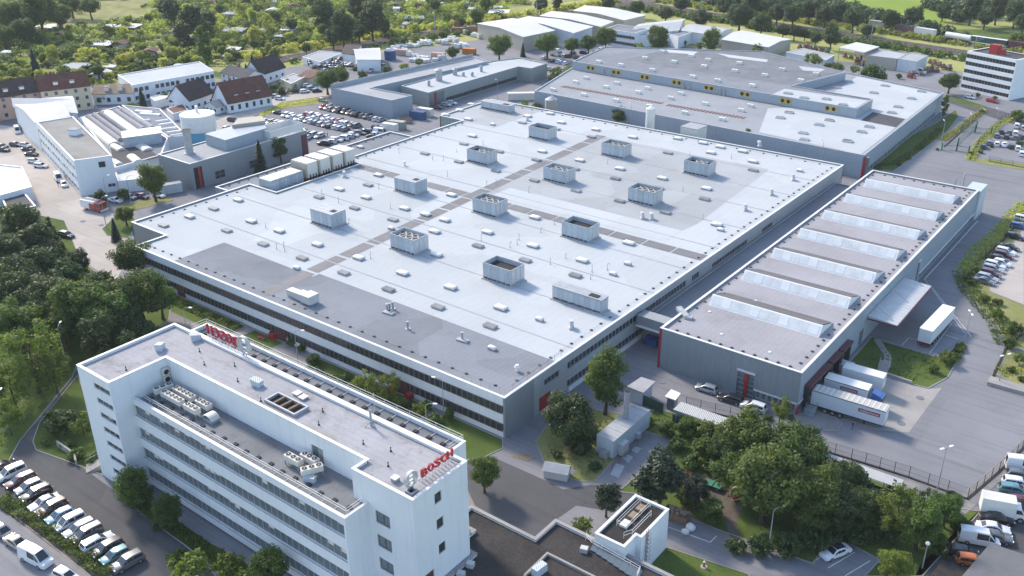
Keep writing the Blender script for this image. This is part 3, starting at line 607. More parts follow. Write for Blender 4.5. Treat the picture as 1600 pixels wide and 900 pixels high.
sheet('lawn', [(-47.2,95.1),(-35.6,97.1),(-35.2,94.1),(-46,85.8),(-47.6,93.8)], 0.03, 'lawn', 0.12)
sheet('parking_bays', [(-29.7,109.9),(-22.4,110.7),(-23,105.7),(-29.8,100.5)], 0.05, 'asphalt')
sheet('footpath', [(-66.3,128.6),(-61.9,128.8),(-17.6,132.4),(-13.2,154),(-12.2,148.9),(-14.9,132.3),(-15.9,127.6),(-18.6,128.5),(-60.3,127),(-65.9,125.8)], 0.04, 'paving')
sheet('neighbour_car_park', [(-17.8,113.6),(-11.3,145),(-6.1,119.4),(-17.7,110.5)], 0.03, 'asphalt_dark')
sheet('loading_apron', [(-46.2,161.4),(-45.2,161),(-38.5,160.7),(-33.3,160.7),(-30.6,161.1),(-28.7,163),(-29,144.8),(-33.5,142.3),(-44.7,141.8)], 0.015, 'concrete')
sheet('lawn', [(-45.2,161),(-45.3,174.7),(-44.2,174.2),(-40.4,174.1),(-32.1,173.9),(-31,179.2),(-30.5,183.8),(-29.7,182.8),(-29,167.4),(-30.7,161.5),(-33.4,161.1),(-38.5,161.3)], 0.05, 'lawn', 0.2)
sheet('pebble_island', [(-46.4,137.5),(-44.7,141.8),(-41,141.6),(-38.9,140.7),(-38.8,138.1),(-40.3,136.9),(-45.6,136.1)], 0.04, 'paving', 0.15)
sheet('verge', [(-38.7,277.7),(-38.9,250),(-40,235.7),(-39.6,218.6),(-38.2,212.2),(-34.1,205.8),(-26.1,194.3),(-22.8,186.7),(-20,186.9),(-24.3,208.1),(-31.9,211.1),(-33.5,216.6),(-34.8,258.6)], 0.04, 'dry_lawn', 0.15)
sheet('verge', [(-22.2,173.9),(-22.9,185.3),(-19.8,185.8),(-16.9,171.9)], 0.05, 'dry_lawn', 0.15)
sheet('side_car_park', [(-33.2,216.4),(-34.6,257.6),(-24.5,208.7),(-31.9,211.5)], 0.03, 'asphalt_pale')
sheet('verge', [(-80.8,345.3),(-80.4,368.3),(-77.2,359.5),(-75,337.5),(-75.3,309.7),(-75.8,282.8),(-84.7,280.8),(-87.4,286.7)], 0.04, 'lawn', 0.15)
sheet('verge', [(-72.7,323.2),(-71.3,339.2),(-71.6,374.7),(-73.5,377.9),(-74,343.2),(-74.3,327.5)], 0.04, 'dry_lawn', 0.15)
sheet('verge', [(-85.2,381.2),(-73,375.9),(-73,380.6),(-86.8,389.9)], 0.05, 'lawn')
sheet('street', [(-89.4,390.6),(-58,371.4),(-55.1,357),(-86,378.2)], 0.03, 'asphalt_dark')
sheet('verge', [(-61.9,310.4),(-53.3,313.4),(-46.2,313.9),(-44.8,307.2),(-54.4,306.2),(-61.2,307.6)], 0.05, 'dry_lawn')
sheet('visitor_car_park', [(-58.8,375.1),(-64.1,360.6),(-63,330.3),(-61.4,315.7),(-47.3,319.5)], 0.02, 'asphalt')
sheet('verge', [(-271.9,183.5),(-276,190.3),(-283.3,211.3),(-291.6,228.7),(-285.2,245.9),(-276.5,239.7),(-283.9,222.3),(-282.8,213.9),(-266.6,184.5)], 0.03, 'dry_lawn', 0.15)
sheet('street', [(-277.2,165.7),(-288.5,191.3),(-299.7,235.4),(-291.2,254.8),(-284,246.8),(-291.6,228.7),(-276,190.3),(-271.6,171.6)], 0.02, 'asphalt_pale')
sheet('planting_bed', [(-230.6,121.6),(-228.2,124.5),(-220.4,121.5),(-213.5,114.4),(-219.4,112.2),(-224.5,113.9)], 0.04, 'lawn', 0.15)
sheet('planting_bed', [(-237.4,125.7),(-235.2,133.8),(-232.3,138.6),(-228.8,137.9),(-229.8,131.4),(-230.5,124)], 0.04, 'dry_lawn', 0.15)
sheet('sports_field', [(-206.9,606.7),(-154,643.3),(-134.5,551.3),(-140.8,532.7),(-183.5,547.2)] , 0.0, 'bright_field')
sheet('field', [(-139.6,528.9),(-115.5,546),(-98.4,567.2),(-86.9,511.6),(-112.4,497.3),(-132.2,503.5)], 0.0, 'lawn')
sheet('railway_bed', strip_poly([(-356, 270), (-349, 340), (-336, 400), (-308, 520), (-290, 620)], 12), 0.25, 'ballast')
sheet('railway_bed', strip_poly([(-420, 545), (-240, 506), (-167, 490), (-107, 478), (-79, 472), (60, 445)], 13), 0.2, 'ballast')
sheet('railway_bed', strip_poly([(-250, 535), (-154, 514), (-113, 501), (-83, 495), (60, 466)], 6), 0.22, 'ballast')
sheet('allotment_lane', strip_poly([(-470, 235), (-400, 300), (-378, 420), (-330, 560)], 5), -0.02, 'dry_lawn')
def rails(pts, label):
    t = thing('railway_track', label, 'railway track', (*pts[0], 0.2))
    for s_ in (-.72, .72):
        b = MB(); q = [(p[0] + s_ * nx, p[1] + s_ * ny, .48) for p, (nx, ny) in zip(pts, [nrm2(pts, i) for i in range(len(pts))])]
        b.path(q, .07, 4); b.build('rail', 'rust', t)
    b = MB()
    for a, c in zip(pts, pts[1:]):
        d = Vector((c[0] - a[0], c[1] - a[1])); L_ = d.length; rz = math.atan2(d.y, d.x)
        for k in range(int(L_ / 2.4)): p = Vector(a) + d * ((k + .5) * 2.4 / L_); b.obox(p.x, p.y, .2, .41, .3, 2.6, rz)
    o = b.build('sleepers', 'concrete', t); o['kind'] = 'stuff'
def nrm2(pts, i):
    a = pts[max(0, i - 1)]; b = pts[min(len(pts) - 1, i + 1)]; d = Vector((b[0] - a[0], b[1] - a[1])).normalized(); return (-d.y, d.x)
def shift(pts, s_): return [(p[0] + s_ * nrm2(pts, i)[0], p[1] + s_ * nrm2(pts, i)[1]) for i, p in enumerate(pts)]
_main = [(-300, 519), (-240, 506), (-167, 490), (-107, 478), (-79, 472), (20, 453)]
rails(shift(_main, 2.6), 'far track of the double railway line behind the machinery yard'); rails(shift(_main, -2.6), 'near track of the double railway line behind the machinery yard')
FREIGHT = [(-250, 535), (-154, 514), (-113, 501), (-83, 495), (60, 466)]
rails(FREIGHT, 'siding track carrying the freight wagons below the green field')
rails(shift([(-356, 270), (-349, 340), (-336, 400), (-308, 520)], 2.5), 'railway track curving past the allotment gardens, gardens side'); rails(shift([(-356, 270), (-349, 340), (-336, 400), (-308, 520)], -2.5), 'railway track curving past the storage yard, yard side')

def paint_lines(name, segs, w=0.14, z=0.055, m='line_white'):
    b = MB()
    for a, c in segs: b.face([(p[0], p[1], z) for p in strip_poly([a, c], w)])
    o = b.build(name, m); o['kind'] = 'structure'; return o
paint_lines('lane_marking', [(a, b) for a, b in ([(-42.1,158.9),(-42.1,158.9)], [(-39.5,174.8),(-39.4,178.8)], [(-39.4,178.8),(-37.8,179)], [(-34.2,174.6),(-34.3,190.3)], [(-34.3,190.3),(-35.6,190.7)], [(-45.3,209.4),(-31.1,187.7)], [(-43.4,207),(-29.5,186.6)], [(-34.1,184.5),(-31.4,184.1)]) if a != b])
paint_lines('parking_line', [(a, b) for a, b in ([(-27.6,104.8),(-25.8,110.2)], [(-25.2,104.7),(-23.5,109.8)], [(-29.6,104.9),(-28.9,107.3)], [(-49.1,99.1),(-42.8,99.8)], [(-42.8,99.8),(-42.7,101.6)])])
paint_lines('edge_marking', [(a, b) for a, b in ([(-45.2,209.1),(-45,254.9)],)], 0.25)
for q in ([(-62.6,104.6),(-63.5,107.7),(-62,108),(-61.1,104.7)], [(-63.5,109.5),(-63.4,110.9),(-62.2,110.9),(-61.9,109)], [(-63.6,112.3),(-63.4,113.6),(-62.3,113.8),(-62.2,112)]): sheet('painted_square', q, 0.06, 'roof_pale')

# ---------------------------------------------------------------- main factory
X0, X1, Y0, Y1, HM = -203.6, -82.0, 102.5, 256.0, 7.8
F = thing('factory_hall', 'huge flat white-roofed factory hall with two window bands along its front', 'factory', ((X0 + X1) / 2, Y0, 0))
FP = [(-189.5, Y0), (X1, Y0), (X1, Y1), (-209, Y1), (-209, 228.5), (-199, 228.5), (-199, 176), (-192.5, 176), (-192.5, 146), (X0, 146), (X0, 110.7), (-189.5, 110.7)]
b = MB(); b.prism(inset(FP, 0.3), 7.0, 7.45, 0); b.build('roof', 'roof_white', F)
# front: plinth, window recess, spandrel, window recess, parapet - the white bands stand proud of the windows
def band(poly, z0, z1, d, name, m, out=0.0):
    bb = MB(); ring(bb, inset(poly, -out), d, z0, z1); return bb.build(name, m, F)
for za, zb, nm in ((0, 1.15, 'plinth'), (2.72, 4.65, 'spandrel_band'), (6.2, 7.8, 'parapet_band')):
    b = MB(); b.box(-189.5, Y0, za, -82.35, Y0 + .4, zb); b.build(nm, 'wall_white', F)
b = MB(); b.box(-189.4, Y0 + .3, 1.1, -82.4, Y0 + .55, 6.25); b.build('window_band_backing', 'window_frame', F)
for z in (1.15, 4.65): win_row(F, (-189.3, Y0), (-82.5, Y0), z, 1.16, 1.55, n=86, off=-0.16, skip=((66, 67, 40, 41) if z < 2 else ()), frame='window_frame', glass='glass')
for x in (-105.5, -139.0, -173.0): b = MB(); b.box(x - 1.4, Y0 - .12, 0, x + 1.4, Y0 + .1, 2.6); b.build('entrance_door', 'dark_red', F)
for x in (-107.6, -103.4, -141.0): b = MB(); b.box(x - .6, Y0 - 1.2, 0, x + .6, Y0 - .1, 1.1); b.build('red_entrance_block', 'red', F)
# gable at the right-hand corner and the long right side in grey sheet with two window bands
b = MB(); b.box(X1 - .35, Y0 - .02, 0, X1 + .02, 110.6, 7.75); b.build('corner_wall', 'wall_grey', F)
side = [(0.9, 2.5), (4.6, 6.1)]
b = MB(); hol = [(3.0, 7.5, 4.7, 6.0)]
for z in (1.0, 4.7): hol += [(10, 54, z, z + 1.5), (56.5, 60, z, z + 1.5)]
hol += [(66, 84, 4.5, 5.7), (92, 98, 4.5, 5.7), (1.5, 5.0, 0.02, 3.0)]
holes_wall(b, (X1, 110.6), (X1, Y1), 0, 7.75, hol, 0.3); b.box(X1 - .6, 110.7, 0, X1 - .35, Y1 - .1, 7.7); b.build('side_wall', 'wall_light', F)
for u0, u1, za, zb in hol:
    if za < 0.5:
        q = MB(); q.box(X1 - .34, 110.6 + u0, 0.02, X1 - .22, 110.6 + u1, 3.0); q.build('red_gate', 'red', F); continue
    win_row(F, (X1, 110.6 + u0), (X1, 110.6 + u1), za + .02, 1.18, zb - za - .04, n=max(1, round((u1 - u0) / 1.25)), off=0.18, frame='frame_grey', glass='glass')
b = MB(); b.box(X1 - .1, 121, .02, X1 + .12, 164.5, .95); b.build('white_plinth', 'wall_white', F)
# remaining sides
b = MB(); q = FP
for k in (2, 3, 4, 5, 6, 7, 8, 9, 10, 11):
    a, c = q[k], q[(k + 1) % len(q)]; d = Vector((c[0] - a[0], c[1] - a[1])).normalized(); n_ = Vector((-d.y, d.x)) * .35
    b.prism([a, c, (c[0] + n_.x, c[1] + n_.y), (a[0] + n_.x, a[1] + n_.y)], 0, 7.75)
b.build('rear_wall', 'wall_green', F)
b = MB(); ring(b, inset(FP, -.06), .5, 7.8, 7.9); b.build('coping', 'coping', F)
# roof zones: bitumen front strip and the repair strips, each a sheet laid on the membrane
def rsheet(poly, m, z, name='roof_strip', root=F): bb = MB(); bb.face([(p[0], p[1], z) for p in (poly if area(poly) > 0 else poly[::-1])]); return bb.build(name, m, root)
rsheet([(-175.5, 103.1), (-82.6, 103.1), (-82.6, 118), (-144.6, 118.2), (-144.6, 116.4), (-175.5, 116.8)], 'roof_grey', 7.47)
def broken(p, q, w, gaps, m='roof_strip_dark', z=7.49):
    d = Vector((q[0] - p[0], q[1] - p[1])); n_ = len(gaps)
    for a, c in gaps: 
        A = (p[0] + d.x * a, p[1] + d.y * a); B = (p[0] + d.x * c, p[1] + d.y * c); rsheet(strip_poly([A, B], w), m, z)
mat('roof_strip_dark', (0.20, 0.195, 0.20), 0.75, var=0.12, scale=0.2, space='World', stain=0.25)
rr = random.Random(3); cuts = [0, .04, .1, .17, .235, .31, .365, .43, .5, .56, .63, .7, .78, .86, .93, 1]
broken((-146.2, 104), (-153.2, 242), 3.4, [(a + .003, c - .003) for a, c in zip(cuts, cuts[1:])]); broken((-192, 175), (-83, 174.6), 3.4, [(a + .002, c - .002) for a, c in zip(cuts, cuts[1:])], z=7.505)
rsheet([(-149, 178), (-96, 178), (-94, 192), (-97.5, 241), (-152, 241)], 'roof_pale', 7.465, 'pale_roof_field')
rsheet([(-146, 178), (-95, 178), (-95, 186), (-146, 186)], 'roof_white', 7.48, 'roof_strip')
rsheet([(-209, 229), (-186, 229), (-186, 255.4), (-208.6, 255.4)], 'roof_pale', 7.462, 'pale_roof_field')
for k in range(9):   # long welded folds between the fields
    y = 124 + k * 14.4; b = MB(); b.prism([(-199, y), (-83, y - .4), (-83, y - .1), (-199, y + .3)], 7.44, 7.50); b.build('roof_fold', 'roof_pale', F)
# the skylights: each a curb and a dome
cu = MB(); cu.prism(rect(-1.3, -.7, 1.3, .7), 0, .32); cu.prism(rect(-1.42, -.82, 1.42, .82), .32, .38); CURB = cu.mesh('curb', 'roof_pale')
dm = MB(); loft(dm, [[(x, y, z) for x, y in ((-1.36 * s_, -.74 * s_), (1.36 * s_, -.74 * s_), (1.36 * s_, .74 * s_), (-1.36 * s_, .74 * s_))] for s_, z in ((1, .38), (.97, .52), (.86, .66), (.6, .74))]); DOME = dm.mesh('dome', 'dome', 50); DOMEG = MB().prism(rect(-1.3, -.7, 1.3, .7), .38, .46).mesh('glazing', 'dome_grey')
def skylight(root, x, y, z, kind, sc=1.0, rz=0.0):
    k = putw(CURB, 'skylight', root, (x, y, z), rz, (sc, sc, 1)); put(DOME if kind == 'w' else DOMEG, 'dome' if kind == 'w' else 'glazing', k); return k
for p in [(-181.1,172.1),(-181.1,157.6),(-170.7,157.3),(-157.1,157.4),(-150.1,157.5),(-154.2,171.9),(-143.7,157.4),(-140.7,150.4),(-130.4,157.5),(-143.7,128.8),(-130.2,128.7),(-156.8,128.5),(-170.4,128.7),(-117.4,129.5),(-157.8,216.6),(-144,216),(-127.2,171.8),(-130.7,216.3),(-117.1,216),(-103.7,215.6),(-100.5,171.6),(-117,157.3),(-103.5,157.1),(-117.3,244.8),(-103.8,244.2),(-110.4,251.5),(-117.7,251.7),(-195.6,121.6),(-195.8,136.3),(-180.9,128.7),(-185.1,245.8),(-181,252.9),(-171.5,245.9),(-157.9,245.5),(-143.9,245),(-132.2,252),(-123.7,252.3),(-198.5,231),(-208.5,238.1),(-208.5,230.8),(-184.9,216.8),(-210.2,246.5),(-131.1,140.4),(-103.3,128.3),(-89.8,193.9)]: skylight(F, *p, 7.46, 'w')
for p in [(-177.6,164.7),(-180.9,150.3),(-167.5,150.2),(-154.1,150.2),(-153.7,121.3),(-140.5,121.4),(-127,149.9),(-167.1,121.3),(-184.5,194.6),(-171.2,194.5),(-157.5,194.4),(-168.1,209.1),(-127,121.2),(-154.4,209.1),(-140.9,208.8),(-144,194.1),(-127.3,208.5),(-130.3,194),(-117,194.1),(-114,208.5),(-100.4,208.2),(-103.6,193.8),(-100.5,237.2),(-113.9,237.4),(-127.4,237.4),(-113.6,149.9),(-100.3,149.8),(-195.7,128.7),(-195.8,114.4),(-180.8,121.5),(-181.8,238.4),(-168.5,238.7),(-154.7,238.1),(-113.5,121.3),(-100.2,121.2),(-181.6,208.9)]: skylight(F, *p, 7.46, 'g')
for p in [(-150.3,145.7),(-150.3,116.9),(-94.4,114.6),(-94.6,161.5),(-94.3,155.1),(-89.6,193.5),(-87.6,191.4),(-94.3,128.9),(-90,244.3),(-188.1,230.9)]: skylight(F, *p, 7.46, 'w', 0.6)
# black ballast feet of the lightning wire along the edges, and the wire
foot = MB().prism(rect(-.22, -.22, .22, .22), 0, .16).mesh('wire_foot', 'rubber')
def feet(root, p, q, z, pitch=3.2, me=foot):
    d = Vector((q[0] - p[0], q[1] - p[1])); n_ = int(d.length / pitch)
    for k in range(n_): putw(me, 'wire_foot', root, (p[0] + d.x * (k + .5) / n_, p[1] + d.y * (k + .5) / n_, z))
    b = MB(); b.tube((p[0], p[1], z + .2), (q[0], q[1], z + .2), .02, 4); b.build('lightning_wire', 'galvanised', root)
feet(F, (-187, 105.2), (-84.5, 105.2), 7.47); feet(F, (-84.2, 107), (-84.2, 254), 7.46); feet(F, (-201.5, 113), (-201.5, 145), 7.46); feet(F, (-197.2, 178), (-197.2, 228), 7.46); feet(F, (-204, 253.8), (-86, 253.8), 7.46, 4.2)
# vent pipes
def pipe(root, x, y, z, h, r=.06, bend=False, m='galvanised'):
    b = MB(); b.cyl(x, y, z, z + h, r, 7)
    b.cyl(x, y, z, z + .12, r * 2.6, 8)
    if bend: b.tube((x, y, z + h), (x + .35, y, z + h + .1), r, 6); b.tube((x + .35, y, z + h + .1), (x + .45, y, z + h - .25), r, 6)
    else: b.cyl(x, y, z + h, z + h + .1, r * 1.5, 7)
    b.build('vent_pipe', m, root)
for p in [(-175.2,128.5),(-179.1,129.1),(-162.8,121.6),(-160.1,121.7),(-161.3,142.4),(-141.7,130.5),(-174,150.8),(-173.5,164.7),(-160.4,155.7),(-182.2,152.5),(-120.9,153.8),(-128.7,153.1),(-120.8,165.4),(-121.1,171.3),(-122,158.6),(-108.2,151.7),(-107.3,156.3),(-120.7,156.2),(-96.6,156.5),(-97,150.6),(-98.7,153.7),(-137.2,231.8),(-136.4,218.7),(-108,210.7),(-94.3,195.5),(-110.3,243.9),(-111.1,251),(-191.6,191),(-176,193.2),(-165.5,183.1),(-151.8,183.2),(-150.4,185.6),(-178.9,191.8),(-176.5,211.8),(-178.3,201.6),(-162.4,123.3),(-121.4,239.6),(-139.7,185.9)]: pipe(F, *p, 7.46, rr.uniform(.9, 1.7), .055, rr.random() < .3)
for p in [(-120.5,114.2),(-120.3,114.7),(-120.2,115.5),(-101.1,114.1),(-112.1,111.2)]: pipe(F, *p, 7.46, 1.5, .22, False)
for p in [(-100.7,113.8),(-119.5,113.6)]: b = MB(); b.obox(p[0], p[1], 7.46, 7.8, 2.4, 1.0, .1); b.build('vent_plinth', 'galvanised', F)
def swan(root, x, y, z, rz, s_=1.0):
    b = MB(); c_, d_ = math.cos(rz), math.sin(rz); b.obox(x, y, z, z + .35, 1.1 * s_, 1.1 * s_, rz); b.obox(x, y, z + .3, z + 1.3 * s_, .8 * s_, .7 * s_, rz)
    b.obox(x + c_ * .55 * s_, y + d_ * .55 * s_, z + .85 * s_, z + 1.5 * s_, 1.3 * s_, .75 * s_, rz); b.build('exhaust_cowl', 'metal_sheet', root)
for p in [(-87.6,129.9),(-88.5,236),(-88.3,221.6),(-88.8,207.2),(-104.2,188.1),(-188,165.8),(-182.3,241.8),(-108.9,259.8),(-106.2,187.2)]: swan(F, *p, 7.46, 2.4)
for p in [(-86.1,111.2),(-181.7,183.1)]: b = MB(); b.cyl(*p, 7.46, 8.3, .3, 10); b.cyl(*p, 8.3, 8.75, .5, 12, 0, .3); b.build('vent_cowl', 'dome', F)
# corner guard rail
b = MB()
for y in np.arange(104, 122, 2.0): b.tube((-83, y, 7.5), (-83, y, 8.6), .03, 4)
for x in np.arange(-92, -83, 2.0): b.tube((x, 103.6, 7.5), (x, 103.6, 8.5), .03, 4)
for z in (8.1, 8.6): b.tube((-83, 104, z), (-83, 121, z), .03, 4)
b.build('guard_rail', 'galvanised', F)

# ---------------------------------------------------------------- ventilation plant on the main roof
def vent_unit(x, y, L_, W_, H_, top, label, z=7.46, rz=0.0):
    t = thing('ventilation_unit', label, 'ventilation unit', (x, y, z), rz, 'ventilation units on the factory roof')
    b = MB(); b.box(-L_ / 2 - .3, -W_ / 2 - .3, 0, L_ / 2 + .3, W_ / 2 + .3, .22); put(b.mesh('base', 'roof_pale'), 'base', t)
    sm_ = MB().box(-.08, -W_ / 2, .22, .08, W_ / 2, .62).mesh('support', 'galvanised')
    for i in range(7): put(sm_, 'support', t, (-L_ / 2 + .1 + (L_ - .2) * i / 6, 0, 0))
    b = MB(); ring(b, rect(-L_ / 2, -W_ / 2, L_ / 2, W_ / 2), .15, .62, H_); put(b.mesh('casing', 'louvre'), 'casing', t)
    n = int(L_ / 1.25); pm = MB().box(-.56, -.05, 0, .56, 0, H_ - .85).mesh('louvre_panel', 'louvre'); 
    for s_, r0 in ((-1, 0), (1, math.pi)):
        for i in range(n): put(pm, 'louvre_panel', t, (-L_ / 2 + L_ * (i + .5) / n, s_ * W_ / 2, .7), r0)
    n2 = int(W_ / 1.25); mp = MB().box(-.56, -.05, 0, .56, 0, H_ - .85).mesh('end_panel', 'metal_sheet' if top != 'closed' else 'louvre')
    for i in range(n2): put(mp, 'end_panel', t, (L_ / 2, -W_ / 2 + W_ * (i + .5) / n2, .7), math.pi / 2); put(mp, 'end_panel', t, (-L_ / 2, -W_ / 2 + W_ * (i + .5) / n2, .7), -math.pi / 2)
    if top == 'closed':
        b = MB()
        for i in range(3): b.box(-L_ / 2 - .1, -W_ / 2 - .1 + (W_ + .2) * i / 3 + .03, H_, L_ / 2 + .1, -W_ / 2 - .1 + (W_ + .2) * (i + 1) / 3 - .03, H_ + .1)
        put(b.mesh('top_sheet', 'galvanised'), 'top_sheet', t); put(MB().box(L_ * .22, -.9, H_ + .1, L_ * .4, .3, H_ + .22).mesh('hatch', 'dark'), 'hatch', t)
    else:
        put(MB().box(-L_ / 2 + .15, -W_ / 2 + .15, H_ - 1.15, L_ / 2 - .15, W_ / 2 - .15, H_ - 1.0).mesh('fan_deck', 'dark'), 'fan_deck', t)
        b = MB(); ring(b, rect(-L_ / 2 - .05, -W_ / 2 - .05, L_ / 2 + .05, W_ / 2 + .05), .2, H_, H_ + .07); put(b.mesh('rim', 'galvanised'), 'rim', t)
        fan = MB(); fan.cyl(0, 0, 0, .45, .75, 14, 0, .82); fan.cyl(0, 0, .45, .47, .6, 14, 1); fm_ = fan.mesh('fan', ['ac_white', 'dark'])
        for i in range(4):
            if top == 'half' and i in (0, 3): continue
            if top == 'open' and i == 9: continue
            for s_ in (-1, 1):
                if top != 'dark': put(fm_, 'fan', t, (-L_ / 2 + L_ * (i + .5) / 4, s_ * W_ * .22, H_ - 1.0))
    return t
UW = dict(L_=7.4, W_=4.6, H_=3.7)
for (x, y), top, lb in (([(-166.4,228.6)][0], 'dark', 'open-topped louvred ventilation unit standing farthest back on the white roof'),
                        ([(-166.2,198.9)][0], 'half', 'louvred ventilation unit far left of the back roof field, half-covered top'),
                        ([(-138.6,226.9)][0], 'open', 'louvred ventilation unit on the pale roof field, farthest back of that field'),
                        ([(-111.4,226.4)][0], 'half', 'louvred ventilation unit nearest the right rear roof edge'),
                        ([(-138.9,198.6)][0], 'open', 'louvred ventilation unit beside the lengthwise dark strip, pale roof field'),
                        ([(-165.1,168.2)][0], 'closed', 'closed-top ventilation unit just below the crosswise dark roof strip, left'),
                        ([(-111.8,197.9)][0], 'open', 'louvred ventilation unit in the middle of the pale roof field, front row'),
                        ([(-138.5,168.4)][0], 'open', 'louvred ventilation unit where the two dark roof strips cross'),
                        ([(-165,139.4)][0], 'closed', 'closed-top ventilation unit farthest left on the white roof'),
                        ([(-111.7,168.5)][0], 'dark', 'dark-topped ventilation unit right beside the crosswise dark roof strip'),
                        ([(-138.4,139.5)][0], 'open', 'fan-topped ventilation unit beside the lengthwise dark strip, front left field'),
                        ([(-111.4,139.5)][0], 'dark', 'dark-topped ventilation unit nearest the front in the white roof field')): vent_unit(x, y, top=top, label=lb, **UW)
vent_unit(-92.0, 139.2, 11.5, 2.6, 3.0, 'closed', 'long low ventilation unit at the right roof edge, near the front'); vent_unit(-198.5, 246.5, 12.5, 3.0, 2.6, 'closed', 'long pale ventilation unit in the far rear roof corner')
x, y = (-137.1,107.5)
t = thing('air_handling_unit', 'stepped sheet-metal air handling unit on the grey front roof strip', 'ventilation unit', (x, y, 7.47), 0.0)
for k, (a, c, w_, h_) in enumerate(((-4.4, -1.4, 1.5, 1.5), (-1.4, .6, 2.0, 1.7), (.6, 3.2, 2.6, 2.0))):
    put(MB().box(a, -w_ / 2, .35, c - .04, w_ / 2, h_).mesh('duct_box', 'metal_sheet'), 'duct_box', t)
    for j in range(3): put(MB().box(a + .1, -w_ / 2 - .05, h_ + .005 * j, c - .14, w_ / 2 + .05, h_ + .06).mesh('lid', 'ac_white'), 'lid', t) if j == 0 else None
put(MB().box(-4.2, -.7, 0, 3.0, .7, .35).mesh('base', 'galvanised'), 'base', t)
# left annex with chillers
A = thing('side_annex', 'long low annex with grey roof along the left side of the factory', 'annex', (-207, 165, 0))
AP = [(-211, 140.2), (-204, 140.2), (-204, 146.4), (-199.4, 146.4), (-199.4, 207), (-211, 207)]
flat_building(A, AP, 7.0, 'wall_green', 'roof_grey', 'coping'); feet(A, (-209.5, 142), (-209.5, 206), 6.62)
b = MB(); b.box(-199.3, 146.2, 0, -192.6, 176, 5.2); b.build('sunken_plant_deck', 'roof_dark', A)
skylight(A, *(-206.6,189.7), 6.6, 'w', .8)
def chiller(x, y, L_, label):
    t = thing('cooling_tower', label, 'cooling tower', (x, y, 5.2), 0.0, 'cooling towers beside the factory roof')
    put(MB().box(-3.2, -L_ / 2, 2.4, 3.2, L_ / 2, 6.4).mesh('casing', 'ac_white'), 'casing', t)
    b = MB()
    for i in (-1, 0, 1): b.tube((3.3, i * L_ * .28, 1.0), (3.3, i * L_ * .28, 3.2), .13, 6); b.tube((3.3, i * L_ * .28, 1.0), (4.6, i * L_ * .28 - .5, .3), .13, 6)
    put(b.mesh('pipe', 'dark'), 'pipe', t)
    put(MB().box(-3.0, -L_ / 2 + .2, 0, 3.0, L_ / 2 - .2, 2.4).mesh('basin', 'rust'), 'basin', t)
    put(MB().box(-3.25, -L_ / 2 - .05, 6.4, 3.25, L_ / 2 + .05, 6.5).mesh('top', 'ac_white'), 'top', t); put(MB().box(-3.22, -L_ / 2 - .35, 2.3, 3.1, -L_ / 2 - .02, 6.2).mesh('side_duct', 'wall_beige'), 'side_duct', t)
for k, w_ in enumerate(('nearest the long louvred unit', 'second from the louvred unit', 'third from the louvred unit', 'farthest from the louvred unit')): chiller(-198.2, 160.8 + k * 4.7, 3.6, 'beige cooling tower in the sunken roof deck, ' + w_)
t = thing('chiller_unit', 'long blue-grey louvred chiller in the sunken roof deck of the factory', 'chiller', (-198, 152.3, 5.2))
put(MB().box(-2.4, -5.6, .5, 2.4, 5.6, 4.6).mesh('casing', 'wall_blue'), 'casing', t); [put(MB().box(2.4, -.42, .7, 2.46, .42, 4.4).mesh('side_panel', 'louvre'), 'side_panel', t, (0, -5.1 + k * .93, 0)) for k in range(12)]; put(MB().box(-2.2, -5.4, 0, 2.2, 5.4, .5).mesh('base', 'dark'), 'base', t)
for i in range(6): put(MB().box(-2.35, -5.5 + i * 1.84, 4.6, 2.35, -5.5 + i * 1.84 + 1.72, 4.75).mesh('top_panel', 'ac_white'), 'top_panel', t)

# ---------------------------------------------------------------- shed-roof hall on the right
B = thing('warehouse_hall', 'grey warehouse hall with seven slanted skylight monitors on its roof', 'warehouse', (-60, 138.5, 0))
BX0, BX1, BY0, BY1, HB = -73.6, -46.2, 138.6, 254.6, 8.3
b = MB(); holes_wall(b, (BX0, BY0), (BX1, BY0), 0, HB, [(16.0, 19.2, .02, 5.0), (19.25, 27.3, .02, 2.0)], .5); b.box(BX0 + .05, BY0 + .5, 0, BX1 - .5, BY0 + .6, HB - .2); b.build('front_wall', 'wall_grey', B)
dh = [(y - BY0, y - BY0 + 4.2, .9, 4.6) for y in (141.2, 146.2, 151.6, 157.0)] + [(30.2, 32.6, .02, 3.4), (66.5, 68.2, .02, 5.4)]
dh += [(69, 115.9, .02, 1.7), (0.02, 2.4, .02, 1.9)]
b = MB(); holes_wall(b, (BX1, BY0), (BX1, BY1), 0, HB, dh, .45); b.box(BX1 - .6, BY0 + .6, 0, BX1 - .5, BY1 - .3, HB - .2); b.build('right_wall', 'wall_blue', B)
b = MB(); b.box(BX0, BY0 + .02, 0, BX0 + .4, BY1, HB); b.box(BX0 + .4, BY1 - .4, 0, BX1 - .02, BY1, HB); b.build('rear_wall', 'wall_grey', B)
b = MB(); b.box(BX0 + .3, BY0 + .3, 7.6, BX1 - .3, BY1 - .3, 7.95); b.build('roof', 'roof_rose', B)
b = MB(); ring(b, rect(BX0 - .06, BY0 - .06, BX1 + .06, BY1 + .06), .5, HB, HB + .1); b.build('coping', 'coping', B)
b = MB(); b.box(BX0 - .06, BY0 - .1, 0, BX0 + .35, BY0 - .005, HB); b.build('red_corner_strip', 'red', B)
b = MB(); b.box(BX0 + 16.05, BY0 + .3, .02, BX0 + 19.15, BY0 + .42, 5); b.build('stair_glazing', 'glass_blue', B)
for j in range(5):
    b = MB(); b.box(BX0 + 16.02, BY0 + .1, .98 * j + .5, BX0 + 19.18, BY0 + .3, .98 * j + .62); b.build('glazing_bar', 'frame_grey', B)
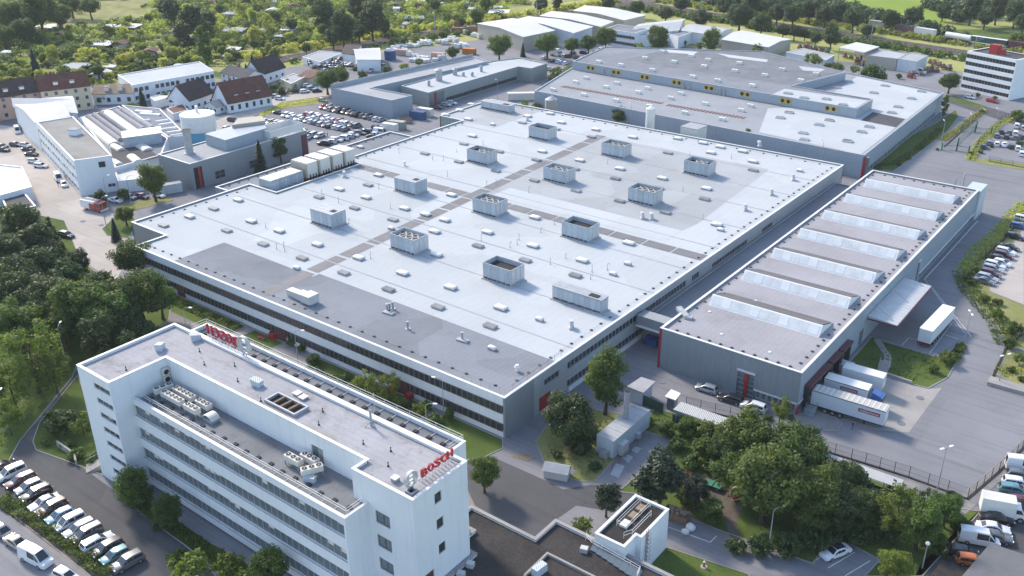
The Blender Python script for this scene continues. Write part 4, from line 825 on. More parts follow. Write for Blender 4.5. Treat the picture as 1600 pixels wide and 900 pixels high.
b = MB(); b.box(BX0 + 17.4, BY0 - .15, 0, BX0 + 18.0, BY0 + .29, 5.0); b.build('red_stair_post', 'red', B); b = MB(); b.box(BX0 + 15.9, BY0 - .25, 5.0, BX0 + 19.3, BY0 + .1, 5.35); b.build('door_canopy', 'coping', B)
win_row(B, (BX0 + 19.4, BY0), (BX0 + 27.2, BY0), .4, .95, 1.5, n=7, off=.38, frame='frame_white', glass='glass_blue'); b = MB(); b.box(BX0 + 19.3, BY0 - .12, 2.0, BX1 + .12, BY0, 2.3); b.box(BX1, BY0 - .12, 2.0, BX1 + .12, BY0 + 2.5, 2.3); b.build('white_ledge', 'coping', B)
b = MB(); b.box(BX1, BY0 + 69, 1.7, BX1 + .12, BY1, 2.0); b.build('white_ledge', 'coping', B); b = MB(); b.box(BX1 - .4, BY0 + 69.2, .02, BX1 - .3, BY1 - .2, 1.7); b.build('plinth_glazing', 'glass_blue', B)
b = MB(); b.box(BX1 - .3, BY0 + 66.5, .02, BX1 - .2, BY0 + 68.2, 5.4); b.build('stair_glazing', 'glass_blue', B); b = MB(); b.box(BX1, BY0 + 66.4, 5.4, BX1 + .2, BY0 + 68.3, 5.65); b.build('door_canopy', 'coping', B)
b = MB(); b.box(BX1 - .12, BY0 - .14, 0, BX1 + .14, BY0 + .6, 1.3); b.build('red_corner_block', 'red', B)
for y in (141.2, 146.2, 151.6, 157.0):
    b = MB(); b.box(BX1 - .4, y + .05, .9, BX1 - .25, y + 4.15, 4.6); b.build('dock_door', 'frame_grey', B)
    b = MB(); b.box(BX1, y - .35, 4.6, BX1 + 1.2, y + 4.55, 5.0); b.build('dock_hood', 'dark_red', B); b = MB(); b.box(BX1, y - .35, .6, BX1 + .9, y + .1, 4.6); b.build('dock_seal', 'rubber', B); b = MB(); b.box(BX1, y + 4.1, .6, BX1 + .9, y + 4.55, 4.6); b.build('dock_seal', 'rubber', B)
b = MB(); b.box(BX1 - .3, BY0 + 30.3, .02, BX1 - .2, BY0 + 32.5, 3.4); b.build('side_door', 'glass_blue', B)
for k in range(7):
    y = 153.7 + 14.55 * k; mx0, mx1 = -71.2, -49.0
    m = MB(); sec = [(y - .4, 7.95), (y + .95, 9.75), (y + 1.2, 9.8), (y + 7.0, 7.95)]
    m.face([(mx0, *p) for p in sec]); m.face([(mx1, *p) for p in sec[::-1]]); m.face([(mx0, *sec[1]), (mx1, *sec[1]), (mx1, *sec[2]), (mx0, *sec[2])]); m.face([(mx0, *sec[0]), (mx1, *sec[0]), (mx1, *sec[1]), (mx0, *sec[1])])
    M_ = m.build('skylight_monitor', 'monitor_panel', B)
    m = MB(); m.face([(mx0 + .7, sec[2][0], sec[2][1] + .03), (mx1 - .2, sec[2][0], sec[2][1] + .03), (mx1 - .2, sec[3][0] - .3, sec[3][1] + .16), (mx0 + .7, sec[3][0] - .3, sec[3][1] + .16)]); m.build('monitor_slope', 'monitor_roof', M_)
    n_ = 11; w_ = (mx1 - mx0 - .8) / n_; sl_ = (sec[1][0] - sec[0][0]) / (sec[1][1] - sec[0][1])
    for i in range(n_):
        xa = mx0 + .4 + i * w_ + .05; xb = xa + w_ - .1; wide = i % 3 == 1; o_ = .05 if wide else .03
        m = MB(); yy = lambda z: sec[0][0] + (z - sec[0][1]) * sl_ - o_
        m.face([(xa, yy(8.2), 8.2), (xb, yy(8.2), 8.2), (xb, yy(9.65), 9.65), (xa, yy(9.65), 9.65)]); m.face([(xa, yy(8.2), 8.2), (xa, yy(9.65), 9.65), (xa, yy(9.65) + o_, 9.65), (xa, yy(8.2) + o_, 8.2)]); m.face([(xb, yy(8.2), 8.2), (xb, yy(8.2) + o_, 8.2), (xb, yy(9.65) + o_, 9.65), (xb, yy(9.65), 9.65)])
        m.build('pane', 'monitor_panel' if wide else 'monitor_glazing', M_)
feet(B, (-72, 140.2), (-47.8, 140.2), 7.96, 2.2); feet(B, (-47.9, 141), (-47.9, 253), 7.96, 2.6); feet(B, (-72.4, 142), (-72.4, 253), 7.96, 3.4); feet(B, (-71, 253), (-48, 253), 7.96, 2.4)
for p in [(-63.7,143.8),(-53.8,142.8),(-69.7,150.8),(-64.7,160.5)]: b = MB(); b.cyl(*p, 7.95, 8.08, .3, 10); b.build('roof_drain', 'dome', B)
b = MB(); x, y = (-71.9,145.4); b.obox(x - 1.5, y + 1.5, 7.95, 8.6, 1.1, 4.2, .9); b.obox(x + .4, y + .4, 7.95, 8.5, 1.4, 1.1, .2); b.build('roof_duct', 'galvanised', B)
b = MB(); b.box(-49.5, 254.7, 0, -45.8, 262, 7.9); b.build('rear_block', 'wall_sheet', B); b = MB(); b.cyl(-50.6, 256, 0, 11.5, .25, 8); b.cyl(-52.4, 255.6, 0, 10.3, .22, 8); b.build('flue', 'galvanised', B)
b = MB(); b.face([(-45.4, 172, 5.7), (-40.4, 172, 5.1), (-40.4, 194.4, 5.1), (-45.4, 194.4, 5.7)]); 
cn = thing('loading_canopy', 'ribbed metal loading canopy projecting from the warehouse side wall', 'canopy', (-46.1, 183, 0))
n_ = 16
for i in range(n_):
    ya = 172 + 22.4 * i / n_; m = MB(); m.prism([(-46.1, ya + .03), (-40.4, ya + .03), (-40.4, ya + 22.4 / n_ - .03), (-46.1, ya + 22.4 / n_ - .03)], 5.2, 5.3, ztop=[5.75, 5.3, 5.3, 5.75], m=0); m.build('roof_panel', 'metal_sheet', cn)
m = MB(); m.box(-40.4, 171.8, 5.0, -40.2, 194.6, 5.3); m.box(-46, 171.8, 5.0, -40.4, 171.95, 5.25); m.build('fascia', 'dark_red', cn)
for y in (173.5, 183.2, 193): m = MB(); m.tube((-41.2, y, 5.15), (-46.1, y, 8.0), .05, 5); m.build('tie_rod', 'galvanised', cn)
# link between the halls
K = thing('link_building', 'low grey connecting building between the factory and the warehouse hall', 'building', (-78, 165, 0))
flat_building(K, rect(-81.6, 146.6, -73.9, 250), 4.3, 'wall_grey', 'roof_grey', 'coping_grey', .25)
b = MB(); b.box(-81.5, 143.6, 4.6, -73.9, 146.5, 6.6); b.build('bridge', 'wall_grey', K); b = MB(); b.box(-81.5, 143.2, 4.3, -73.9, 143.6, 4.6); b.build('canopy_edge', 'coping', K)
wb = thing('waste_skip', 'blue covered waste skip under the link bridge', 'skip', (*(-78.9,145.7), 0)); put(MB().prism([(-1.3, -.9), (1.3, -.9), (1.6, .9), (-1.6, .9)], .1, 1.4).mesh('body', 'tarp_blue'), 'body', wb); put(MB().box(-1.4, -.8, 1.4, 1.4, .8, 1.6).mesh('cover', 'tarp_blue'), 'cover', wb)

# ---------------------------------------------------------------- office slab with the red roof lettering
O = thing('office_block', 'tall white office block with roof terrace and strip windows in the foreground', 'office building', (-95, 64, 0))
OP = [(-126.7, 56), (-118, 56), (-118, 65.4), (-74.9, 65.4), (-74.9, 63), (-64.5, 63), (-64.5, 72.9), (-126.7, 72.9)]
HO = 20.0
def owall(p, q, z0, z1, holes=(), name='wall', m='wall_white', dep=.22):
    b = MB(); holes_wall(b, p, q, z0, z1, list(holes), dep); d = Vector((q[0] - p[0], q[1] - p[1])).normalized(); n_ = Vector((-d.y, d.x)); a = (p[0] + n_.x * .3, p[1] + n_.y * .3); c = (q[0] + n_.x * .3, q[1] + n_.y * .3)
    b.face([(c[0], c[1], z0), (a[0], a[1], z0), (a[0], a[1], z1), (c[0], c[1], z1)]); b.face([(p[0], p[1], z1), (q[0], q[1], z1), (c[0], c[1], z1), (a[0], a[1], z1)]); return b.build(name, m, O)
lt = [(4.1, 8.45, z, z + .95) for z in (17.6, 15.05, 12.5, 9.95, 7.4, 4.85, 2.3)]
owall((-126.7, 56), (-118, 56), 0, HO, lt)
for h in lt: win_row(O, (-126.7 + h[0], 56), (-126.7 + h[1], 56), h[2] + .01, 1.42, .93, n=3, off=.14, frame='frame_grey', glass='glass')
owall((-118, 56), (-118, 65.4), 0, HO); owall((-118, 65.4), (-74.9, 65.4), 14, HO, [(32.6, 34.9, 15.55, 18.0)])
b = MB(); b.box(-85.35, 65.5, 15.55, -84.25, 65.6, 17.98); b.build('roof_door', 'glass_blue', O); b = MB(); b.box(-84.22, 65.5, 15.55, -83.15, 65.6, 17.98); b.build('roof_door', 'frame_grey', O)
owall((-74.9, 65.4), (-74.9, 63), 0, HO); ft = [(3.7, 6.2, z, z + 1.9) for z in (13.6, 9.85, 6.15, 2.4)]; owall((-74.9, 63), (-64.5, 63), 0, HO, ft)
for h in ft: win_row(O, (-74.9 + h[0], 63), (-74.9 + h[1], 63), h[2] + .01, 1.24, 1.88, n=2, off=.14, frame='window_frame', glass='glass_blue')
et = [(y - 63 - .62, y - 63 + .62, z - .75, z + .8) for y, z in ((67.35, 17.8), (67.5, 13.8), (67.65, 9.8))]
owall((-64.5, 63), (-64.5, 72.9), 0, HO, et + [(1.0, 3.0, 5.3, 7.6)], dep=.3)
for h in et: win_row(O, (-64.5, 63 + h[0]), (-64.5, 63 + h[1]), h[2] + .01, 1.22, 1.53, n=1, off=.12, frame='window_frame', glass='glass')
b = MB(); b.box(-64.78, 64.05, 5.3, -64.68, 65.95, 7.58); b.build('roof_door', 'dark_red', O)
owall((-64.5, 72.9), (-126.7, 72.9), 0, HO); owall((-126.7, 72.9), (-126.7, 56), 0, HO)
b = MB(); b.prism(inset(OP, .28), 19.3, 19.62); b.build('roof', 'roof_slab', O)
b = MB(); ring(b, inset(OP, -.06), .46, HO, HO + .09); b.build('coping', 'coping', O)
# lower strip along the far side
SP = rect(-123, 73.2, -67.7, 76.4)
b = MB(); ring(b, SP, .3, 0, 19.7); b.build('far_wall', 'wall_white', O); b = MB(); b.prism(inset(SP, .28), 18.9, 19.15); b.build('strip_roof', 'roof_terrace', O)
b = MB(); ring(b, rect(-123.06, 73.22, -67.64, 76.46), .42, 19.7, 19.79); b.build('strip_coping', 'coping', O)
st = MB(); st.tube((0, 0, .06), (0, 1.3, .12), .05, 5); st.tube((0, 1.3, .12), (0, 1.3, .5), .04, 5); ST = st.mesh('stay', 'coping')
for k in range(22): x = -121 + k * 2.42; putw(ST, 'stay', O, (x, 74.8, 19.15)); putw(foot, 'ballast_block', O, (x, 74.7, 19.16), 0, (1.5, 1.2, 1.2))
b = MB()
for z in (20.25, 20.7): b.tube((-122.7, 76.2, z), (-67.9, 76.2, z), .035, 4); b.tube((-122.8, 73.4, z), (-122.8, 76.2, z), .03, 4); b.tube((-68, 73.4, z), (-68, 76.2, z), .03, 4)
for k in range(24): b.tube((-122.7 + k * 2.38, 76.2, 19.75), (-122.7 + k * 2.38, 76.2, 20.7), .03, 4)
b.build('guard_rail', 'coping', O)
# terrace block with four window bands
TX0, TX1, TY = -118.0, -72.3, 59.0
for za, zb, nm in ((15.0, 16.1, 'parapet_band'), (11.05, 13.1, 'spandrel_band'), (7.4, 9.2, 'spandrel_band'), (3.7, 5.5, 'spandrel_band'), (0.5, 1.8, 'spandrel_band')):
    b = MB(); b.box(TX0, TY, za, TX1 - .3, TY + .4, zb); b.build(nm, 'wall_white', O)
b = MB(); b.box(TX0, TY + .34, 0, TX1 - .31, TY + .6, 15.4); b.build('window_band_backing', 'window_frame', O)
for z, h_ in ((13.1, 1.88), (9.2, 1.83), (5.5, 1.88), (1.8, 1.88)): win_row(O, (TX0 + .1, TY), (TX1 - .4, TY), z + .01, 1.2, h_, n=37, off=.2, frame='frame_grey', glass='glass_blue')
rw = random.Random(8); blind = MB().box(-.5, .0, 0, .5, .03, 1.0).mesh('blind', 'ac_white')
for z in (13.1, 9.2, 5.5):
    for k in range(37):
        if rw.random() < .22: putw(blind, 'blind', O, (TX0 + .1 + (TX1 - TX0 - .5) * (k + .5) / 37, TY + .225, z + 1.88 - .95 * rw.uniform(.3, 1)), 0, (1, 1, rw.uniform(.4, .9)))
for z in (13.06, 9.16, 5.46, 1.76): b = MB(); b.box(TX0, TY - .08, z - .05, TX1 - .3, TY + .2, z + .03); b.build('sill', 'frame_grey', O)
b = MB(); b.box(TX1 - .3, TY, 0, TX1, 63, 16.1); b.build('terrace_end_wall', 'wall_white', O); b = MB(); b.box(TX0 + .3, TY + .4, 15.2, TX1 - .3, 65.4, 15.5); b.build('terrace_roof', 'roof_terrace', O)
b = MB(); b.box(TX0, TY - .06, 16.1, TX1 + .06, TY + .42, 16.18); b.box(TX1 - .36, TY + .42, 16.1, TX1 + .06, 63, 16.18); b.build('terrace_coping', 'coping', O)
b = MB()
for z in (16.4, 16.8): b.tube((TX0 + .8, TY + .9, z), (TX1 - .6, TY + .9, z), .035, 4); b.tube((TX1 - .6, TY + .9, z), (TX1 - .6, 63, z), .035, 4)
for k in range(20): x = TX0 + .8 + k * 2.33; b.tube((x, TY + .9, 15.5), (x, TY + .9, 16.8), .035, 4); b.tube((x, TY + .9, 15.6), (x, TY + 1.5, 15.55), .03, 4)
b.build('guard_rail', 'coping', O)
for k in range(18): putw(foot, 'ballast_block', O, (TX0 + 1.5 + k * 2.5, TY + 2.1 + .1 * (k % 3), 15.51), 0, (1.5, 1.2, 1))
# condenser rows on the terrace
def condenser(x, y, n, along, label, z=15.5):
    t = thing('condenser_bank', label, 'condenser', (x, y, z), along, 'condenser banks on the terrace')
    L_ = n * .95; put(MB().box(-L_ / 2, -.5, .7, L_ / 2, .5, 1.5).mesh('casing', 'ac_white'), 'casing', t)
    b = MB()
    for sx in (-1, 1):
        for sy in (-1, 1): b.box(sx * L_ * .47 - .05, sy * .42 - .05, 0, sx * L_ * .47 + .05, sy * .42 + .05, .7)
    b.tube((-L_ / 2, -.42, .3), (L_ / 2, -.42, .3), .04, 4); put(b.mesh('stand', 'galvanised'), 'stand', t)
    f_ = MB(); f_.cyl(0, 0, 0, .06, .40, 14); f_.cyl(0, 0, .06, .065, .36, 14, 1); f_.cyl(0, 0, .065, .09, .1, 8); fm_ = f_.mesh('fan', ['ac_white', 'dark'])
    for i in range(n): put(fm_, 'fan', t, (-L_ / 2 + .95 * (i + .5), 0, 1.5))
condenser(-112.4, 62.2, 5, 0, 'row of five fans, front row of the large condenser group on the terrace'); condenser(-107.6, 62.2, 3, 0, 'row of three fans, right end of the front condenser row'); condenser(-112.0, 63.9, 5, 0, 'row of five fans, back row of the large condenser group on the terrace'); condenser(-107.2, 63.9, 3, 0, 'row of three fans, right end of the back condenser row'); condenser(-115.8, 62.9, 3, 1.35, 'row of three fans at the corner by the stair tower')
condenser(-86.2, 62.9, 3, 0, 'left of the two small condenser rows near the terrace door'); condenser(-84.6, 64.3, 3, 0, 'three-fan condenser row closest to the terrace door'); condenser(-82.6, 62.9, 3, 1.1, 'slanting condenser row beside the small condenser group')
b = MB(); b.obox(-82.0, 61.9, 15.5, 16.3, 1.6, .7, .3); tag(b.build('equipment_box', 'wall_sheet'), 'pale blue box beside the small condenser group on the terrace', 'box')
t = thing('roof_cowl', 'curved white air cowl on the dark terrace roof', 'air vent', (-104.2, 62.9, 15.5)); b = MB(); b.box(-1.0, -.7, 0, 1.0, .7, .55); put(b.mesh('base', 'galvanised'), 'base', t)
b = MB(); loft(b, [[(x, -.75, z), (x, .75, z), (x, .75, z + .1), (x, -.75, z + .1)] for x, z in ((-1.1, .5), (-.7, .95), (0, 1.15), (.7, .95), (1.1, .5))]); put(b.mesh('hood', 'ac_white', 50), 'hood', t)
t = thing('wall_air_conditioner', 'two stacked air conditioner fans on the white stair tower wall', 'air conditioner', (-117.6, 64.7, 16.3))
for k in range(2): put(MB().box(-.2, -.5, k * 1.25, .35, .5, k * 1.25 + 1.1).mesh('casing', 'ac_white'), 'casing', t); q = MB(); q.tube((.35, 0, k * 1.25 + .55), (.37, 0, k * 1.25 + .55), .42, 14); put(q.mesh('fan', 'dark'), 'fan', t)
# items on the upper roof
t = thing('roof_light_well', 'sunken four-bay roof light well on the office roof', 'roof light', (-93.2, 68.0, 19.62)); b = MB(); ring(b, rect(-3.2, -1.3, 3.2, 1.3), .25, 0, .5); put(b.mesh('frame', 'galvanised'), 'frame', t); put(MB().box(-2.95, -1.05, .01, 2.95, 1.05, .06).mesh('pit', 'dark'), 'pit', t)
for i in (-1.5, 0, 1.5): put(MB().box(i - .14, -1.05, .06, i + .14, 1.05, .46).mesh('beam', 'wood'), 'beam', t)
for (x, y), lb in (((-94.3, 70.9), 'left of two cream roof hatches above the light well'), ((-92.8, 70.7), 'right of two cream roof hatches above the light well')): h = thing('roof_hatch', lb, 'roof hatch', (x, y, 19.62)); put(MB().box(-.5, -.5, 0, .5, .5, .25).mesh('curb', 'galvanised'), 'curb', h); put(MB().box(-.56, -.56, .25, .56, .56, .36).mesh('lid', 'ac_white'), 'lid', h)
h = thing('roof_hatch', 'bright square roof hatch beside the round metal emblem', 'roof hatch', (-69.2, 64.9, 19.62)); put(MB().box(-.4, -.4, 0, .4, .4, .5).mesh('curb', 'galvanised'), 'curb', h); put(MB().box(-.5, -.5, .5, .5, .5, .6).mesh('lid', 'metal_sheet'), 'lid', h)
h = thing('roof_hatch', 'open square vent box at the front right roof corner', 'roof hatch', (-65.9, 64.3, 19.62)); b = MB(); ring(b, rect(-.55, -.55, .55, .55), .12, 0, .55); put(b.mesh('curb', 'galvanised'), 'curb', h); put(MB().box(-.43, -.43, .0, .43, .43, .15).mesh('grille', 'dark'), 'grille', h)
for (x, y), rz_, lb in (((-100.8, 69.0), .2, 'boxy pale metal cowl in the middle of the office roof'), ((-121.5, 66.8), 2.2, 'curved metal cowl on the far left of the office roof'), ((-119.8, 72.0), 1.2, 'small metal cowl at the rear left roof corner')):
    h = thing('roof_cowl', lb, 'air vent', (x, y, 19.62), rz_); put(MB().box(-.7, -.5, 0, .7, .5, .5).mesh('base', 'wall_sheet'), 'base', h); b = MB(); b.prism([(-.8, -.55), (.8, -.55), (.8, .55), (-.8, .55)], .5, 1.0, ztop=[1.2, .9, .9, 1.2]); put(b.mesh('hood', 'wall_sheet'), 'hood', h)
h = thing('antenna_mast', 'grey antenna mast with tripod foot on the office roof', 'antenna', (-80.2, 71.6, 19.62)); b = MB(); b.cyl(0, 0, 0, 2.6, .16, 8); b.cyl(0, 0, 2.6, 3.9, .05, 6); put(b.mesh('mast', 'galvanised'), 'mast', h); b = MB(); [b.tube((math.cos(a) * .9, math.sin(a) * .9, .05), (0, 0, .7), .07, 5) for a in (0, 2.1, 4.2)]; put(b.mesh('foot', 'galvanised'), 'foot', h)
h = thing('antenna_mast', 'thin white flag-pole mast on the far roof strip', 'antenna', (-83.0, 75.0, 19.15)); put(MB().cyl(0, 0, 0, 2.9, .04, 6).mesh('mast', 'coping'), 'mast', h)
for (x, y) in ((-120, 60), (-108, 70.5), (-104, 68), (-97, 66.6), (-88, 70), (-86, 67.5), (-78, 68), (-74, 69), (-72, 66.5), (-112, 68), (-116, 70)): pipe(O, x, y, 19.62, .55, .06, False, 'rubber')
rsheet([(-89, 66.2), (-84.5, 65.9), (-81, 66.3), (-82, 66.9), (-87, 66.9)], 'concrete', 19.63, 'roof_patch', O); rsheet([(-98, 66.0), (-93, 65.9), (-90, 66.3), (-94, 66.8)], 'concrete', 19.63, 'roof_patch', O)
# roof lettering facing right, and its twin at the rear left, seen from behind
def roof_sign(x, y, z, rz, label, span, hgt):
    t = thing('roof_sign', label, 'sign', (x, y, z), rz, 'red roof lettering')
    n = 5
    for i, ch in enumerate('BOSCH'):
        me = text_mesh(ch, hgt * 1.42, .28, 'letter_red', .035, 'letter'); bb = [v.co.x for v in me.vertices]; bz = [v.co.y for v in me.vertices]; w_ = max(bb) - min(bb); tw = span / n * .88; hh = max(bz) - min(bz)
        for v in me.vertices: v.co = Vector(((v.co.x - min(bb) - w_ / 2) * tw / w_, -v.co.z, (v.co.y - min(bz)) * hgt / hh + .85))
        put(me, 'letter', t, (-span / 2 + span * (i + .5) / n, 0, 0)); b = MB(); X = -span / 2 + span * (i + .5) / n
        for s_ in (-1, 1): b.tube((X + s_ * tw * .3, .1, 0), (X + s_ * tw * .3, .1, .9), .05, 5); b.tube((X + s_ * tw * .3, .8, 0), (X + s_ * tw * .3, .12, .9), .04, 5)
        put(b.mesh('letter_post', 'coping'), 'letter_post', t)
    b = MB(); b.box(-span / 2 - 1.6, .08, .78, span / 2, .16, .86); put(b.mesh('rail', 'coping'), 'rail', t)
    return t
def emblem(x, y, z, rz, r, label):
    t = thing('roof_emblem', label, 'emblem', (x, y, z), rz, 'round roof emblems')
    def hoop(R_, w_, d_, n=28):
        b = MB()
        for i in range(n):
            a0, a1 = 2 * math.pi * i / n, 2 * math.pi * (i + 1) / n
            q = [[(math.cos(a) * rr, yy, math.sin(a) * rr + r + .55) for rr, yy in ((R_ - w_, -d_), (R_, -d_), (R_, d_), (R_ - w_, d_))] for a in (a0, a1)]
            for k in range(4): l = (k + 1) % 4; b.face([q[0][k], q[0][l], q[1][l], q[1][k]])
        return b.mesh('ring', 'metal_sheet')
    put(hoop(r, r * .14, .22), 'ring', t); b = MB(); zc = r + .55; w_ = r * .62
    for s_ in (-1, 1):
        pts = [(s_ * w_ * .55 + s_ * r * .16 * math.cos(a), 0, zc + r * .7 * math.sin(a)) for a in np.linspace(-1.15, 1.15, 7)]
        for a, c in zip(pts, pts[1:]): b.prism([(a[0] - .12, -.15), (a[0] + .12, -.15), (a[0] + .12, .15), (a[0] - .12, .15)], min(a[2], c[2]), max(a[2], c[2]))
    for z_ in (-.28, .28): b.box(-w_ * .6, -.14, zc + z_ * r - .07, w_ * .6, .14, zc + z_ * r + .07)
    put(b.mesh('armature_mark', 'metal_sheet'), 'armature_mark', t); b = MB(); b.tube((-.4, .1, 0), (-.2, 0, .7), .06, 5); b.tube((.4, .1, 0), (.2, 0, .7), .06, 5); b.tube((0, .9, 0), (0, .1, .9), .05, 5); put(b.mesh('stand', 'galvanised'), 'stand', t)
roof_sign(-66.3, 69.4, 19.62, math.pi / 2, 'red roof lettering at the right end of the white office block', 5.9, 1.1); emblem(-66.5, 64.9, 19.62, math.pi / 2, 1.05, 'round metal emblem beside the red lettering at the right roof end')
roof_sign(-114.8, 73.6, 19.62, math.pi, 'red roof lettering seen from behind at the rear left of the office roof', 8.0, 1.7); emblem(-109.0, 73.3, 19.62, math.pi, 1.5, 'round metal emblem at the rear edge, left part of the office roof')

# ---------------------------------------------------------------- low gravel-roofed wing and stair tower at the bottom
W = thing('low_wing', 'low dark gravel-roofed wing adjoining the office block at the bottom', 'building', (-55, 70, 0))
WP = [(-64.3, 40), (-30, 40), (-30, 85.6), (-59.7, 85.6), (-59.7, 80.8), (-71, 80.8), (-71, 76.7), (-67.4, 76.7), (-67.4, 73.2), (-64.3, 73.2)]
flat_building(W, WP, 5.0, 'wall_white', 'gravel_roof', 'concrete', .35, .4, copz=.12)
b = MB(); IP = [(-56.3,78.9),(-56.2,73.7),(-54.4,70.5),(-47,72.1),(-46.9,79)]; ring(b, IP, .3, 4.6, 5.7); b.build('inner_parapet', 'concrete', W); b = MB(); b.prism(inset(IP, .25), 4.6, 5.3); b.build('inner_roof', 'gravel_roof', W)
b = MB(); x, y = (-55,75.4); b.obox(x, y, 5.3, 6.5, 1.0, 2.0, -.1); tag(b.build('equipment_box', 'wall_sheet'), 'pale blue metal box inside the low parapet of the gravel roof', 'box')
gp = [(p[0], p[1], 5.1) for p in [(-52.4,84.5),(-44.4,83.2)]]; t = thing('collector_row', 'row of tilted grey panels along the edge of the gravel roof', 'panels', gp[0])
d = Vector(gp[1]) - Vector(gp[0])
for k in range(8): p = Vector(gp[0]) + d * ((k + .3) / 8); q = MB(); q.prism([(p.x - .45, p.y - 1.0), (p.x + .5, p.y - 1.0), (p.x + .5, p.y + .3), (p.x - .45, p.y + .3)], 4.75, 5.3, ztop=[4.9, 4.9, 5.5, 5.5]); q.build('panel', 'glass_blue', t)
b = MB()
for z in (5.5, 5.9): b.path([(p[0], p[1], z) for p in [(-54.1,84.8),(-52.8,84.2),(-45,83.7),(-44.7,82.4)]], .04, 5)
for p in [(-54.1,84.8),(-51.1,84.1),(-48.5,83.9),(-46.5,83.7),(-45,83.7)]: b.tube((*p, 4.7), (*p, 5.9), .035, 5)
tag(b.build('roof_railing', 'coping'), 'white tubular railing along the tilted panels on the gravel roof', 'railing')
for p, lb in (("", ''),): pass
for (x, y), lb in (((-63.3,71.5), 'pale box near the foot of the office end wall on the gravel roof'), ((-63.1,69.4), 'square vent box at the bottom edge of the gravel roof'), ((-53.1,82.9), 'small white box beside the tilted roof panels')): b = MB(); b.obox(x, y, 4.65, 5.35, 1.0, .8, .3); tag(b.build('roof_box', 'metal_sheet'), lb, 'roof box')
TWP = [(-52.6, 84.6), (-52.6, 95.0), (-47.2, 95.0), (-47.2, 87.6), (-48.0, 87.6), (-48.0, 84.6)]
TW = thing('stair_tower', 'small white stair tower with railings on its dirty flat roof', 'tower', (-49.5, 90, 0)); flat_building(TW, TWP, 6.8, 'wall_white', 'gravel_roof', 'coping', .35, .3)
def rail_loop(root, pts, z0, z1, m='coping', closed=True):
    b = MB(); P = list(pts) + ([pts[0]] if closed else [])
    for z in (z0 + (z1 - z0) * .5, z1): b.path([(p[0], p[1], z) for p in P], .035, 5)
    for p in pts: b.tube((*p, z0), (*p, z1), .035, 5)
    return b.build('railing', m, root)
rail_loop(TW, [(-51.3, 88), (-51.3, 94.2), (-49.7, 94.2), (-49.7, 88)], 6.45, 7.5); rail_loop(TW, [(-48.6, 92.5), (-48.6, 87.6), (-49.2, 86.4)], 6.45, 7.5, closed=False)
for (y, m) in ((88.9, 'dome'), (91.0, 'tile_pale'), (93, 'tile_pale')): b = MB(); b.box(-51.0, y - .7, 6.45, -50.0, y + .7, 6.85); b.build('roof_light', m, TW)
b = MB()
for s_ in (-.22, .22): b.tube((-47.05, 88.9 + s_, 1.0), (-47.05, 88.9 + s_, 7.4), .04, 5)
for k in range(18): b.tube((-47.05, 88.68, 1.2 + k * .34), (-47.05, 89.12, 1.2 + k * .34), .025, 4)
for k in range(7): b.path([(-47.05 + .6 * math.sin(a), 88.9 + .35 * math.cos(a), 2.6 + k * .7) for a in np.linspace(0, math.pi, 6)], .025, 4)
b.build('caged_ladder', 'rust', TW)

# ---------------------------------------------------------------- helpers for the outer buildings
def ctr(poly): return (sum(p[0] for p in poly) / len(poly), sum(p[1] for p in poly) / len(poly), 0)
def ccw(p): return p if area(p) > 0 else p[::-1]
def block(name, label, cat, poly, h, wall, roof, cop='coping', par=.3, pw=.3):
    t = thing(name, label, cat, ctr(poly)); flat_building(t, poly, h, wall, roof, cop, par, pw); return t
def hall(name, label, cat, poly, h, rise, wall, roof, overhang=.4, ridge_long=True):
    """gable hall over a quad; ridge parallel to the first edge"""
    t = thing(name, label, cat, ctr(poly)); a, b, c, d = poly; b_ = MB(); ring(b_, poly, .25, 0, h); m1 = lerp2(a, d, .5); m2 = lerp2(b, c, .5)
    for p, q, m in ((a, d, m1), (b, c, m2)): b_.face([(*p, h), (*q, h), (*m, h + rise)])
    b_.build('wall', wall, t)
    e = .04
    def sl_(p, q, r, s_): bb = MB(); n_ = .18; bb.v = [(*p, h), (*q, h), (*r, h + rise), (*s_, h + rise), (*p, h + n_), (*q, h + n_), (*r, h + rise + n_), (*s_, h + rise + n_)]; bb.f = [(0, 1, 2, 3), (4, 5, 6, 7), (0, 1, 5, 4), (1, 2, 6, 5), (2, 3, 7, 6), (3, 0, 4, 7)]; bb.m = [0] * 6; return bb.build('roof_slope', roof, t)
    o = inset(ccw(poly), -overhang) if area(poly) > 0 else inset(poly[::-1], -overhang)[::-1]; a, b, c, d = o; m1 = lerp2(a, d, .5); m2 = lerp2(b, c, .5)
    sl_(a, b, m2, m1); sl_(d, c, m2, m1); return t
def lerp2(a, b, t): return (a[0] + (b[0] - a[0]) * t, a[1] + (b[1] - a[1]) * t)
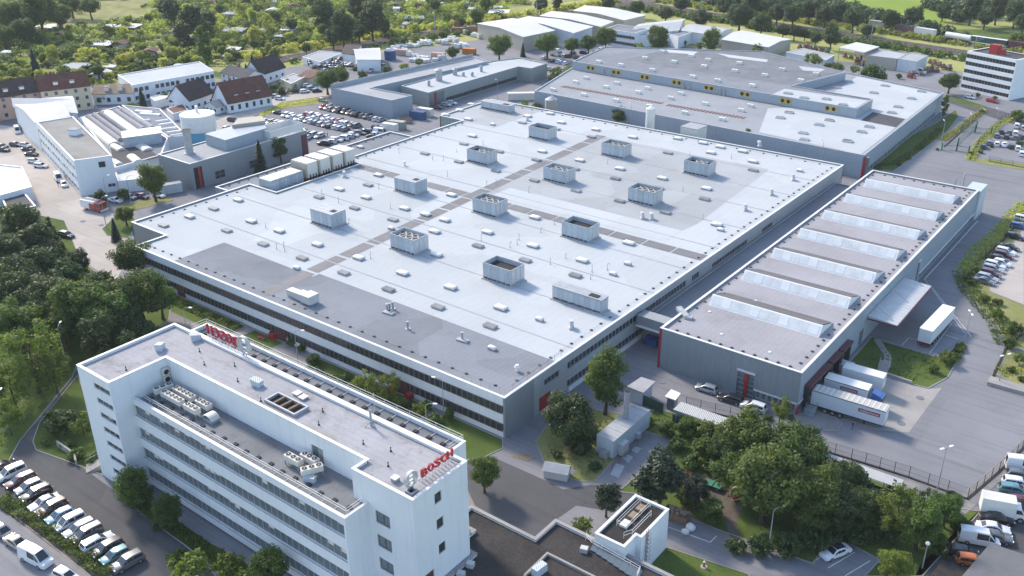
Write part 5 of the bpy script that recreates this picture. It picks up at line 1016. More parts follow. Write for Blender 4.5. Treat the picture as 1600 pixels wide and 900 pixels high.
def house(label, A, Bp, depth, he, hr, wall, roof, rows=((1.0, 1.3),), pitch=2.6, frame='frame_white', chimney=True, dormers=0, ridge_end=False, gable_win=True):
    """gable house; front eave A->B seen from the camera (outside on the right hand of A->B)"""
    A = Vector(A); Bp = Vector(Bp); d = (Bp - A).normalized(); n_ = Vector((-d.y, d.x)); L_ = (Bp - A).length; Cc = Bp + n_ * depth; D = A + n_ * depth
    t = thing('gable_house', label, 'house', ctr([A, Bp, Cc, D]))
    def W(p, q, hol):
        b = MB(); holes_wall(b, p, q, 0, he, hol, .15); return b.build('wall', wall, t)
    w_ = pitch * .42; fr = [(L_ * (i + .5) / max(1, int(L_ / pitch)) - w_ / 2, L_ * (i + .5) / max(1, int(L_ / pitch)) + w_ / 2, z, z + h_) for z, h_ in rows for i in range(max(1, int(L_ / pitch)))]
    W(A, Bp, fr); W(Bp, Cc, []); W(Cc, D, []); sd = [(depth * (i + .5) / 3 - w_ / 2, depth * (i + .5) / 3 + w_ / 2, z, z + h_) for z, h_ in rows for i in range(3)]; W(D, A, sd)
    for z, h_ in rows:
        n2 = max(1, int(L_ / pitch)); win_row(t, A, Bp, z, w_, h_, n=n2, off=.06, frame=frame, glass='glass'); win_row(t, D, A, z, w_, h_, n=3, off=.06, frame=frame, glass='glass')
    b = MB(); m1 = A + n_ * depth / 2; m2 = Bp + n_ * depth / 2
    for p, q, m in ((A, D, m1), (Bp, Cc, m2)): b.face([(p.x, p.y, he), (q.x, q.y, he), (m.x, m.y, hr)])
    b.build('gable', wall, t)
    sl = (hr - he) / (depth / 2); o = .45; e0 = -d * .4; e1 = d * .4
    for s_, (p, q) in ((-1, (A, Bp)), (1, (D, Cc))):
        P1 = p + e0 + n_ * (s_ * o); P2 = q + e1 + n_ * (s_ * o); z0 = he - sl * o; R1 = m1 + e0; R2 = m2 + e1; th = .2; b = MB()
        b.v = [(P1.x, P1.y, z0), (P2.x, P2.y, z0), (R2.x, R2.y, hr), (R1.x, R1.y, hr), (P1.x, P1.y, z0 + th), (P2.x, P2.y, z0 + th), (R2.x, R2.y, hr + th), (R1.x, R1.y, hr + th)]
        b.f = [(3, 2, 1, 0), (4, 5, 6, 7), (0, 1, 5, 4), (1, 2, 6, 5), (2, 3, 7, 6), (3, 0, 4, 7)]; b.m = [0] * 6; rf = b.build('roof', roof, t)
    if chimney: c_ = m1.lerp(m2, .3) + n_ * 1.0; b = MB(); b.obox(c_.x, c_.y, hr - 1.2, hr + 1.0, .8, .6, math.atan2(d.y, d.x)); b.build('chimney', 'rust', t)
    for k in range(dormers):
        f_ = (k + 1) / (dormers + 1); c_ = A.lerp(Bp, f_) + n_ * (depth * .22); rz = math.atan2(d.y, d.x); b = MB(); b.obox(c_.x, c_.y, he + .4, he + 2.2, 1.6, 2.2, rz); q = b.build('dormer', 'wall_white', t)
        b = MB(); b.obox(c_.x, c_.y, he + 2.2, he + 2.35, 2.0, 2.6, rz); b.build('dormer_roof', roof, t); f2 = c_ - n_ * 1.12; putw(win_mesh(1.2, 1.1, frame, 'glass'), 'window', t, (f2.x, f2.y, he + .9), rz)
    return t
# ---------------------------------------------------------------- hall C behind the factory
CH = 7.0
cp = [(-206.1,277.8),(-81.3,270.7),(-84.2,362.5),(-124.6,374.9),(-133.3,375.8),(-227,353.1)]
C_ = thing('production_hall', 'wide grey production hall with stepped flat roofs behind the factory', 'factory', ctr(cp))
flat_building(C_, cp, CH, 'wall_blue', 'roof_mid', 'coping_grey', .3, .35)
rsheet(ccw([(-116.6,276.5),(-82.7,272),(-85.2,360.6),(-119,371.9),(-115.2,317.2),(-126.6,305.7)]), 'roof_white', 6.73, 'white_roof_field', C_)
up = [(-215.9,317),(-97.8,310.2),(-97.9,326),(-127.8,328.6),(-120.1,361.3),(-163,380.1),(-221.8,350)]; b = MB(); ring(b, up, .3, 6.8, 10); b.build('upper_wall', 'wall_blue', C_); b = MB(); b.prism(inset(up, .25), 9.4, 9.75); b.build('upper_roof', 'roof_grey', C_)
b = MB(); ring(b, inset(up, -.05), .42, 10, 10.1); b.build('upper_coping', 'coping_grey', C_)
rsheet(inset(ccw([(-202.5,331.1),(-127.8,329.8),(-120.5,361),(-163,380.1),(-198.4,361.6)]), .6), 'roof_terrace', 9.77, 'dark_roof_field', C_); rsheet(inset(ccw([(-129.3,311),(-98.4,310.8),(-98.3,324.6),(-129.1,324.1)]), .5), 'roof_white', 9.78, 'white_roof_field', C_)
for q in ("1040,78 1085,82 1080,86 1050,83", "1120,84 1190,95 1188,99 1130,90", "1245,105 1290,108 1280,113 1255,112"): pass
rsheet(ccw([(-198.2,361.3),(-184.6,364.3),(-183.4,358.6),(-193.8,356.1)]), 'roof_white', 9.79, 'bright_roof_patch', C_); rsheet(ccw([(-176.8,366.5),(-154.2,366.9),(-152.6,362),(-168.5,361.4)]), 'roof_white', 9.79, 'bright_roof_patch', C_); rsheet(ccw([(-139.6,362.5),(-128.8,363.1),(-128.7,357.6),(-134.9,355.9)]), 'roof_white', 9.79, 'bright_roof_patch', C_)
pv = MB(); pv.box(-1.1, -.6, 0, -.15, .6, 1.0); pv.box(.15, -.6, 0, 1.1, .6, 1.0); pv.box(-1.2, -.5, 0, 1.2, .5, .3); PV = pv.mesh('roof_vent', 'dome')
for p in [(-201.4,283),(-201.7,298.2),(-202,306),(-187.8,283.1),(-187.7,298),(-187.7,305.7),(-173.7,282.9),(-173.8,298),(-174.1,305.3),(-160.1,282.7),(-160,297.4),(-160.2,305.5),(-146.1,282.3),(-146.2,297.2),(-132.3,282.2),(-132.3,296.5),(-132.3,304)]: putw(PV, 'roof_vent', C_, (*p, 6.7), -.05)
for p in [(-206.7,321.8),(-196.2,321.9),(-181.4,321),(-163.6,320.2),(-153.2,319.9),(-139.4,319.9),(-196.1,354.7),(-195.3,339.1),(-182.1,339.4),(-181.9,353.5),(-168.5,338.9),(-155.2,338.5),(-159.9,352.3),(-142.7,338),(-172.8,350.6),(-128.5,337.8),(-128,351.2),(-141.5,351.2)]: putw(PV, 'roof_vent', C_, (*p, 9.75), -.05)
slat = MB().box(-.75, -.25, 0, .75, .25, .12).mesh('roof_light_slat', 'rust')
for (p, q), n_ in (([(-202.1,290.7),(-158.4,290.2)], 30), ([(-156.3,289.5),(-126.5,289.2)], 22)):
    for i in range(n_): putw(slat, 'roof_light_slat', C_, (p[0] + (q[0] - p[0]) * i / n_, p[1] + (q[1] - p[1]) * i / n_, 6.72), 1.5, (1.6, 1.2, 1))
fy = MB(); fy.box(-1.0, -.15, -.8, 1.0, .05, .8); FY = fy.mesh('fan_box', 'yellow'); fd = MB(); fd.tube((0, -.2, 0), (0, -.16, 0), .68, 14); FD = fd.mesh('fan', 'dark')
ua, ub = Vector(up[0]), Vector(up[1]); urz = math.atan2((ub - ua).y, (ub - ua).x)
def on_upper(px_frac, z): c_ = ua.lerp(ub, px_frac); return (c_.x, c_.y, z)
for fr in (.077, .182, .295, .416, .532, .655, .787, .925):
    for s_ in (-1, 1):
        c_ = ua.lerp(ub, fr) + (ub - ua).normalized() * (s_ * 1.1); k = putw(FY, 'fan_box', C_, (c_.x, c_.y, 8.6), urz); put(FD, 'fan', k)
for fr in (.13, .16, .44, .46, .57, .585): c_ = ua.lerp(ub, fr); b = MB(); b.obox(c_.x, c_.y - .2, 6.75, 8.9, 1.1, .15, urz); b.build('roof_door', 'frame_grey', C_)
skm = MB(); skm.prism(rect(-1.4, -.9, 1.4, .9), 0, .5); skm.prism(rect(-1.2, -.7, 1.2, .7), .5, .56, 1); SKM = skm.mesh('roof_light', ['metal_sheet', 'dome_grey'])
for p in [(-118.6,361.1),(-118.4,348.4),(-105.1,361.8),(-104.8,348.4),(-91.5,360.5),(-91.2,347.7),(-91.3,333.1),(-90.6,324.1),(-90.7,302.4),(-90.3,282.3),(-103.8,302.5),(-104.4,295.2),(-104.8,283),(-101.7,276.4),(-90.6,295.1),(-118,296),(-118.3,304),(-90.7,282.8)]: putw(SKM, 'roof_light', C_, (*p, 6.72), .1)
for p in [(-124.7,317.3),(-117.7,314.4),(-110.9,317.2),(-103.5,312.8)]: putw(SKM, 'roof_light', C_, (*p, 9.78), .1)
rsheet(ccw([(-95.6,309),(-83.7,307.2),(-84.4,319.1),(-96,321.8)]), 'roof_dark', 6.75, 'dark_roof_field', C_)
cr_, cb_ = Vector(cp[1]), Vector(cp[2]); dd = (cb_ - cr_).normalized(); crz = math.atan2(dd.y, dd.x)
for k in range(22): c_ = cr_ + dd * (6 + k * 3.6); putw(win_mesh(2.6, 1.3, 'frame_grey', 'glass_blue'), 'window', C_, (c_.x + .2, c_.y, .5), crz)
c_ = cr_ + dd * 1.5; b = MB(); b.obox(c_.x - .3, c_.y - .6, 0, 6.4, 1.2, 3.2, crz); b.build('stair_glazing', 'glass_blue', C_); b = MB(); b.obox(c_.x + .3, c_.y - 1.2, 0, 6.4, .7, .7, crz); b.build('red_stair_post', 'red', C_)
t = thing('silo', 'tall white silo standing in the alley behind the factory roof', 'silo', (-147.8, 262, 0)); put(MB().cyl(0, 0, .8, 12.6, 1.5, 18).mesh('shell', 'dome', 40), 'shell', t); put(MB().cyl(0, 0, 12.6, 13.3, 1.5, 18, 0, .3).mesh('cap', 'dome', 40), 'cap', t); put(MB().cyl(0, 0, 0, .8, 1.2, 12).mesh('foot', 'galvanised'), 'foot', t)
t = thing('silo', 'squat beige silo with a white pipe at the hall corner', 'silo', (-190, 266, 0)); put(MB().cyl(0, 0, 1.2, 8.6, 2.2, 18).mesh('shell', 'wall_beige', 40), 'shell', t); put(MB().cyl(0, 0, 8.6, 9.4, 2.2, 18, 0, .8).mesh('cap', 'galvanised', 40), 'cap', t); b = MB(); b.path([(.2, 0, 9), (.2, 0, 10.6), (-.9, 0, 10.9)], .2, 8); put(b.mesh('pipe', 'coping'), 'pipe', t); put(MB().cyl(0, 0, 0, 1.2, .9, 10).mesh('foot', 'galvanised'), 'foot', t)
b = MB(); x, y = -132.6, 263; t = thing('plant_container', 'white square plant container between the factory and the production hall', 'container', (x, y, 0), -.05); put(MB().box(-3, -3, 0, 3, 3, 9.0).mesh('body', 'ac_white'), 'body', t); put(MB().box(-3.1, -3.1, 9, 3.1, 3.1, 9.15).mesh('roof', 'roof_pale'), 'roof', t)
# ---------------------------------------------------------------- block D (L-shaped) and D2
D1 = block('storage_building', 'long blue-grey L-shaped storage building behind the full car park', 'building', [(-272.8,237.8),(-240.1,237.3),(-239.3,247.2),(-260.3,246.8),(-254.3,309.5),(-266,314.1)], 6.6, 'wall_blue', 'roof_pale', 'coping_grey')
pl = [(-272.2,237.4),(-264.9,312.4)]; n_ = 20
for i in range(n_): a = lerp2(pl[0], pl[1], i / n_); c_ = lerp2(pl[0], pl[1], (i + .96) / n_); b = MB(); b.prism(strip_poly([a, c_], .25), 6.6, 8.0); b.build('parapet_panel', 'wall_blue', D1)
D2 = block('workshop_building', 'grey-green workshop building with white roof and roof vents', 'building', [(-255.6,258.3),(-239.5,256),(-239.9,312),(-233.3,312.2),(-233.8,324.1),(-250.4,326.7),(-255.8,314.7)], 5.8, 'wall_green', 'roof_white', 'coping_grey')
a, c_ = [(-239.5,256),(-239.9,312)]; win_row(D2, lerp2(a, c_, .18), lerp2(a, c_, .97), .6, 2.2, 1.4, n=26, off=-.12, frame='window_frame', glass='glass')
a2, c2 = [(-250.1,257.1),(-239.5,256)]; b = MB(); q = lerp2(a, c_, .01); q2 = lerp2(a, c_, .16); b.prism(strip_poly([q, q2], .3), .2, 5.0); b.build('stair_glazing', 'glass_blue', D2); q = lerp2(a, c_, .07); b = MB(); b.obox(q[0] + .2, q[1] - .2, 0, 5.2, .7, .7, .3); b.build('red_stair_post', 'red', D2)
for (p, h_, r_) in (((-250.4,274.3), 4.2, 1.3), ((-252.1,285.8), 2.2, .9), ((-247.8,265.5), 1.6, .6), ((-247.2,296.6), 2.0, .6), ((-244.9,288.1), 1.2, .6), ((-247.8,286), 1.2, .6)): b = MB(); b.cyl(*p, 5.5, 5.5 + h_, r_, 12); b.cyl(*p, 5.5 + h_, 5.5 + h_ + .5, r_ * 1.25, 12, 0, r_ * .5); b.build('roof_stack', 'galvanised', D2)
# ---------------------------------------------------------------- F: grey boiler hall, chimney, tank
Fh = block('boiler_hall', 'grey boiler hall with a raised roof block and dark red glazed stair strip', 'building', [(-247, 146.5), (-231.3, 146.5), (-231.3, 190), (-247, 190)], 7.9, 'wall_grey', 'roof_pale', 'coping')
b = MB(); b.prism([(-244.7,161.8),(-233.9,161.2),(-234.6,177),(-241.2,181.3),(-245.1,173.9)], 7.4, 11.0); b.build('raised_block', 'wall_blue', Fh); b = MB(); b.prism(inset([(-243,170.5),(-238.6,180.1),(-244.4,183.4),(-248.2,176.8)], .1), 11.0, 12.0); b.build('raised_block', 'wall_beige', Fh)
b = MB(); b.box(-231.32, 147.5, .1, -231.2, 150.2, 6.4); b.build('stair_glazing', 'dark', Fh); b = MB(); b.box(-231.2, 148.6, .1, -230.9, 149.4, 6.4); b.build('red_stair_post', 'red', Fh)
for y in (156, 168.5): putw(win_mesh(3.4, 2.4, 'frame_grey', 'glass', 2, 2), 'window', Fh, (-231.15, y, 1.2), math.pi / 2)
b = MB(); b.box(-231.3, 187.5, 0, -231.1, 189.6, 6.8); b.build('red_corner_strip', 'dark_red', Fh)
b = MB(); ring(b, rect(-238, 176, -231.8, 189), .12, 8.3, 10.6); b.build('louvre_screen', 'frame_white', Fh)
t = thing('chimney', 'stout grey metal chimney on the boiler hall roof', 'chimney', (*(-240.8,153.2), 7.6)); put(MB().cyl(0, 0, 0, 6.8, 1.15, 16).mesh('stack', 'galvanised', 40), 'stack', t); put(MB().cyl(0, 0, 6.8, 7.3, 1.35, 16, mt=1).mesh('rim', ['wall_beige', 'dark'], 40), 'rim', t); put(MB().cyl(0, 0, 0, .3, 1.6, 14).mesh('collar', 'galvanised'), 'collar', t)
tx, ty = (-268.7,175.9); t = thing('storage_tank', 'round white storage tank with bright blue lower band', 'tank', (tx, ty, 0)); put(MB().cyl(0, 0, 0, 5.2, 5.2, 36).mesh('lower_band', 'tank_blue', 40), 'lower_band', t); put(MB().cyl(0, 0, 5.2, 10.5, 5.6, 36, mt=0).mesh('shell', 'dome', 40), 'shell', t); put(MB().cyl(0, 0, 10.5, 11.1, 5.5, 36, 0, .6).mesh('cap', 'dome', 40), 'cap', t); put(MB().cyl(0, 0, 11, 13, .5, 10).mesh('vent', 'dome'), 'vent', t)
# ---------------------------------------------------------------- E: white blocks on the left
E1 = block('white_block', 'tall white block with flat grey roof beside the sunny yard', 'building', [(-252.8,124.1),(-248.5,133.2),(-298.2,149.3),(-301,138.5)], 10.6, 'wall_white', 'roof_warm', 'coping', .25)
a, c_ = [(-252.8,124.1),(-248.5,133.2)]; rz = math.atan2(c_[1] - a[1], c_[0] - a[0]); q = lerp2(a, c_, .72); nrm_ = Vector((math.sin(rz), -math.cos(rz)))
for f_, z, w_, h_ in ((.70, 7.6, 1.8, 1.7), (.8, 1.6, .9, .9), (.9, 1.6, .9, .9)): q = lerp2(a, c_, f_); putw(win_mesh(w_, h_, 'frame_grey', 'glass'), 'window', E1, (q[0] + nrm_.x * .1, q[1] + nrm_.y * .1, z), rz)
a, c_ = [(-301,138.5),(-252.8,124.1)]
for z in (1.2, 4.4, 7.6): win_row(E1, a, c_, z, 2.2, 1.3, n=14, off=-.1, frame='frame_white', glass='glass_blue')
x, y = (-278.3,138.9); b = MB(); b.obox(x, y, 10.35, 12.0, 3, 2.6, .3); b.build('roof_house', 'wall_white', E1); b = MB(); b.obox(x, y, 12.0, 12.2, 3.3, 2.9, .3); b.build('roof_house_top', 'roof_pale', E1)
E2 = hall('white_hall', 'bright white hall with low pitched roof behind the white block', 'hall', [(-304.6,139.9),(-303.3,150.6),(-321.1,157.4),(-333.2,147.6)], 9.5, 1.2, 'wall_white', 'sheet_white')
E3 = hall('white_hall', 'white sheet-roofed hall beside the pink terrace houses', 'hall', [(-335,147.8),(-308.9,156.2),(-332.8,167.5),(-343.2,151.8)], 8.5, 2.0, 'wall_white', 'sheet_white')
wk = [(-315.7,160.2),(-319.1,177.4),(-268.6,163.8),(-254.4,152),(-254.3,136.6),(-266.5,142.3)]
E4 = block('workshop_hall', 'old workshop hall with rows of barrel skylights on its roof', 'workshop', wk, 5.0, 'wall_white', 'roof_grey', 'coping', .2)
def barrel(p, q, w_, m, root, z=4.8, hgt=1.1, name='barrel_skylight'):
    d = Vector((q[0] - p[0], q[1] - p[1])); n_ = Vector((-d.y, d.x)).normalized() * w_ / 2; b = MB(); rings = []
    for P in (p, q): rings.append([(P[0] + n_.x * math.cos(a), P[1] + n_.y * math.cos(a), z + hgt * math.sin(a)) for a in np.linspace(0, math.pi, 7)])
    loft(b, rings); return b.build(name, m, root, 50)
for s_, w_, m in (("127,184 180,224", 4.2, 'dome'), ("137,180 187,218", 2.0, 'roof_rose'), ("146,177 196,214", 2.0, 'roof_rose'), ("155,175 200,208", 1.6, 'roof_grey'), ("168,174 208,204", 4.0, 'dome'), ("182,171 220,200", 1.8, 'roof_rose'), ("190,169 236,198", 2.2, 'roof_slab')): pass
for (p, q), w_, m in (([(-313.3,159.7),(-276.4,149.7)], 3.6, 'dome'), ([(-314.6,163),(-278.7,153.3)], 1.8, 'roof_rose'), ([(-315.3,165.6),(-279.9,156)], 1.8, 'roof_rose'), ([(-315.3,167.8),(-282.2,158.9)], 1.4, 'roof_grey'), ([(-313.9,169.9),(-283.8,161.5)], 3.6, 'dome'), ([(-314,173.1),(-284.2,165)], 1.6, 'roof_rose'), ([(-313.9,175.4),(-283.1,167.7)], 2.0, 'roof_slab')): barrel(p, q, w_, m, E4)
b = MB(); b.prism([(-277.4,153.4),(-272.7,164.3),(-265.8,160.1),(-270.5,149.6)], 4.7, 8.0); b.build('louvre_block', 'louvre', E4); b = MB(); b.prism(inset([(-277.4,153.4),(-272.7,164.3),(-265.8,160.1),(-270.5,149.6)], -.15), 8.0, 8.15); b.build('louvre_block_top', 'coping', E4)
rsheet(ccw([(-275.5,147.7),(-271.7,156.5),(-252.7,150.4),(-257.1,137.9)]), 'roof_dark', 4.82, 'dark_roof_field', E4)
for (p, q), w_ in (([(-275.6,148.9),(-269.1,147.7)], 2.6), ([(-273.2,155),(-262.3,152.7)], 3.4), ([(-261.3,146.1),(-254.3,144.1)], 2.8), ([(-261.1,139.9),(-256.1,139)], 2.6)): barrel(p, q, w_, 'dome', E4, 4.8, .8)
E5 = block('roof_light_hall', 'flat hall with short white roof lights beside the round tank', 'workshop', [(-321.5,179.8),(-305.1,185),(-267.3,170),(-271.1,165.4)], 4.6, 'wall_white', 'roof_grey', 'coping', .2)
for (p, q) in ([(-296,170.5),(-294.2,173.9)], [(-290.4,173.6),(-289.2,177.6)], [(-286.1,171.7),(-284.5,175.9)], [(-280.3,169.1),(-278.3,173.5)], [(-275.3,168),(-273.5,172.2)], [(-271.1,166.4),(-269.9,170.1)], [(-304.5,176.9),(-297.4,180)], [(-309.2,177.9),(-302.7,180.4)]): barrel(p, q, 1.8, 'dome', E5, 4.4, .7)
E6 = block('loading_shelter', 'low white flat-roofed shelter in front of the workshop hall', 'shelter', [(-254,136.1),(-252.7,143.1),(-242.9,137.8),(-246.5,132.4)], 3.6, 'wall_white', 'sheet_white', 'coping', .15)
E7 = block('garage_block', 'white flat-roofed garage block at the left picture edge', 'building', [(-289.4,108.4),(-287.6,118.8),(-279.7,121.6),(-259.8,114.2),(-259.8,101.8)], 4.2, 'wall_white', 'sheet_white', 'coping', .2)
E8 = block('bunker_shed', 'small dark-roofed shed in front of the white garage block', 'shed', [(-263.6,106.9),(-260.3,112.1),(-247.1,108.5),(-249.3,102)], 3.0, 'wall_beige', 'roof_dark', 'coping', .2)
t = thing('shipping_container', 'pale blue shipping container beside the birch tree', 'container', (*(-234.8,141.5), 0), 1.2); put(MB().box(-3, -1.2, .1, 3, 1.2, 2.7).mesh('body', 'wall_sheet'), 'body', t); put(MB().box(3, -1.15, .2, 3.06, 1.15, 2.6).mesh('doors', 'wall_blue'), 'doors', t); put(MB().box(-3.03, -1.23, 2.7, 3.03, 1.23, 2.76).mesh('roof', 'roof_pale'), 'roof', t)
# ---------------------------------------------------------------- houses on the left
house('long pink terrace with brown roof at the left picture edge', (-354.8,143.4), (-350.8,165.2), 11, 8.5, 12.8, 'wall_pink', 'tile_brown', ((1, 1.5), (4.2, 1.5), (6.6, 1.4)), 3.2, dormers=3)
house('cream corner house with red roof next to the pink terrace', (-348.4,164.3), (-342.1,180.1), 11, 9.0, 13.4, 'wall_cream', 'tile_red', ((1, 1.5), (3.9, 1.5), (6.7, 1.5)), 3.0, dormers=2)
house('low white building with pale tiled roof and blue door', (-347.4,183.2), (-336.4,193.7), 11, 4.2, 6.4, 'wall_white', 'tile_pale', ((.9, 1.8),), 3.6, dormers=2, chimney=False)
H3 = block('flat_white_building', 'two-storey white building with bright flat roof and row windows', 'building', [(-358,201),(-353.1,236.3),(-332.3,228.3),(-337,194.4)], 7.0, 'wall_white', 'roof_white', 'coping', .25)
a, c_ = [(-337,194.4),(-332.3,228.3)]
for z in (1.0, 4.2): win_row(H3, a, c_, z, 1.5, 1.6, n=16, off=-.12, frame='frame_grey', glass='glass', skip=(3, 9))
x, y = (-334.6,206.6); 
b = MB(); q = [(-343.3,206.9),(-342.7,218.4)]; b.prism(strip_poly(q, 3.0), .2, 3.0); b.build('glazed_porch', 'glass_blue', H3)
block('carport', 'long white flat carport roof below the white building', 'carport', [(-329.4,196.3),(-331.9,209.8),(-324.7,207.2),(-322.5,193.9)], 3.0, 'wall_white', 'sheet_white', 'coping', .15)
house('white house with dark brown roof beside the red-roofed house', (-307.5,198.7), (-311,212), 10, 4.5, 9.5, 'wall_white', 'tile_brown', ((1, 1.3),), 3.4, chimney=False)
house('small hipped annex with brown roof on the white house', (-315.9,196.3), (-310.9,201.1), 8, 3.5, 6.5, 'wall_white', 'tile_brown', ((1, 1.2),), 3.0, chimney=False)
house('white inn with long red-brown roof and three dormers', (-294.1,206.1), (-291.2,224), 12, 4.0, 10.5, 'wall_white', 'tile_red', ((.9, 1.9),), 3.0, dormers=3, chimney=True)
house('white house with dark gable roof behind the spruce', (-321,242.9), (-324.6,258.4), 9, 4.5, 9.5, 'wall_white', 'tile_brown', ((1, 1.3),), 3.4)
house('white house with low grey roof beside the flat white building', (-335.8,234), (-318.6,233.4), 9, 5, 7.2, 'wall_white', 'roof_dark', ((1, 1.2), (3.2, 1.1)), 3.0)
house('grey-roofed garage between the white house and the inn', (-296.9,202.8), (-297.5,208.1), 6, 2.8, 4.2, 'wall_white', 'roof_grey', ((.7, 1.2),), 3.0, chimney=False)
block('pink_shed', 'low shed with faded pink roof beside the houses', 'shed', [(-310.3,190.7),(-311.9,198.9),(-302.2,194.4),(-302,187.8)], 2.6, 'wall_white', 'tile_red', 'coping', .1)
block('flat_garage', 'low garage with pale roof at the scrapyard corner', 'garage', [(-313.4,246.5),(-316.6,256),(-307.8,255),(-302.6,243.1)], 3.0, 'wall_cream', 'roof_pale', 'coping', .15)
hall('brick_shed', 'low shed with reddish tiled roof beside the scrapyard', 'shed', [(-311.8,254.6),(-304.2,254.3),(-305.8,264.9),(-315.5,267)], 2.8, .8, 'wall_cream', 'tile_red')
block('garden_store', 'long flat grey roofed store behind the scrapyard', 'shed', [(-339.3,280.5),(-343.8,295.1),(-331.6,298.3),(-324.2,277.7)], 3.2, 'wall_white', 'roof_pale', 'coping', .15)
hall('white_warehouse', 'white warehouse with rounded gable among the scrapyard cars', 'warehouse', [(-307.8,284.5),(-299.3,290.5),(-318.3,308.6),(-325.8,299.6)], 5.0, 2.0, 'wall_white', 'sheet_white')
hall('workshop_shed', 'brown roofed shed attached to the white scrapyard warehouse', 'shed', [(-325.6,292.4),(-317.4,293),(-332.6,311.2),(-339.9,309.8)], 4.5, 1.2, 'wall_white', 'tile_brown')
# ---------------------------------------------------------------- halls along the railway
hall('trade_hall', 'large white-roofed trade hall at the storage yard, nearest of the four', 'hall', [(-274,360.4),(-271.8,382.5),(-310.4,398.5),(-315.3,376.1)][::1], 7, 1.2, 'wall_beige', 'sheet_white')
hall('trade_hall', 'white-roofed trade hall, second of the four behind the tree row', 'hall', [(-260.3,382.3),(-262.4,402.1),(-306.9,408.3),(-306.3,396.5)], 7, 1.0, 'wall_sheet', 'sheet_white')
hall('trade_hall', 'white-roofed trade hall, third of the four behind the tree row', 'hall', [(-259.3,404.3),(-262,420.5),(-306.6,428.8),(-303.1,413.4)], 7, 1.0, 'wall_beige', 'sheet_white')
hall('trade_hall', 'white-roofed trade hall, farthest of the four near the railway trees', 'hall', [(-259.5,427),(-258.7,447),(-302.9,455.8),(-298.1,437.4)], 7, 1.0, 'wall_beige', 'sheet_white')
N5 = block('trade_office', 'white two-storey office with flat roof between the trade halls', 'office building', [(-252.8,398.9),(-254.3,413.2),(-235.4,411.1),(-234.8,396.9)], 7.5, 'wall_white', 'roof_grey', 'coping', .25)
a, c_ = [(-252.8,398.9),(-234.8,396.9)]; [win_row(N5, a, c_, z, 1.8, 1.4, n=10, off=-.12, frame='frame_grey', glass='glass', skip=(0, 1)) for z in (1.2, 4.4)]
hall('trade_hall', 'pale grey hall with curved-looking roof right of the trade office', 'hall', [(-237.4,397.1),(-225.3,422.3),(-238.7,453.7),(-249.9,427)], 6, 1.6, 'wall_white', 'sheet_grey')
hall('trade_hall', 'grey sheet-roofed hall behind the big dark-roofed production hall', 'hall', [(-225.8,425.4),(-205,423.4),(-206.4,443.4),(-228.7,445.5)], 5.5, 1.2, 'wall_white', 'sheet_grey')
block('trade_office', 'small white office with blue glazing beside the grey halls', 'office building', [(-227.6,415.7),(-227.6,430.6),(-219.3,425.7),(-218.4,409.9)], 5.5, 'wall_white', 'roof_grey', 'coping', .2)
hall('trade_hall', 'white-roofed hall right of the railway trees with beige walls', 'hall', [(-199.8,418.4),(-174.5,413.7),(-173.4,437.2),(-202.2,445.5)], 5, 1.0, 'wall_beige', 'sheet_white')
t = block('machinery_office', 'low blue-grey container office in the machinery yard', 'office building', [(-167.1,417.1),(-164.2,430),(-146.7,422.9),(-145.9,410)], 3.2, 'wall_sheet', 'roof_pale', 'coping', .1)
def open_shed(label, poly, h, roof):
    t = thing('open_shed', label, 'shed', ctr(poly)); b = MB(); b.prism(poly, h, h + .35); b.build('roof', roof, t)
    for p in inset(poly, .4): b = MB(); b.cyl(*p, 0, h, .18, 6); b.build('post', 'galvanised', t)
    b = MB(); b.prism(strip_poly([inset(poly, .4)[-1], inset(poly, .4)[-2]], .2), 0, h); b.build('rear_wall', 'wall_beige', t); return t
open_shed('open white-roofed machine shed in the machinery yard', [(-146.4,425.6),(-133.3,421),(-132.2,437.5),(-144.1,441.8)], 6, 'sheet_white')
block('machine_shed', 'beige machine shed with pale roof, middle of the machinery yard', 'shed', [(-132.8,422.4),(-119.3,422.1),(-118.7,435.9),(-133.3,439.5)], 5, 'wall_beige', 'sheet_grey', 'coping_grey', .1)
block('machine_shed', 'pale blue-roofed end of the machine shed in the machinery yard', 'shed', [(-119.1,422.3),(-110.7,420.2),(-110.7,436.5),(-119.3,438.9)], 5.1, 'wall_sheet', 'roof_pale', 'coping_grey', .1)
# north office on the street
na, nb = (-87.7, 402.2), (-68.4, 394.6); d = Vector((nb[0] - na[0], nb[1] - na[1])).normalized(); n_ = Vector((-d.y, d.x)) * 13; NP = [na, nb, (nb[0] + n_.x, nb[1] + n_.y), (na[0] + n_.x, na[1] + n_.y)]
NO = thing('street_office', 'five-storey white office with brown window bands by the far street', 'office building', ctr(NP)); flat_building(NO, inset(NP, .3), 15.2, 'window_frame', 'roof_dark', 'coping', .4)
for k in range(6):
    z0 = (0, 2.4, 5.4, 8.4, 11.4, 14.2)[k]; z1 = (1.0, 3.9, 6.9, 9.9, 12.6, 15.25)[k]; b = MB(); ring(b, NP, .28, z0, z1); b.build('white_band', 'wall_white', NO)
for z, h_ in ((1.02, 1.35), (3.92, 1.45), (6.92, 1.45), (9.92, 1.45), (12.62, 1.55)): win_row(NO, NP[0], NP[1], z, 1.2, h_, n=15, off=.15, frame='window_frame', glass='glass')
b = MB(); b.prism(strip_poly([NP[1], NP[2]], .35), 0, 15.2); b.build('end_wall', 'wall_white', NO); q = lerp2(lerp2(na, nb, .35), lerp2(NP[3], NP[2], .35), .5); b = MB(); b.obox(q[0], q[1], 14.8, 18.2, 3.4, 2.6, -.35); b.obox(q[0] + 2.6, q[1] - 1, 14.8, 17.0, 2.2, 2.0, -.35); b.build('red_penthouse', 'red', NO)
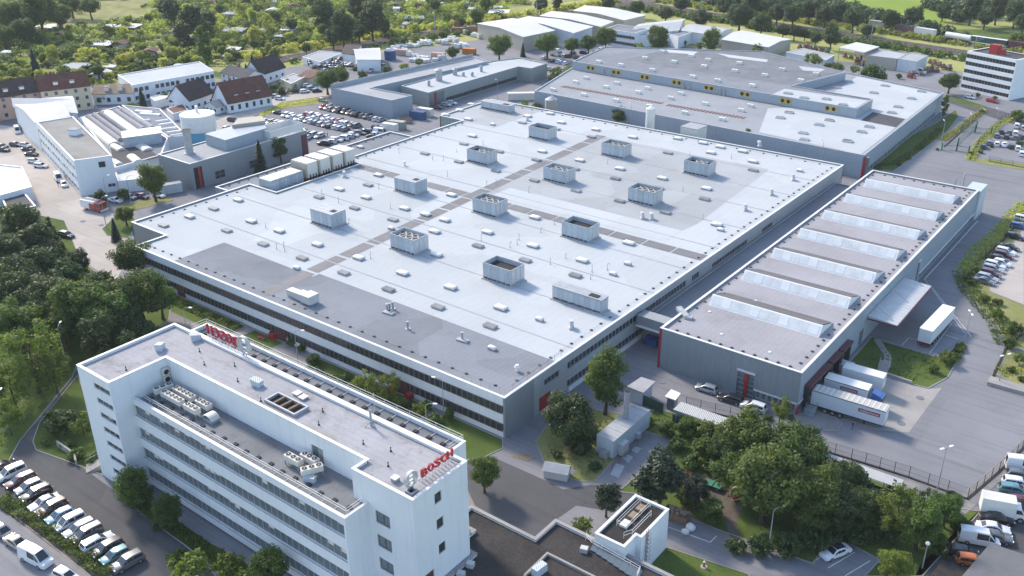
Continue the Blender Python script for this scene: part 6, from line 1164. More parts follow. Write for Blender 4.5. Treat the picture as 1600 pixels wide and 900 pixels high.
# ---------------------------------------------------------------- small structures on the right of the office block
t = thing('boiler_container', 'pale blue plant container with ribbed roof and tall flue', 'container', (-66, 114, 0))
put(MB().box(-1.6, -5.8, .2, 1.6, 5.8, 3.5).mesh('body', 'wall_sheet'), 'body', t)
for i in range(12): put(MB().box(-1.64, -5.8 + i * .967, 3.5, 1.64, -5.8 + i * .967 + .93, 3.56 + .02 * (i % 2)).mesh('roof_panel', 'roof_pale'), 'roof_panel', t)
b = MB(); b.cyl(-.4, 1.2, 3.5, 8.6, .42, 14, mt=1); b.cyl(-.4, 1.2, 8.6, 8.75, .5, 14, mt=1); put(b.mesh('flue', ['galvanised', 'dark'], 40), 'flue', t)
b = MB(); b.box(1.62, -4.4, .3, 2.6, -2.6, 2.4); put(b.mesh('switch_cabinet', 'metal_sheet'), 'switch_cabinet', t); put(MB().box(1.62, 1.2, .3, 2.2, 2.0, 1.4).mesh('meter_box', 'metal_sheet'), 'meter_box', t)
b = MB(); b.box(-.6, -6.6, .1, .9, -5.82, 1.5); put(b.mesh('fan_box', 'galvanised'), 'fan_box', t)
b = MB(); q = [(-63.2, 106, .9), (-63.2, 122, .9)]; b.path(q, .04, 5); b.path([(-63.2, 106, .5), (-63.2, 122, .5)], .03, 5); [b.tube((-63.2, y, 0), (-63.2, y, .95), .04, 5) for y in np.arange(106, 122.5, 2)]; tag(b.build('railing', 'wood'), 'low railing along the side of the plant container', 'railing')
def small_house(name, label, cat, poly, h, wall, roof, over=.35):
    t = thing(name, label, cat, ctr(poly)); b = MB(); ring(b, poly, .2, 0, h); b.build('wall', wall, t); b = MB(); b.prism(inset(ccw(poly), -over), h, h + .18); b.build('roof', roof, t); return t
small_house('gate_hut', 'small pale blue hut with overhanging grey roof', 'hut', [(-71.7,125.1),(-69,125),(-69.2,128.9),(-71.4,128.8)], 2.8, 'wall_sheet', 'roof_slab')
small_house('kiosk', 'tiny kiosk with square white roof by the fence gate', 'kiosk', [(-65,126.7),(-63.6,126.7),(-63.9,128.6),(-65.2,128.7)], 2.5, 'glass_blue', 'dome')
t = thing('screen_fence', 'dark green solid screen fence beside the hut', 'fence', (*(-66.8,125.1), 0)); a, c_ = [(-69.2,125.4),(-64.8,125.1)]; 
for i in range(6): b = MB(); b.prism(strip_poly([lerp2(a, c_, i / 6), lerp2(a, c_, (i + .97) / 6)], .08), .05, 2.0); b.build('panel', 'green_fence', t)
t = thing('recycling_shed', 'grey metal bin shelter with folded roof beside the road', 'bin shelter', (*(-69.1,99.3), 0), .35); b = MB(); b.prism([(-1.9, -1.1), (1.9, -1.1), (1.9, 1.1), (-1.9, 1.1)], .05, 1.5); put(b.mesh('body', 'metal_sheet'), 'body', t)
b = MB(); b.v = [(-2.1, -1.3, 1.5), (2.1, -1.3, 1.5), (2.1, 0, 2.3), (-2.1, 0, 2.3), (2.1, 1.3, 1.5), (-2.1, 1.3, 1.5)]; b.f = [(0, 1, 2, 3), (3, 2, 4, 5), (0, 3, 5), (1, 4, 2)]; b.m = [0] * 4; put(b.mesh('roof', 'galvanised'), 'roof', t)
# bicycle shelter
sh = thing('bicycle_shelter', 'long low bicycle shelter with corrugated roof outside the fence', 'shelter', (*(-42.2,127.9), 0)); A_, B_, C2, D_ = [(-62.3,126.7),(-24.9,127.4),(-24.5,125),(-62.2,123.7)]; n_ = 44
for i in range(n_): p = [lerp2(A_, B_, i / n_), lerp2(A_, B_, (i + .985) / n_), lerp2(D_, C2, (i + .985) / n_), lerp2(D_, C2, i / n_)]; b = MB(); b.prism(ccw(p), 2.45, 2.55); b.build('roof_panel', 'sheet_grey', sh)
for i in range(12): 
    for e in ((A_, B_), (D_, C2)): p = lerp2(*e, (i + .2) / 12); b = MB(); b.cyl(*p, 0, 2.45, .06, 6); b.build('post', 'galvanised', sh)
b = MB(); b.prism(strip_poly([D_, C2], .06), .1, 1.6); b.build('rear_panel', 'green_fence', sh)
# roofs in the bottom right corner
t = thing('corrugated_shed', 'shed with weathered corrugated roof in the bottom right corner', 'shed', (*(-8.4,116.5), 0)); q = [(-10.9,119.1),(-3.7,119.8),(-3.8,112.1),(-12.6,107.5)]; b = MB(); b.prism(q, 3.0, 3.3); b.build('roof', 'corrugated', t); b = MB(); ring(b, inset(ccw(q), .4), .2, 0, 3.0); b.build('wall', 'wall_beige', t)
t = thing('corrugated_shed', 'smaller flat shed roof with rough felt beside the corrugated shed', 'shed', (*(-14,110.6), 0)); q = [(-15.2,112.8),(-12.1,112.2),(-12.4,107.3),(-16,106)]; b = MB(); b.prism(q, 2.3, 2.55); b.build('roof', 'gravel_roof', t); b = MB(); ring(b, inset(ccw(q), .3), .2, 0, 2.3); b.build('wall', 'wall_beige', t)

# ---------------------------------------------------------------- trees and shrubs placed one by one
trees([(-224.9,94.2,5.3,4),(-212.7,91.3,4.8,4),(-208.2,82.8,5.2,4),(-199,84.6,5.9,0),(-186.1,84.4,4.6,4),(-199.8,94.1,2.9,1),(-190.6,74.8,5.8,0),(-179.7,76.2,6.2,0),(-233.6,96.2,4,4)], 'in the dark wood beside the sunny yard', leaf='leaf_dark')
trees([(-188.8,101.2,4.9,0),(-166.5,88.9,6.5,0),(-171.1,78.6,6.6,0),(-164.9,81.4,5.8,0),(-172.9,67.1,5.4,1),(-169.7,73.8,4.7,0),(-166.5,93.4,3.7,0)], 'between the yard and the white office block')
trees([(-158.7,62.5,6.4,2),(-156.2,57.1,4.9,2),(-155.8,64.4,3.9,2),(-149.3,52.7,2.8,2)], 'on the lawn left of the white office block')
trees([(-195,78.5,5.5,0),(-180.8,80,5.3,0),(-179.5,86.9,4.6,0),(-175.2,72.3,5,0),(-169.2,78.1,4.6,0),(-163.1,82.7,4.6,0),(-157.9,84.7,2.8,0),(-189.7,73,4.8,0),(-215.3,88.5,4.5,0)], 'in the deep wood between yard and lawn', leaf='leaf_dark')
trees([(-159.1,75.1,4.4,4),(-155.6,78.5,2.7,4)], 'just behind the left end of the office block')
tree(*[(-142.9,58.2,3.5,5)][0], 'with dark weeping leaves beside the curving path', leaf='leaf_dark'); trees([(-139.4,60.2,2.6,6),(-141.7,54.7,1.1,8),(-134.1,55.9,1.9,8),(-130.9,57.6,1.7,8),(-138.2,56.7,1.5,8)], 'by the steps at the office corner')
trees([(-114.7,54.5,3,1),(-106.1,54.7,2.5,1),(-114.4,56.1,1.7,6),(-108,54.2,1.5,8),(-84.7,55.7,2.9,1),(-93.8,50.1,3.8,6),(-91.6,54,2.6,6),(-100,51.5,1.8,8),(-87.9,54.2,2.2,6)], 'along the front of the office block')
trees([(-108.9,96.9,2.7,2),(-105.5,98.9,2.7,2),(-102.3,98.4,1.7,6),(-97.8,98.6,1.8,6),(-94.3,98.8,1.8,8),(-97.6,95.9,1.5,8),(-126.5,99.8,1.6,5),(-117.6,99.7,1.4,8),(-136.2,102.5,1.7,8),(-141.9,103.2,1.7,8),(-132.7,102,1.5,8),(-92.9,100.9,1.1,1),(-98.5,100.9,1.3,6)], 'in the garden strip between office and factory')
tree(*[(-75.5,89.2,2.7,1)][0], 'standing alone in a gravel bed beside the office end wall')
tree(*[(-72.8,107.3,4.8,0)][0], 'at the corner of the factory, next to the red gate', leaf='leaf_dark'); tree(*[(-72.6,118.7,4.2,1)][0], 'tallest beside the factory side wall', hs=1.25)
trees([(-69.8,106.5,2.7,5),(-70,110.5,2.1,6),(-71.8,103.4,1.2,8),(-65.3,104.4,1.4,8)], 'on the island around the plant container', leaf='leaf_dark')
trees([(-52.4,101.9,4.3,4),(-57.6,95.6,2.4,4),(-47.9,105.2,2.3,4)], 'around the gravel sitting area', leaf='leaf_pine'); trees([(-45.3,104.3,2.6,5),(-58.2,90.2,2,6),(-54.7,94.1,1.3,8),(-50.2,105.8,1.9,5)], 'around the gravel sitting area')
trees([(-46,117.8,5.2,0),(-39.6,118.5,5.6,0),(-38.9,108.6,6.4,0),(-33,112.5,4.8,0),(-32.5,109.8,4,0),(-45.1,111.8,3.9,0)], 'in the big grove of the small park')
trees([(-58.2,121.7,2.3,5),(-54.9,123.2,2.5,5),(-60.7,119.7,1.9,5),(-51.3,120.6,2.7,5),(-53.3,117.9,2.7,5),(-52.3,127.5,1.7,8),(-64.9,120.6,1.5,8),(-57.5,117.2,2.1,8),(-53.2,114.5,2.4,8)], 'in the thicket beside the bicycle shelter')
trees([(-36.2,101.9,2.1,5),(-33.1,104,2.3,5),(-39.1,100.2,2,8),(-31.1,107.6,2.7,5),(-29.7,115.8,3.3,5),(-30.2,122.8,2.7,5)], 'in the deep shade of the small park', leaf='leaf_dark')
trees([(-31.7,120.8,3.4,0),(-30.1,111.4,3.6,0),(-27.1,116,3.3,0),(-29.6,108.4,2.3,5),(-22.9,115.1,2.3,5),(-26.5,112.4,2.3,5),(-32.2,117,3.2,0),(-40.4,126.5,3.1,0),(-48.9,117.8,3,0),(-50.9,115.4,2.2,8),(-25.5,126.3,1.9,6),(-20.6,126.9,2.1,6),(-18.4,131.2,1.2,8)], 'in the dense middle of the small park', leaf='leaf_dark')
trees([(-22.4,116.1,3.6,2),(-19.3,115.8,3.4,1),(-17.6,123.1,2.9,0),(-15.7,123.8,1.8,5),(-17.3,116.9,2.3,5),(-25.9,119.9,2.2,6),(-22.9,125.2,2.1,6),(-25.6,115,2.2,5)], 'in the green corner by the fence bend'); tree(*[(-19.7,106.4,2.5,1)][0], 'with pale leaves beside the ball lamp', leaf='leaf_light')
tree(*[(-47.5,134.4,2.2,2)][0], 'thin-crowned at the warehouse front corner'); trees([(-51.2,135.5,1,8),(-49.5,134.1,1.1,8),(-46.5,136.7,0.9,8)], 'below the thin tree at the warehouse')
trees([(-30.7,172.5,1.9,6),(-31.5,167.7,1.2,5),(-30.1,176.2,1.1,8),(-29.8,179,0.9,8),(-30,181.4,0.9,8),(-29.8,173.5,1,8)], 'on the lawn beside the loading apron')
tree(*[(-231.8,134.5,4.8,1)][0], 'birch-like beside the white block'); trees([(-221.3,119,2.8,0),(-239.5,129.4,1.8,0),(-239.8,122.6,2.1,4)], 'around the fire engine parking'); tree(*[(-213.9,111.5,1.4,3)][0], 'on the small lawn by the factory corner')
trees([(-226.1,166.9,2.5,3)], 'against the grey boiler hall wall'); trees([(-231.1,178.5,3.6,4)], 'against the grey boiler hall wall')
trees([(-167.7,276.5,3.6,0),(-120.2,275.9,1.8,7),(-106.6,279,3.8,6),(-204.1,276.2,2.4,6),(-206.6,284.6,1.9,6),(-211.3,278.8,1.9,6)], 'in the alley behind the factory')
trees([(-81.6,356.4,1.8,7)], 'at the far corner of the production hall'); trees([(-89.6,392.4,4.2,0),(-72.8,392.5,1.2,5),(-79.2,394.1,1.2,5),(-71.9,370.5,1.2,8),(-59,365.9,2.9,5),(-88.4,500.9,5.4,5)], 'along the far street')
trees([(-268.7,335.4,6.4,0),(-256.3,355.1,5.9,0),(-251.2,367.5,4.2,0),(-244.6,372,4.5,0),(-241.8,381.9,5.7,0),(-217.1,389,5.9,1),(-197.9,403.6,5,1),(-228.4,374.2,3.2,6),(-226.4,386.7,3.9,6),(-220.3,417.5,2.8,5),(-241.4,404.1,2.5,5),(-246.4,400.3,2.2,5),(-208.2,413.6,2.7,6),(-179.6,415,4.1,6)], 'in the row before the trade halls'); tree(*[(-267.6,351.5,1.5,3)][0], 'by the trade hall parking')
trees([(-227.8,322.7,3.8,6),(-227.4,331.5,3.3,6),(-227.1,318.1,2.4,6)], 'beside the workshop building end')
trees([(-286.3,247.7,5.3,0),(-289.7,258.1,4.2,0),(-294.5,274.7,2.7,5),(-288.2,293.8,3.3,6),(-293.6,288.6,2.5,5),(-288.5,325.9,3.2,0),(-294.2,309.5,2.3,6)], 'along the back of the L-shaped storage building')
trees([(-329.6,245.7,2.4,3),(-331.6,243.6,1.6,3)], 'among the houses'); tree(*[(-322.8,188.9,2.1,3)][0], 'slender between the low white building and the carport')
trees([(-301,236.8,2.5,5),(-309.9,239.2,2.1,5),(-310,247.5,2.4,5),(-326.2,186.2,2.6,6),(-326.8,183.8,2.2,8),(-328.8,203,2.7,5),(-345.7,186,2.2,6),(-317.6,199.5,1.9,5)], 'among the houses')
trees([(-350.2,316.1,7.4,1),(-384.7,334.7,7.3,1),(-351.5,336.9,8.3,1),(-390.5,365.2,7,1),(-351.3,310.3,4.9,0),(-353.1,329.1,6.4,0),(-355.4,349.2,3.9,1)], 'in the tall clump amid the allotments', leaf='leaf_dark')
trees([(-426.3,284.5,7.7,4),(-468,301.1,6.3,4),(-418.7,273,5,4),(-364.6,247.4,4.8,7),(-503.8,318.5,4.4,4),(-437.6,301.6,5.4,4)], 'in the evergreen group of the allotments')
trees([(-499.1,243.3,11.2,0),(-510.3,233.4,9.2,0),(-513.3,260.5,7.6,0),(-534,290.5,6.3,0),(-488.2,228.3,7,0),(-487.7,218.1,5.7,0),(-546.1,285.9,7.4,0),(-485.5,232.4,4.5,5)], 'at the top left edge of the allotments')
trees([(-329.2,392.2,4.8,1),(-338.2,389.6,3.1,0),(-330.6,365.5,2.6,5),(-330.4,346.2,2.9,6),(-386.1,422.2,3.8,0),(-345.2,347.8,2.6,6),(-416.6,196.4,2.5,3),(-429.5,323.6,2.4,0),(-378.3,270.5,3.3,6),(-433.2,337.5,2.8,0),(-382.6,229.2,2.5,5),(-378.8,201.3,2.4,6),(-378.4,309,2.9,5),(-352.8,294.5,2.4,4)], 'scattered over the allotments')
trees([(-205.9,496,5.8,0),(-196.6,495.1,6.1,0),(-194.2,511,6.2,0),(-182.3,503.2,5.7,0),(-182.8,524.9,5.6,0),(-164.8,496.8,6.2,0),(-152.9,484.4,3.8,0),(-186.8,460.4,3.8,0),(-181.1,460.4,3.8,0),(-177.2,464.2,2.9,0),(-158.4,449.1,4.8,1),(-167.9,454.5,3.1,0),(-232,458.6,6,0),(-212.2,463.5,7.9,0),(-257.3,466.5,4.5,0),(-279.5,473.1,5,0),(-301.2,477.2,4.8,0),(-332,453.4,4.4,0),(-198.1,458.5,5.8,0),(-239.2,500.4,5.7,0),(-265.1,498.7,5.5,0),(-231.3,519.1,5.8,0),(-329.7,466.1,3.8,1),(-221.8,524.1,5.1,0)], 'in the belt along the railway', leaf='leaf_dark')
trees([(-170.5,544.3,2.5,1),(-151,511.7,5.6,0),(-143.1,523.6,6,0),(-137.9,559.3,4.5,1),(-129.8,557.8,3.1,2),(-122.9,556.2,6.1,1),(-112,563.9,6.1,1),(-101.8,557.2,6,1),(-136.6,527.8,2.7,0),(-113.4,546.2,4.7,0),(-94.7,543.2,5.2,0)], 'around the sports field', leaf='leaf_dark')
trees([(-118.1,388.7,6.2,5),(-149.9,405.2,4.7,6),(-136.9,401.2,3.3,6),(-113.2,407.4,1.6,5),(-166,427.2,2.1,8),(-130.9,403.7,2.7,6),(-144.3,410.1,2.5,8)], 'between the production hall and the machinery yard')
trees([(-59.6,317.8,1.2,8),(-61.6,314.4,1,8),(-51.6,333.7,1.7,8),(-71.4,312.9,0.8,8),(-58.2,326,0.8,8)], 'around the gate and car park')
trees([(-23.4,193,2.1,5),(-27.4,197.8,1.6,6),(-22.6,186.3,1.5,5),(-19.5,180.6,1.5,6),(-31.4,204.7,1.4,6),(-29,205.2,1.4,8),(-36.5,220.5,1.3,8),(-35.9,212.3,1.3,8),(-36.6,229.8,1.2,8),(-36.3,237.7,1.1,8),(-36.4,247.8,1.1,8),(-36.5,258.6,1.2,8),(-37.8,214.6,1.2,8),(-17.5,174.2,1.2,8),(-20.2,176.7,1.1,8)], 'on the verge along the curving road')
trees([(-14.4,121.2,0.6,8),(-14.7,119.1,0.7,6),(-12.5,116.9,0.7,8),(-15.2,116.4,0.7,8)], 'by the fence of the neighbouring car park'); trees([(-76.2,289.8,1,8),(-75.8,297.6,1.2,8),(-76,311.7,1.2,8),(-79.5,282,1,8),(-83,278.4,0.8,8),(-86.4,276.9,1,8)], 'along the production hall side wall')
# hedges and ground cover
hedge([(-133.3,43),(-123.5,43.9),(-114.2,44.2),(-104.8,44)], 2.6, 1.3, 'clipped hedge between the two car rows at the bottom left', 'leaf_mid', dens=60, size=.14)
hedge([(-118.9,55.1),(-108.9,55.2),(-97.5,55.3),(-88.3,55.8)], 2.2, .9, 'planted strip along the foot of the office block', 'leaf_light', dens=40, size=.14)
hedge([(-188, 100), (-150, 100)], 2.6, 1.2, 'hedge along the factory front, left of the middle entrance', 'leaf_mid'); hedge([(-126, 96), (-98, 99)], 5, 1.1, 'overgrown planting along the factory front near the right entrance', 'leaf_dark')
hedge([(-304.3,232.1),(-298.5,244.2),(-315.4,248.4),(-306,233.5)], 2.0, 2.2, 'tall dark hedge behind the inn', 'leaf_dark', dens=20, size=.3)
hedge([(-239.9,105.8),(-226.9,101.3),(-208.8,95),(-196.1,93.9),(-185,96.7)], 4, 2.2, 'ragged dark shrub belt between the sunny yard and the wood', 'leaf_dark', dens=26, size=.3)
hedge([(-29.6,174),(-30.1,181.8)], 2.0, 1.0, 'low hedge at the edge of the trailer bay', 'leaf_mid', dens=40)
for i, (pp, w_, lf, hh, lb) in enumerate((([(-38.4,276.1),(-38.6,248.6),(-39.8,234.8),(-39.1,217.6)], 4.0, 'leaf_garden', .8, 'rough grass and weeds on the verge, upper stretch'), ([(-39.1,217.6),(-34.7,208.2),(-26.7,196.3),(-22.9,187.2)], 5.0, 'leaf_mid', 1.0, 'rough grass and weeds on the verge, lower stretch'), ([(-22,175.5),(-18.2,178.4)], 4.0, 'leaf_garden', .5, 'rough grass behind the concrete kerb block'), ([(-272.2,186.1),(-282.3,212),(-287.7,225.5),(-283.3,240.9)], 4.0, 'leaf_garden', .5, 'tall grass strip beside the full car park'), ([(-73.5,324.4),(-72,341.7),(-72.2,374.3)], 3.0, 'leaf_garden', .5, 'grass strip between the gate lanes'), ([(-60.4,308.2),(-62.5,328),(-63.1,356.2),(-61.5,367.8)], 3.0, 'leaf_garden', .7, 'weeds along the car park fence'), ([(-83.9,281.3),(-77.6,291.5),(-76.8,314.8),(-77.9,340.3)], 2.5, 'leaf_mid', .6, 'planting along the production hall side'))):
    o = leaf_strip('undergrowth', strip_poly(pp, w_), hh, 9, .22, lf, 50 + i); o['kind'] = 'stuff'; tag(o, lb, 'undergrowth')
for i, (poly, lf, lb) in enumerate((([(-153.4,59.5),(-161.8,71.5),(-185.3,68.2),(-147.1,49.7)], 'leaf_mid', 'uneven grass blades on the left lawn'), ([(-65.8,123.3),(-52.6,126),(-35.8,125.4),(-24.5,124),(-22.8,113),(-30.2,110.7),(-36.7,105.8),(-57.6,117.5)], 'leaf_dark', 'ground cover under the park trees'), ([(-73.9,102.5),(-79.5,114.2),(-66.5,120.2),(-64.3,102.1)], 'leaf_mid', 'ground cover on the tree island'), ([(-44.6,164.5),(-43.8,173.1),(-31,174.8),(-30.4,166.3),(-33.1,161.9)], 'leaf_mid', 'grass tufts on the lawn by the loading apron'))):
    o = leaf_strip('ground_cover', poly, .18, 3.0, .16, lf, 80 + i, .03); o['kind'] = 'stuff'; tag(o, lb, 'ground cover')
# ---------------------------------------------------------------- allotment gardens
rg = random.Random(21); U = Vector((.79, .613)); V = Vector((-.613, .79)); GP = [(-415, 172), (-690, 290), (-660, 430), (-400, 560), (-344, 430), (-361, 300), (-362, 238)]
MEADOW = [(-528.8,268.8),(-616.5,323.2),(-567.4,357.2),(-495,305.2),(-505.1,295.5),(-515.4,278.2)]; sheet('rough_meadow', MEADOW, -.03, 'dry_lawn')
wallm = {k: MB().box(-2.2, -1.6, 0, 2.2, 1.6, 2.2).mesh('wall', k) for k in ('wall_white', 'wood', 'wall_cream', 'wall_beige')}
def shed_roof(m, pitched):
    b = MB()
    if pitched:
        for s_ in (-1, 1): b.v += [(-2.6, s_ * 2.0, 2.1), (2.6, s_ * 2.0, 2.1), (2.6, 0, 3.2), (-2.6, 0, 3.2)]
        b.f = [(0, 1, 2, 3), (4, 5, 6, 7), (0, 3, 4), (1, 5, 2)]; b.m = [0] * 4
    else: b.prism(rect(-2.7, -2.1, 2.7, 2.1), 2.2, 2.4, ztop=[2.35, 2.35, 2.75, 2.75])
    return b.mesh('roof', m)
roofm = [(w, shed_roof(m, p)) for w, m, p in (('white flat-roofed', 'sheet_white', 0), ('pale grey flat-roofed', 'sheet_grey', 0), ('red-roofed', 'tile_red', 1), ('dark pitched-roof', 'tile_brown', 1), ('light flat-roofed', 'roof_pale', 0), ('white-roofed gabled', 'sheet_white', 1))]
pdoor = MB().box(-.45, -1.66, 0, .45, -1.6, 1.95).mesh('door', 'wood'); pwin = win_mesh(.9, .8, 'frame_white', 'glass')
plots = MB(); hed = []; nb_ = 0; nshed = 0; stuffC = []; stuffR = []; ntree = 0; cand = []
KEEP = [(-515, 330, 40)]
for i in range(-40, 45):
    for j in range(-30, 32):
        c = Vector((-480, 330)) + U * (i * 15) + V * (j * 17)
        if not inside(c, GP) or inside(c, MEADOW): continue
        p = [c + U * a + V * b_ for a, b_ in ((-6.8, -7.9), (6.8, -7.9), (6.8, 7.9), (-6.8, 7.9))]
        plots.face([(q.x, q.y, -.05) for q in p], rg.choice((0, 0, 1, 1, 2))); row = j
        dist = c.length
        if rg.random() < .34 and nshed < 240:
            nshed += 1; w_, rm = rg.choice(roofm); s_ = rg.choice((.8, 1, 1.2, 1.5, 2.2)); q = c + U * rg.uniform(-4, 4) + V * rg.uniform(-4, 4)
            t = thing('garden_shed', '%s garden shed in the allotments' % w_, 'shed', (q.x, q.y, 0), math.atan2(U.y, U.x) + rg.choice((0, 1.571)) + rg.uniform(-.1, .1), 'garden sheds in the allotments'); t['row'] = j
            put(wallm[rg.choice(list(wallm))], 'wall', t, sc=(s_, s_ * rg.uniform(.8, 1.2), 1)); put(rm, 'roof', t, sc=(s_ * 1.02, s_ * 1.22, 1)); put(pdoor, 'door', t, (0, -.5 * (s_ - 1) * 3.4, 0)); put(pwin, 'window', t, (1.3 * s_, -1.67 * s_ * 1.2, .9))
        for k in range(rg.randint(7, 11)):
            q = c + U * rg.uniform(-7, 7) + V * rg.uniform(-8, 8); cand.append((q.length, q.x, q.y, rg.choice((1.3, 1.7, 2.1, 2.6, 3.3))))
        if rg.random() < .42 and ntree < 230:
            ntree += 1; q = c + U * rg.uniform(-6, 6) + V * rg.uniform(-7, 7); t = tree(q.x, q.y, rg.uniform(2.0, 4.4), rg.choice((0, 0, 1, 2, 6, 6)), 'in the allotments', 'fruit trees in the allotments', leaf=rg.choice(('leaf_garden', 'leaf_light', 'leaf_mid', 'leaf_garden'))); t['row'] = j
        for a, b_ in (((-7.5, -8.5), (7.5, -8.5)), ((-7.5, -8.5), (-7.5, 8.5))):
            if rg.random() < .7:
                for k in range(10): q = c + U * (a[0] + (b_[0] - a[0]) * k / 9) + V * (a[1] + (b_[1] - a[1]) * k / 9); stuffC.append((q.x, q.y, .9)); stuffR.append(1.15)
struct('garden_plots', plots, ['garden_lawn', 'dry_lawn', 'meadow'])
lanes = MB()
for j in range(-30, 32, 2):
    for i in range(-40, 45):
        c = Vector((-480, 330)) + U * (i * 15) + V * (j * 17 + 8.5)
        if inside(c, GP) and not inside(c, MEADOW): lanes.face([tuple((*(c + U * a + V * b_), -.04)) for a, b_ in ((-7.5, -.7), (7.5, -.7), (7.5, .7), (-7.5, .7))])
struct('allotment_path', lanes, 'garden_path')
cand.sort()
for k, (d_, x, y, r_) in enumerate(cand):
    if k < 290:
        t = tree(x, y, r_, rg.choice((5, 5, 6, 8)), 'in the near allotments', 'bushes in the near allotments', leaf=rg.choice(('leaf_garden', 'leaf_garden', 'leaf_light', 'leaf_mid', 'leaf_dark'))); t['row'] = int((Vector((x, y)) - Vector((-480, 330))).dot(V) // 17)
    else: stuffC.append((x, y, r_ * .62)); stuffR.append(r_)
rng_ = np.random.default_rng(4)
def bush_mass(name, label, cs, rs, per, size, leaf):
    c, nn = clumps(cs, rs, per, rng_); c[:, 2] = np.abs(c[:, 2]); b0 = c.mean(0); b0[2] = 0; me = quads_mesh(name, c - b0, nn, size, 1.15, rng_, leaf); o = bpy.data.objects.new(name, me); COL.objects.link(o); o.location = b0; o['kind'] = 'stuff'; return tag(o, label, 'undergrowth')
idx = list(range(len(stuffC))); rg.shuffle(idx)
for k, (lf, lb) in enumerate((('leaf_garden', 'yellow-green bushes and hedges filling the allotments'), ('leaf_mid', 'mid-green bushes and hedges filling the allotments'), ('leaf_light', 'fresh green bushes and hedges filling the allotments'))):
    s_ = idx[k::3]; bush_mass('garden_bushes', lb, [stuffC[q] for q in s_], [stuffR[q] for q in s_], 15, .42, lf)
# scrub along the railway and a far wood
def scrub(poly, n, lo, hi, leaf, label, seed, per=13, size=.5):
    r_ = random.Random(seed); xs = [p[0] for p in poly]; ys = [p[1] for p in poly]; cs = []; rs = []
    while len(cs) < n:
        p = (r_.uniform(min(xs), max(xs)), r_.uniform(min(ys), max(ys)))
        if inside(p, poly): q = r_.uniform(lo, hi); cs.append((*p, q * .7)); rs.append(q)
    return bush_mass('scrub', label, cs, rs, per, size, leaf)
scrub([(-367, 270), (-357, 340), (-345, 400), (-318, 520), (-326, 520), (-352, 400), (-366, 340), (-376, 270)], 260, 1, 2.4, 'leaf_garden', 'light scrub on the allotment side of the railway curve', 1)
scrub([(-346, 275), (-341, 340), (-327, 400), (-300, 500), (-290, 495), (-318, 400), (-334, 340), (-338, 290)], 200, 1, 2.4, 'leaf_mid', 'scrub on the storage yard side of the railway curve', 2)
scrub([(-290, 505), (-240, 494), (-160, 478), (-107, 467), (-79, 461), (-79, 455), (-107, 460), (-165, 470), (-245, 484), (-292, 495)], 300, 1, 2.6, 'leaf_mid', 'scrub on the near bank of the main railway line', 3)
scrub([(-300, 530), (-240, 517), (-150, 503), (-100, 491), (-60, 484), (-60, 488), (-100, 496), (-150, 509), (-240, 525), (-300, 545)], 260, 1, 2.4, 'leaf_garden', 'scrub between the main line and the freight siding', 5)
scrub([(-300, 545), (-180, 525), (-150, 520), (-110, 507), (-112, 512), (-150, 528), (-180, 560), (-230, 590), (-310, 600)], 420, 2, 5, 'leaf_dark', 'dense dark wood edge behind the railway', 6, 10, .8)
scrub([(-130, 560), (-100, 620), (-60, 640), (-50, 700), (-140, 690), (-160, 600)], 160, 2.5, 5, 'leaf_dark', 'dense dark wood edge behind the sports field', 7, 10, .9)

# ---------------------------------------------------------------- vehicles
G1 = 'cars parked in front of the office block'
cars([(-140.6,47.1,86,"h","k"),(-137.8,47.1,266,"m","w"),(-134.8,47,266,"e","R"),(-132.1,47,266,"h","s"),(-129.5,46.8,266,"u","k"),(-126.5,46.5,266,"s","w"),(-124.3,46.5,266,"u","n"),(-121.6,46.3,266,"h","l"),(-119,46.4,266,"m","w"),(-116.6,46.5,266,"e","s"),(-114.5,46.5,266,"m","g"),(-111.9,46.6,86,"e","w"),(-109.4,46.6,266,"u","k"),(-107.2,46.5,266,"h","t"),(-104.6,46.8,266,"u","g")], 'in the parked row facing the clipped hedge', G1)
cars([(-124.9,39.4,5,"h","g"),(-120.8,39.5,5,"s","B")], 'in the lower row below the hedge at the bottom left', G1); cars([(-115.5,39.5,8.5,"v","w"),(-108.8,40.2,8,"h","w")], 'in the lower row below the hedge at the bottom left', G1)
G2 = 'vehicles in the neighbouring car park'
cars([(-12.7,122.7,20,"v","w"),(-11,124.7,20,"e","g"),(-11.7,126.5,20,"s","w"),(-11.8,129.3,20,"s","k"),(-11.3,138,20,"e","t"),(-11.2,140.1,20,"e","w"),(-11.5,142.4,20,"h","g"),(-11.5,145.2,20,"v","w"),(-9.7,135.5,20,"h","R"),(-13.7,118.6,20,"h","k"),(-12.3,117.5,20,"h","o")], 'beyond the footpath at the lower right', G2)
G3 = 'cars in the side car park on the right'
cars([(-35.7,261.9,-7,"e","w"),(-35.2,255.5,-7,"e","b"),(-34.5,247.4,-7,"e","k"),(-34.2,239.4,-7,"s","k"),(-34.2,236,-7,"e","w"),(-34.1,233.1,-7,"u","R"),(-34.3,230.2,-7,"h","k"),(-33.3,228.1,-7,"h","w"),(-34.3,226,-7,"e","w"),(-34.1,223.4,-7,"e","s"),(-33.9,220,-7,"u","R"),(-33.9,217.4,-7,"e","s"),(-34.1,215.1,-7,"s","g")], 'in the row behind the verge on the right', G3)
cars([(-62.2,136.3,186,"h","s"),(-57.2,135.7,186,"e","k"),(-52.8,135.6,186,"u","w")], 'parked before the warehouse front', 'cars before the warehouse'); [put(MB().box(-1.1, -.55, 1.44, .35, .55, 1.475).mesh('glass_roof', 'glass_car'), 'glass_roof', car(x, y, dg, 'sedan', 'white', 'with black glass roof alone in the marked bays', None)) for x, y, dg, _a, _b in [(-27.8,108,243,"s","w")]]
cars([(-226.9,105.5,10,"e","k")], 'driving across the sunny yard', None)
far = dict(near=False)
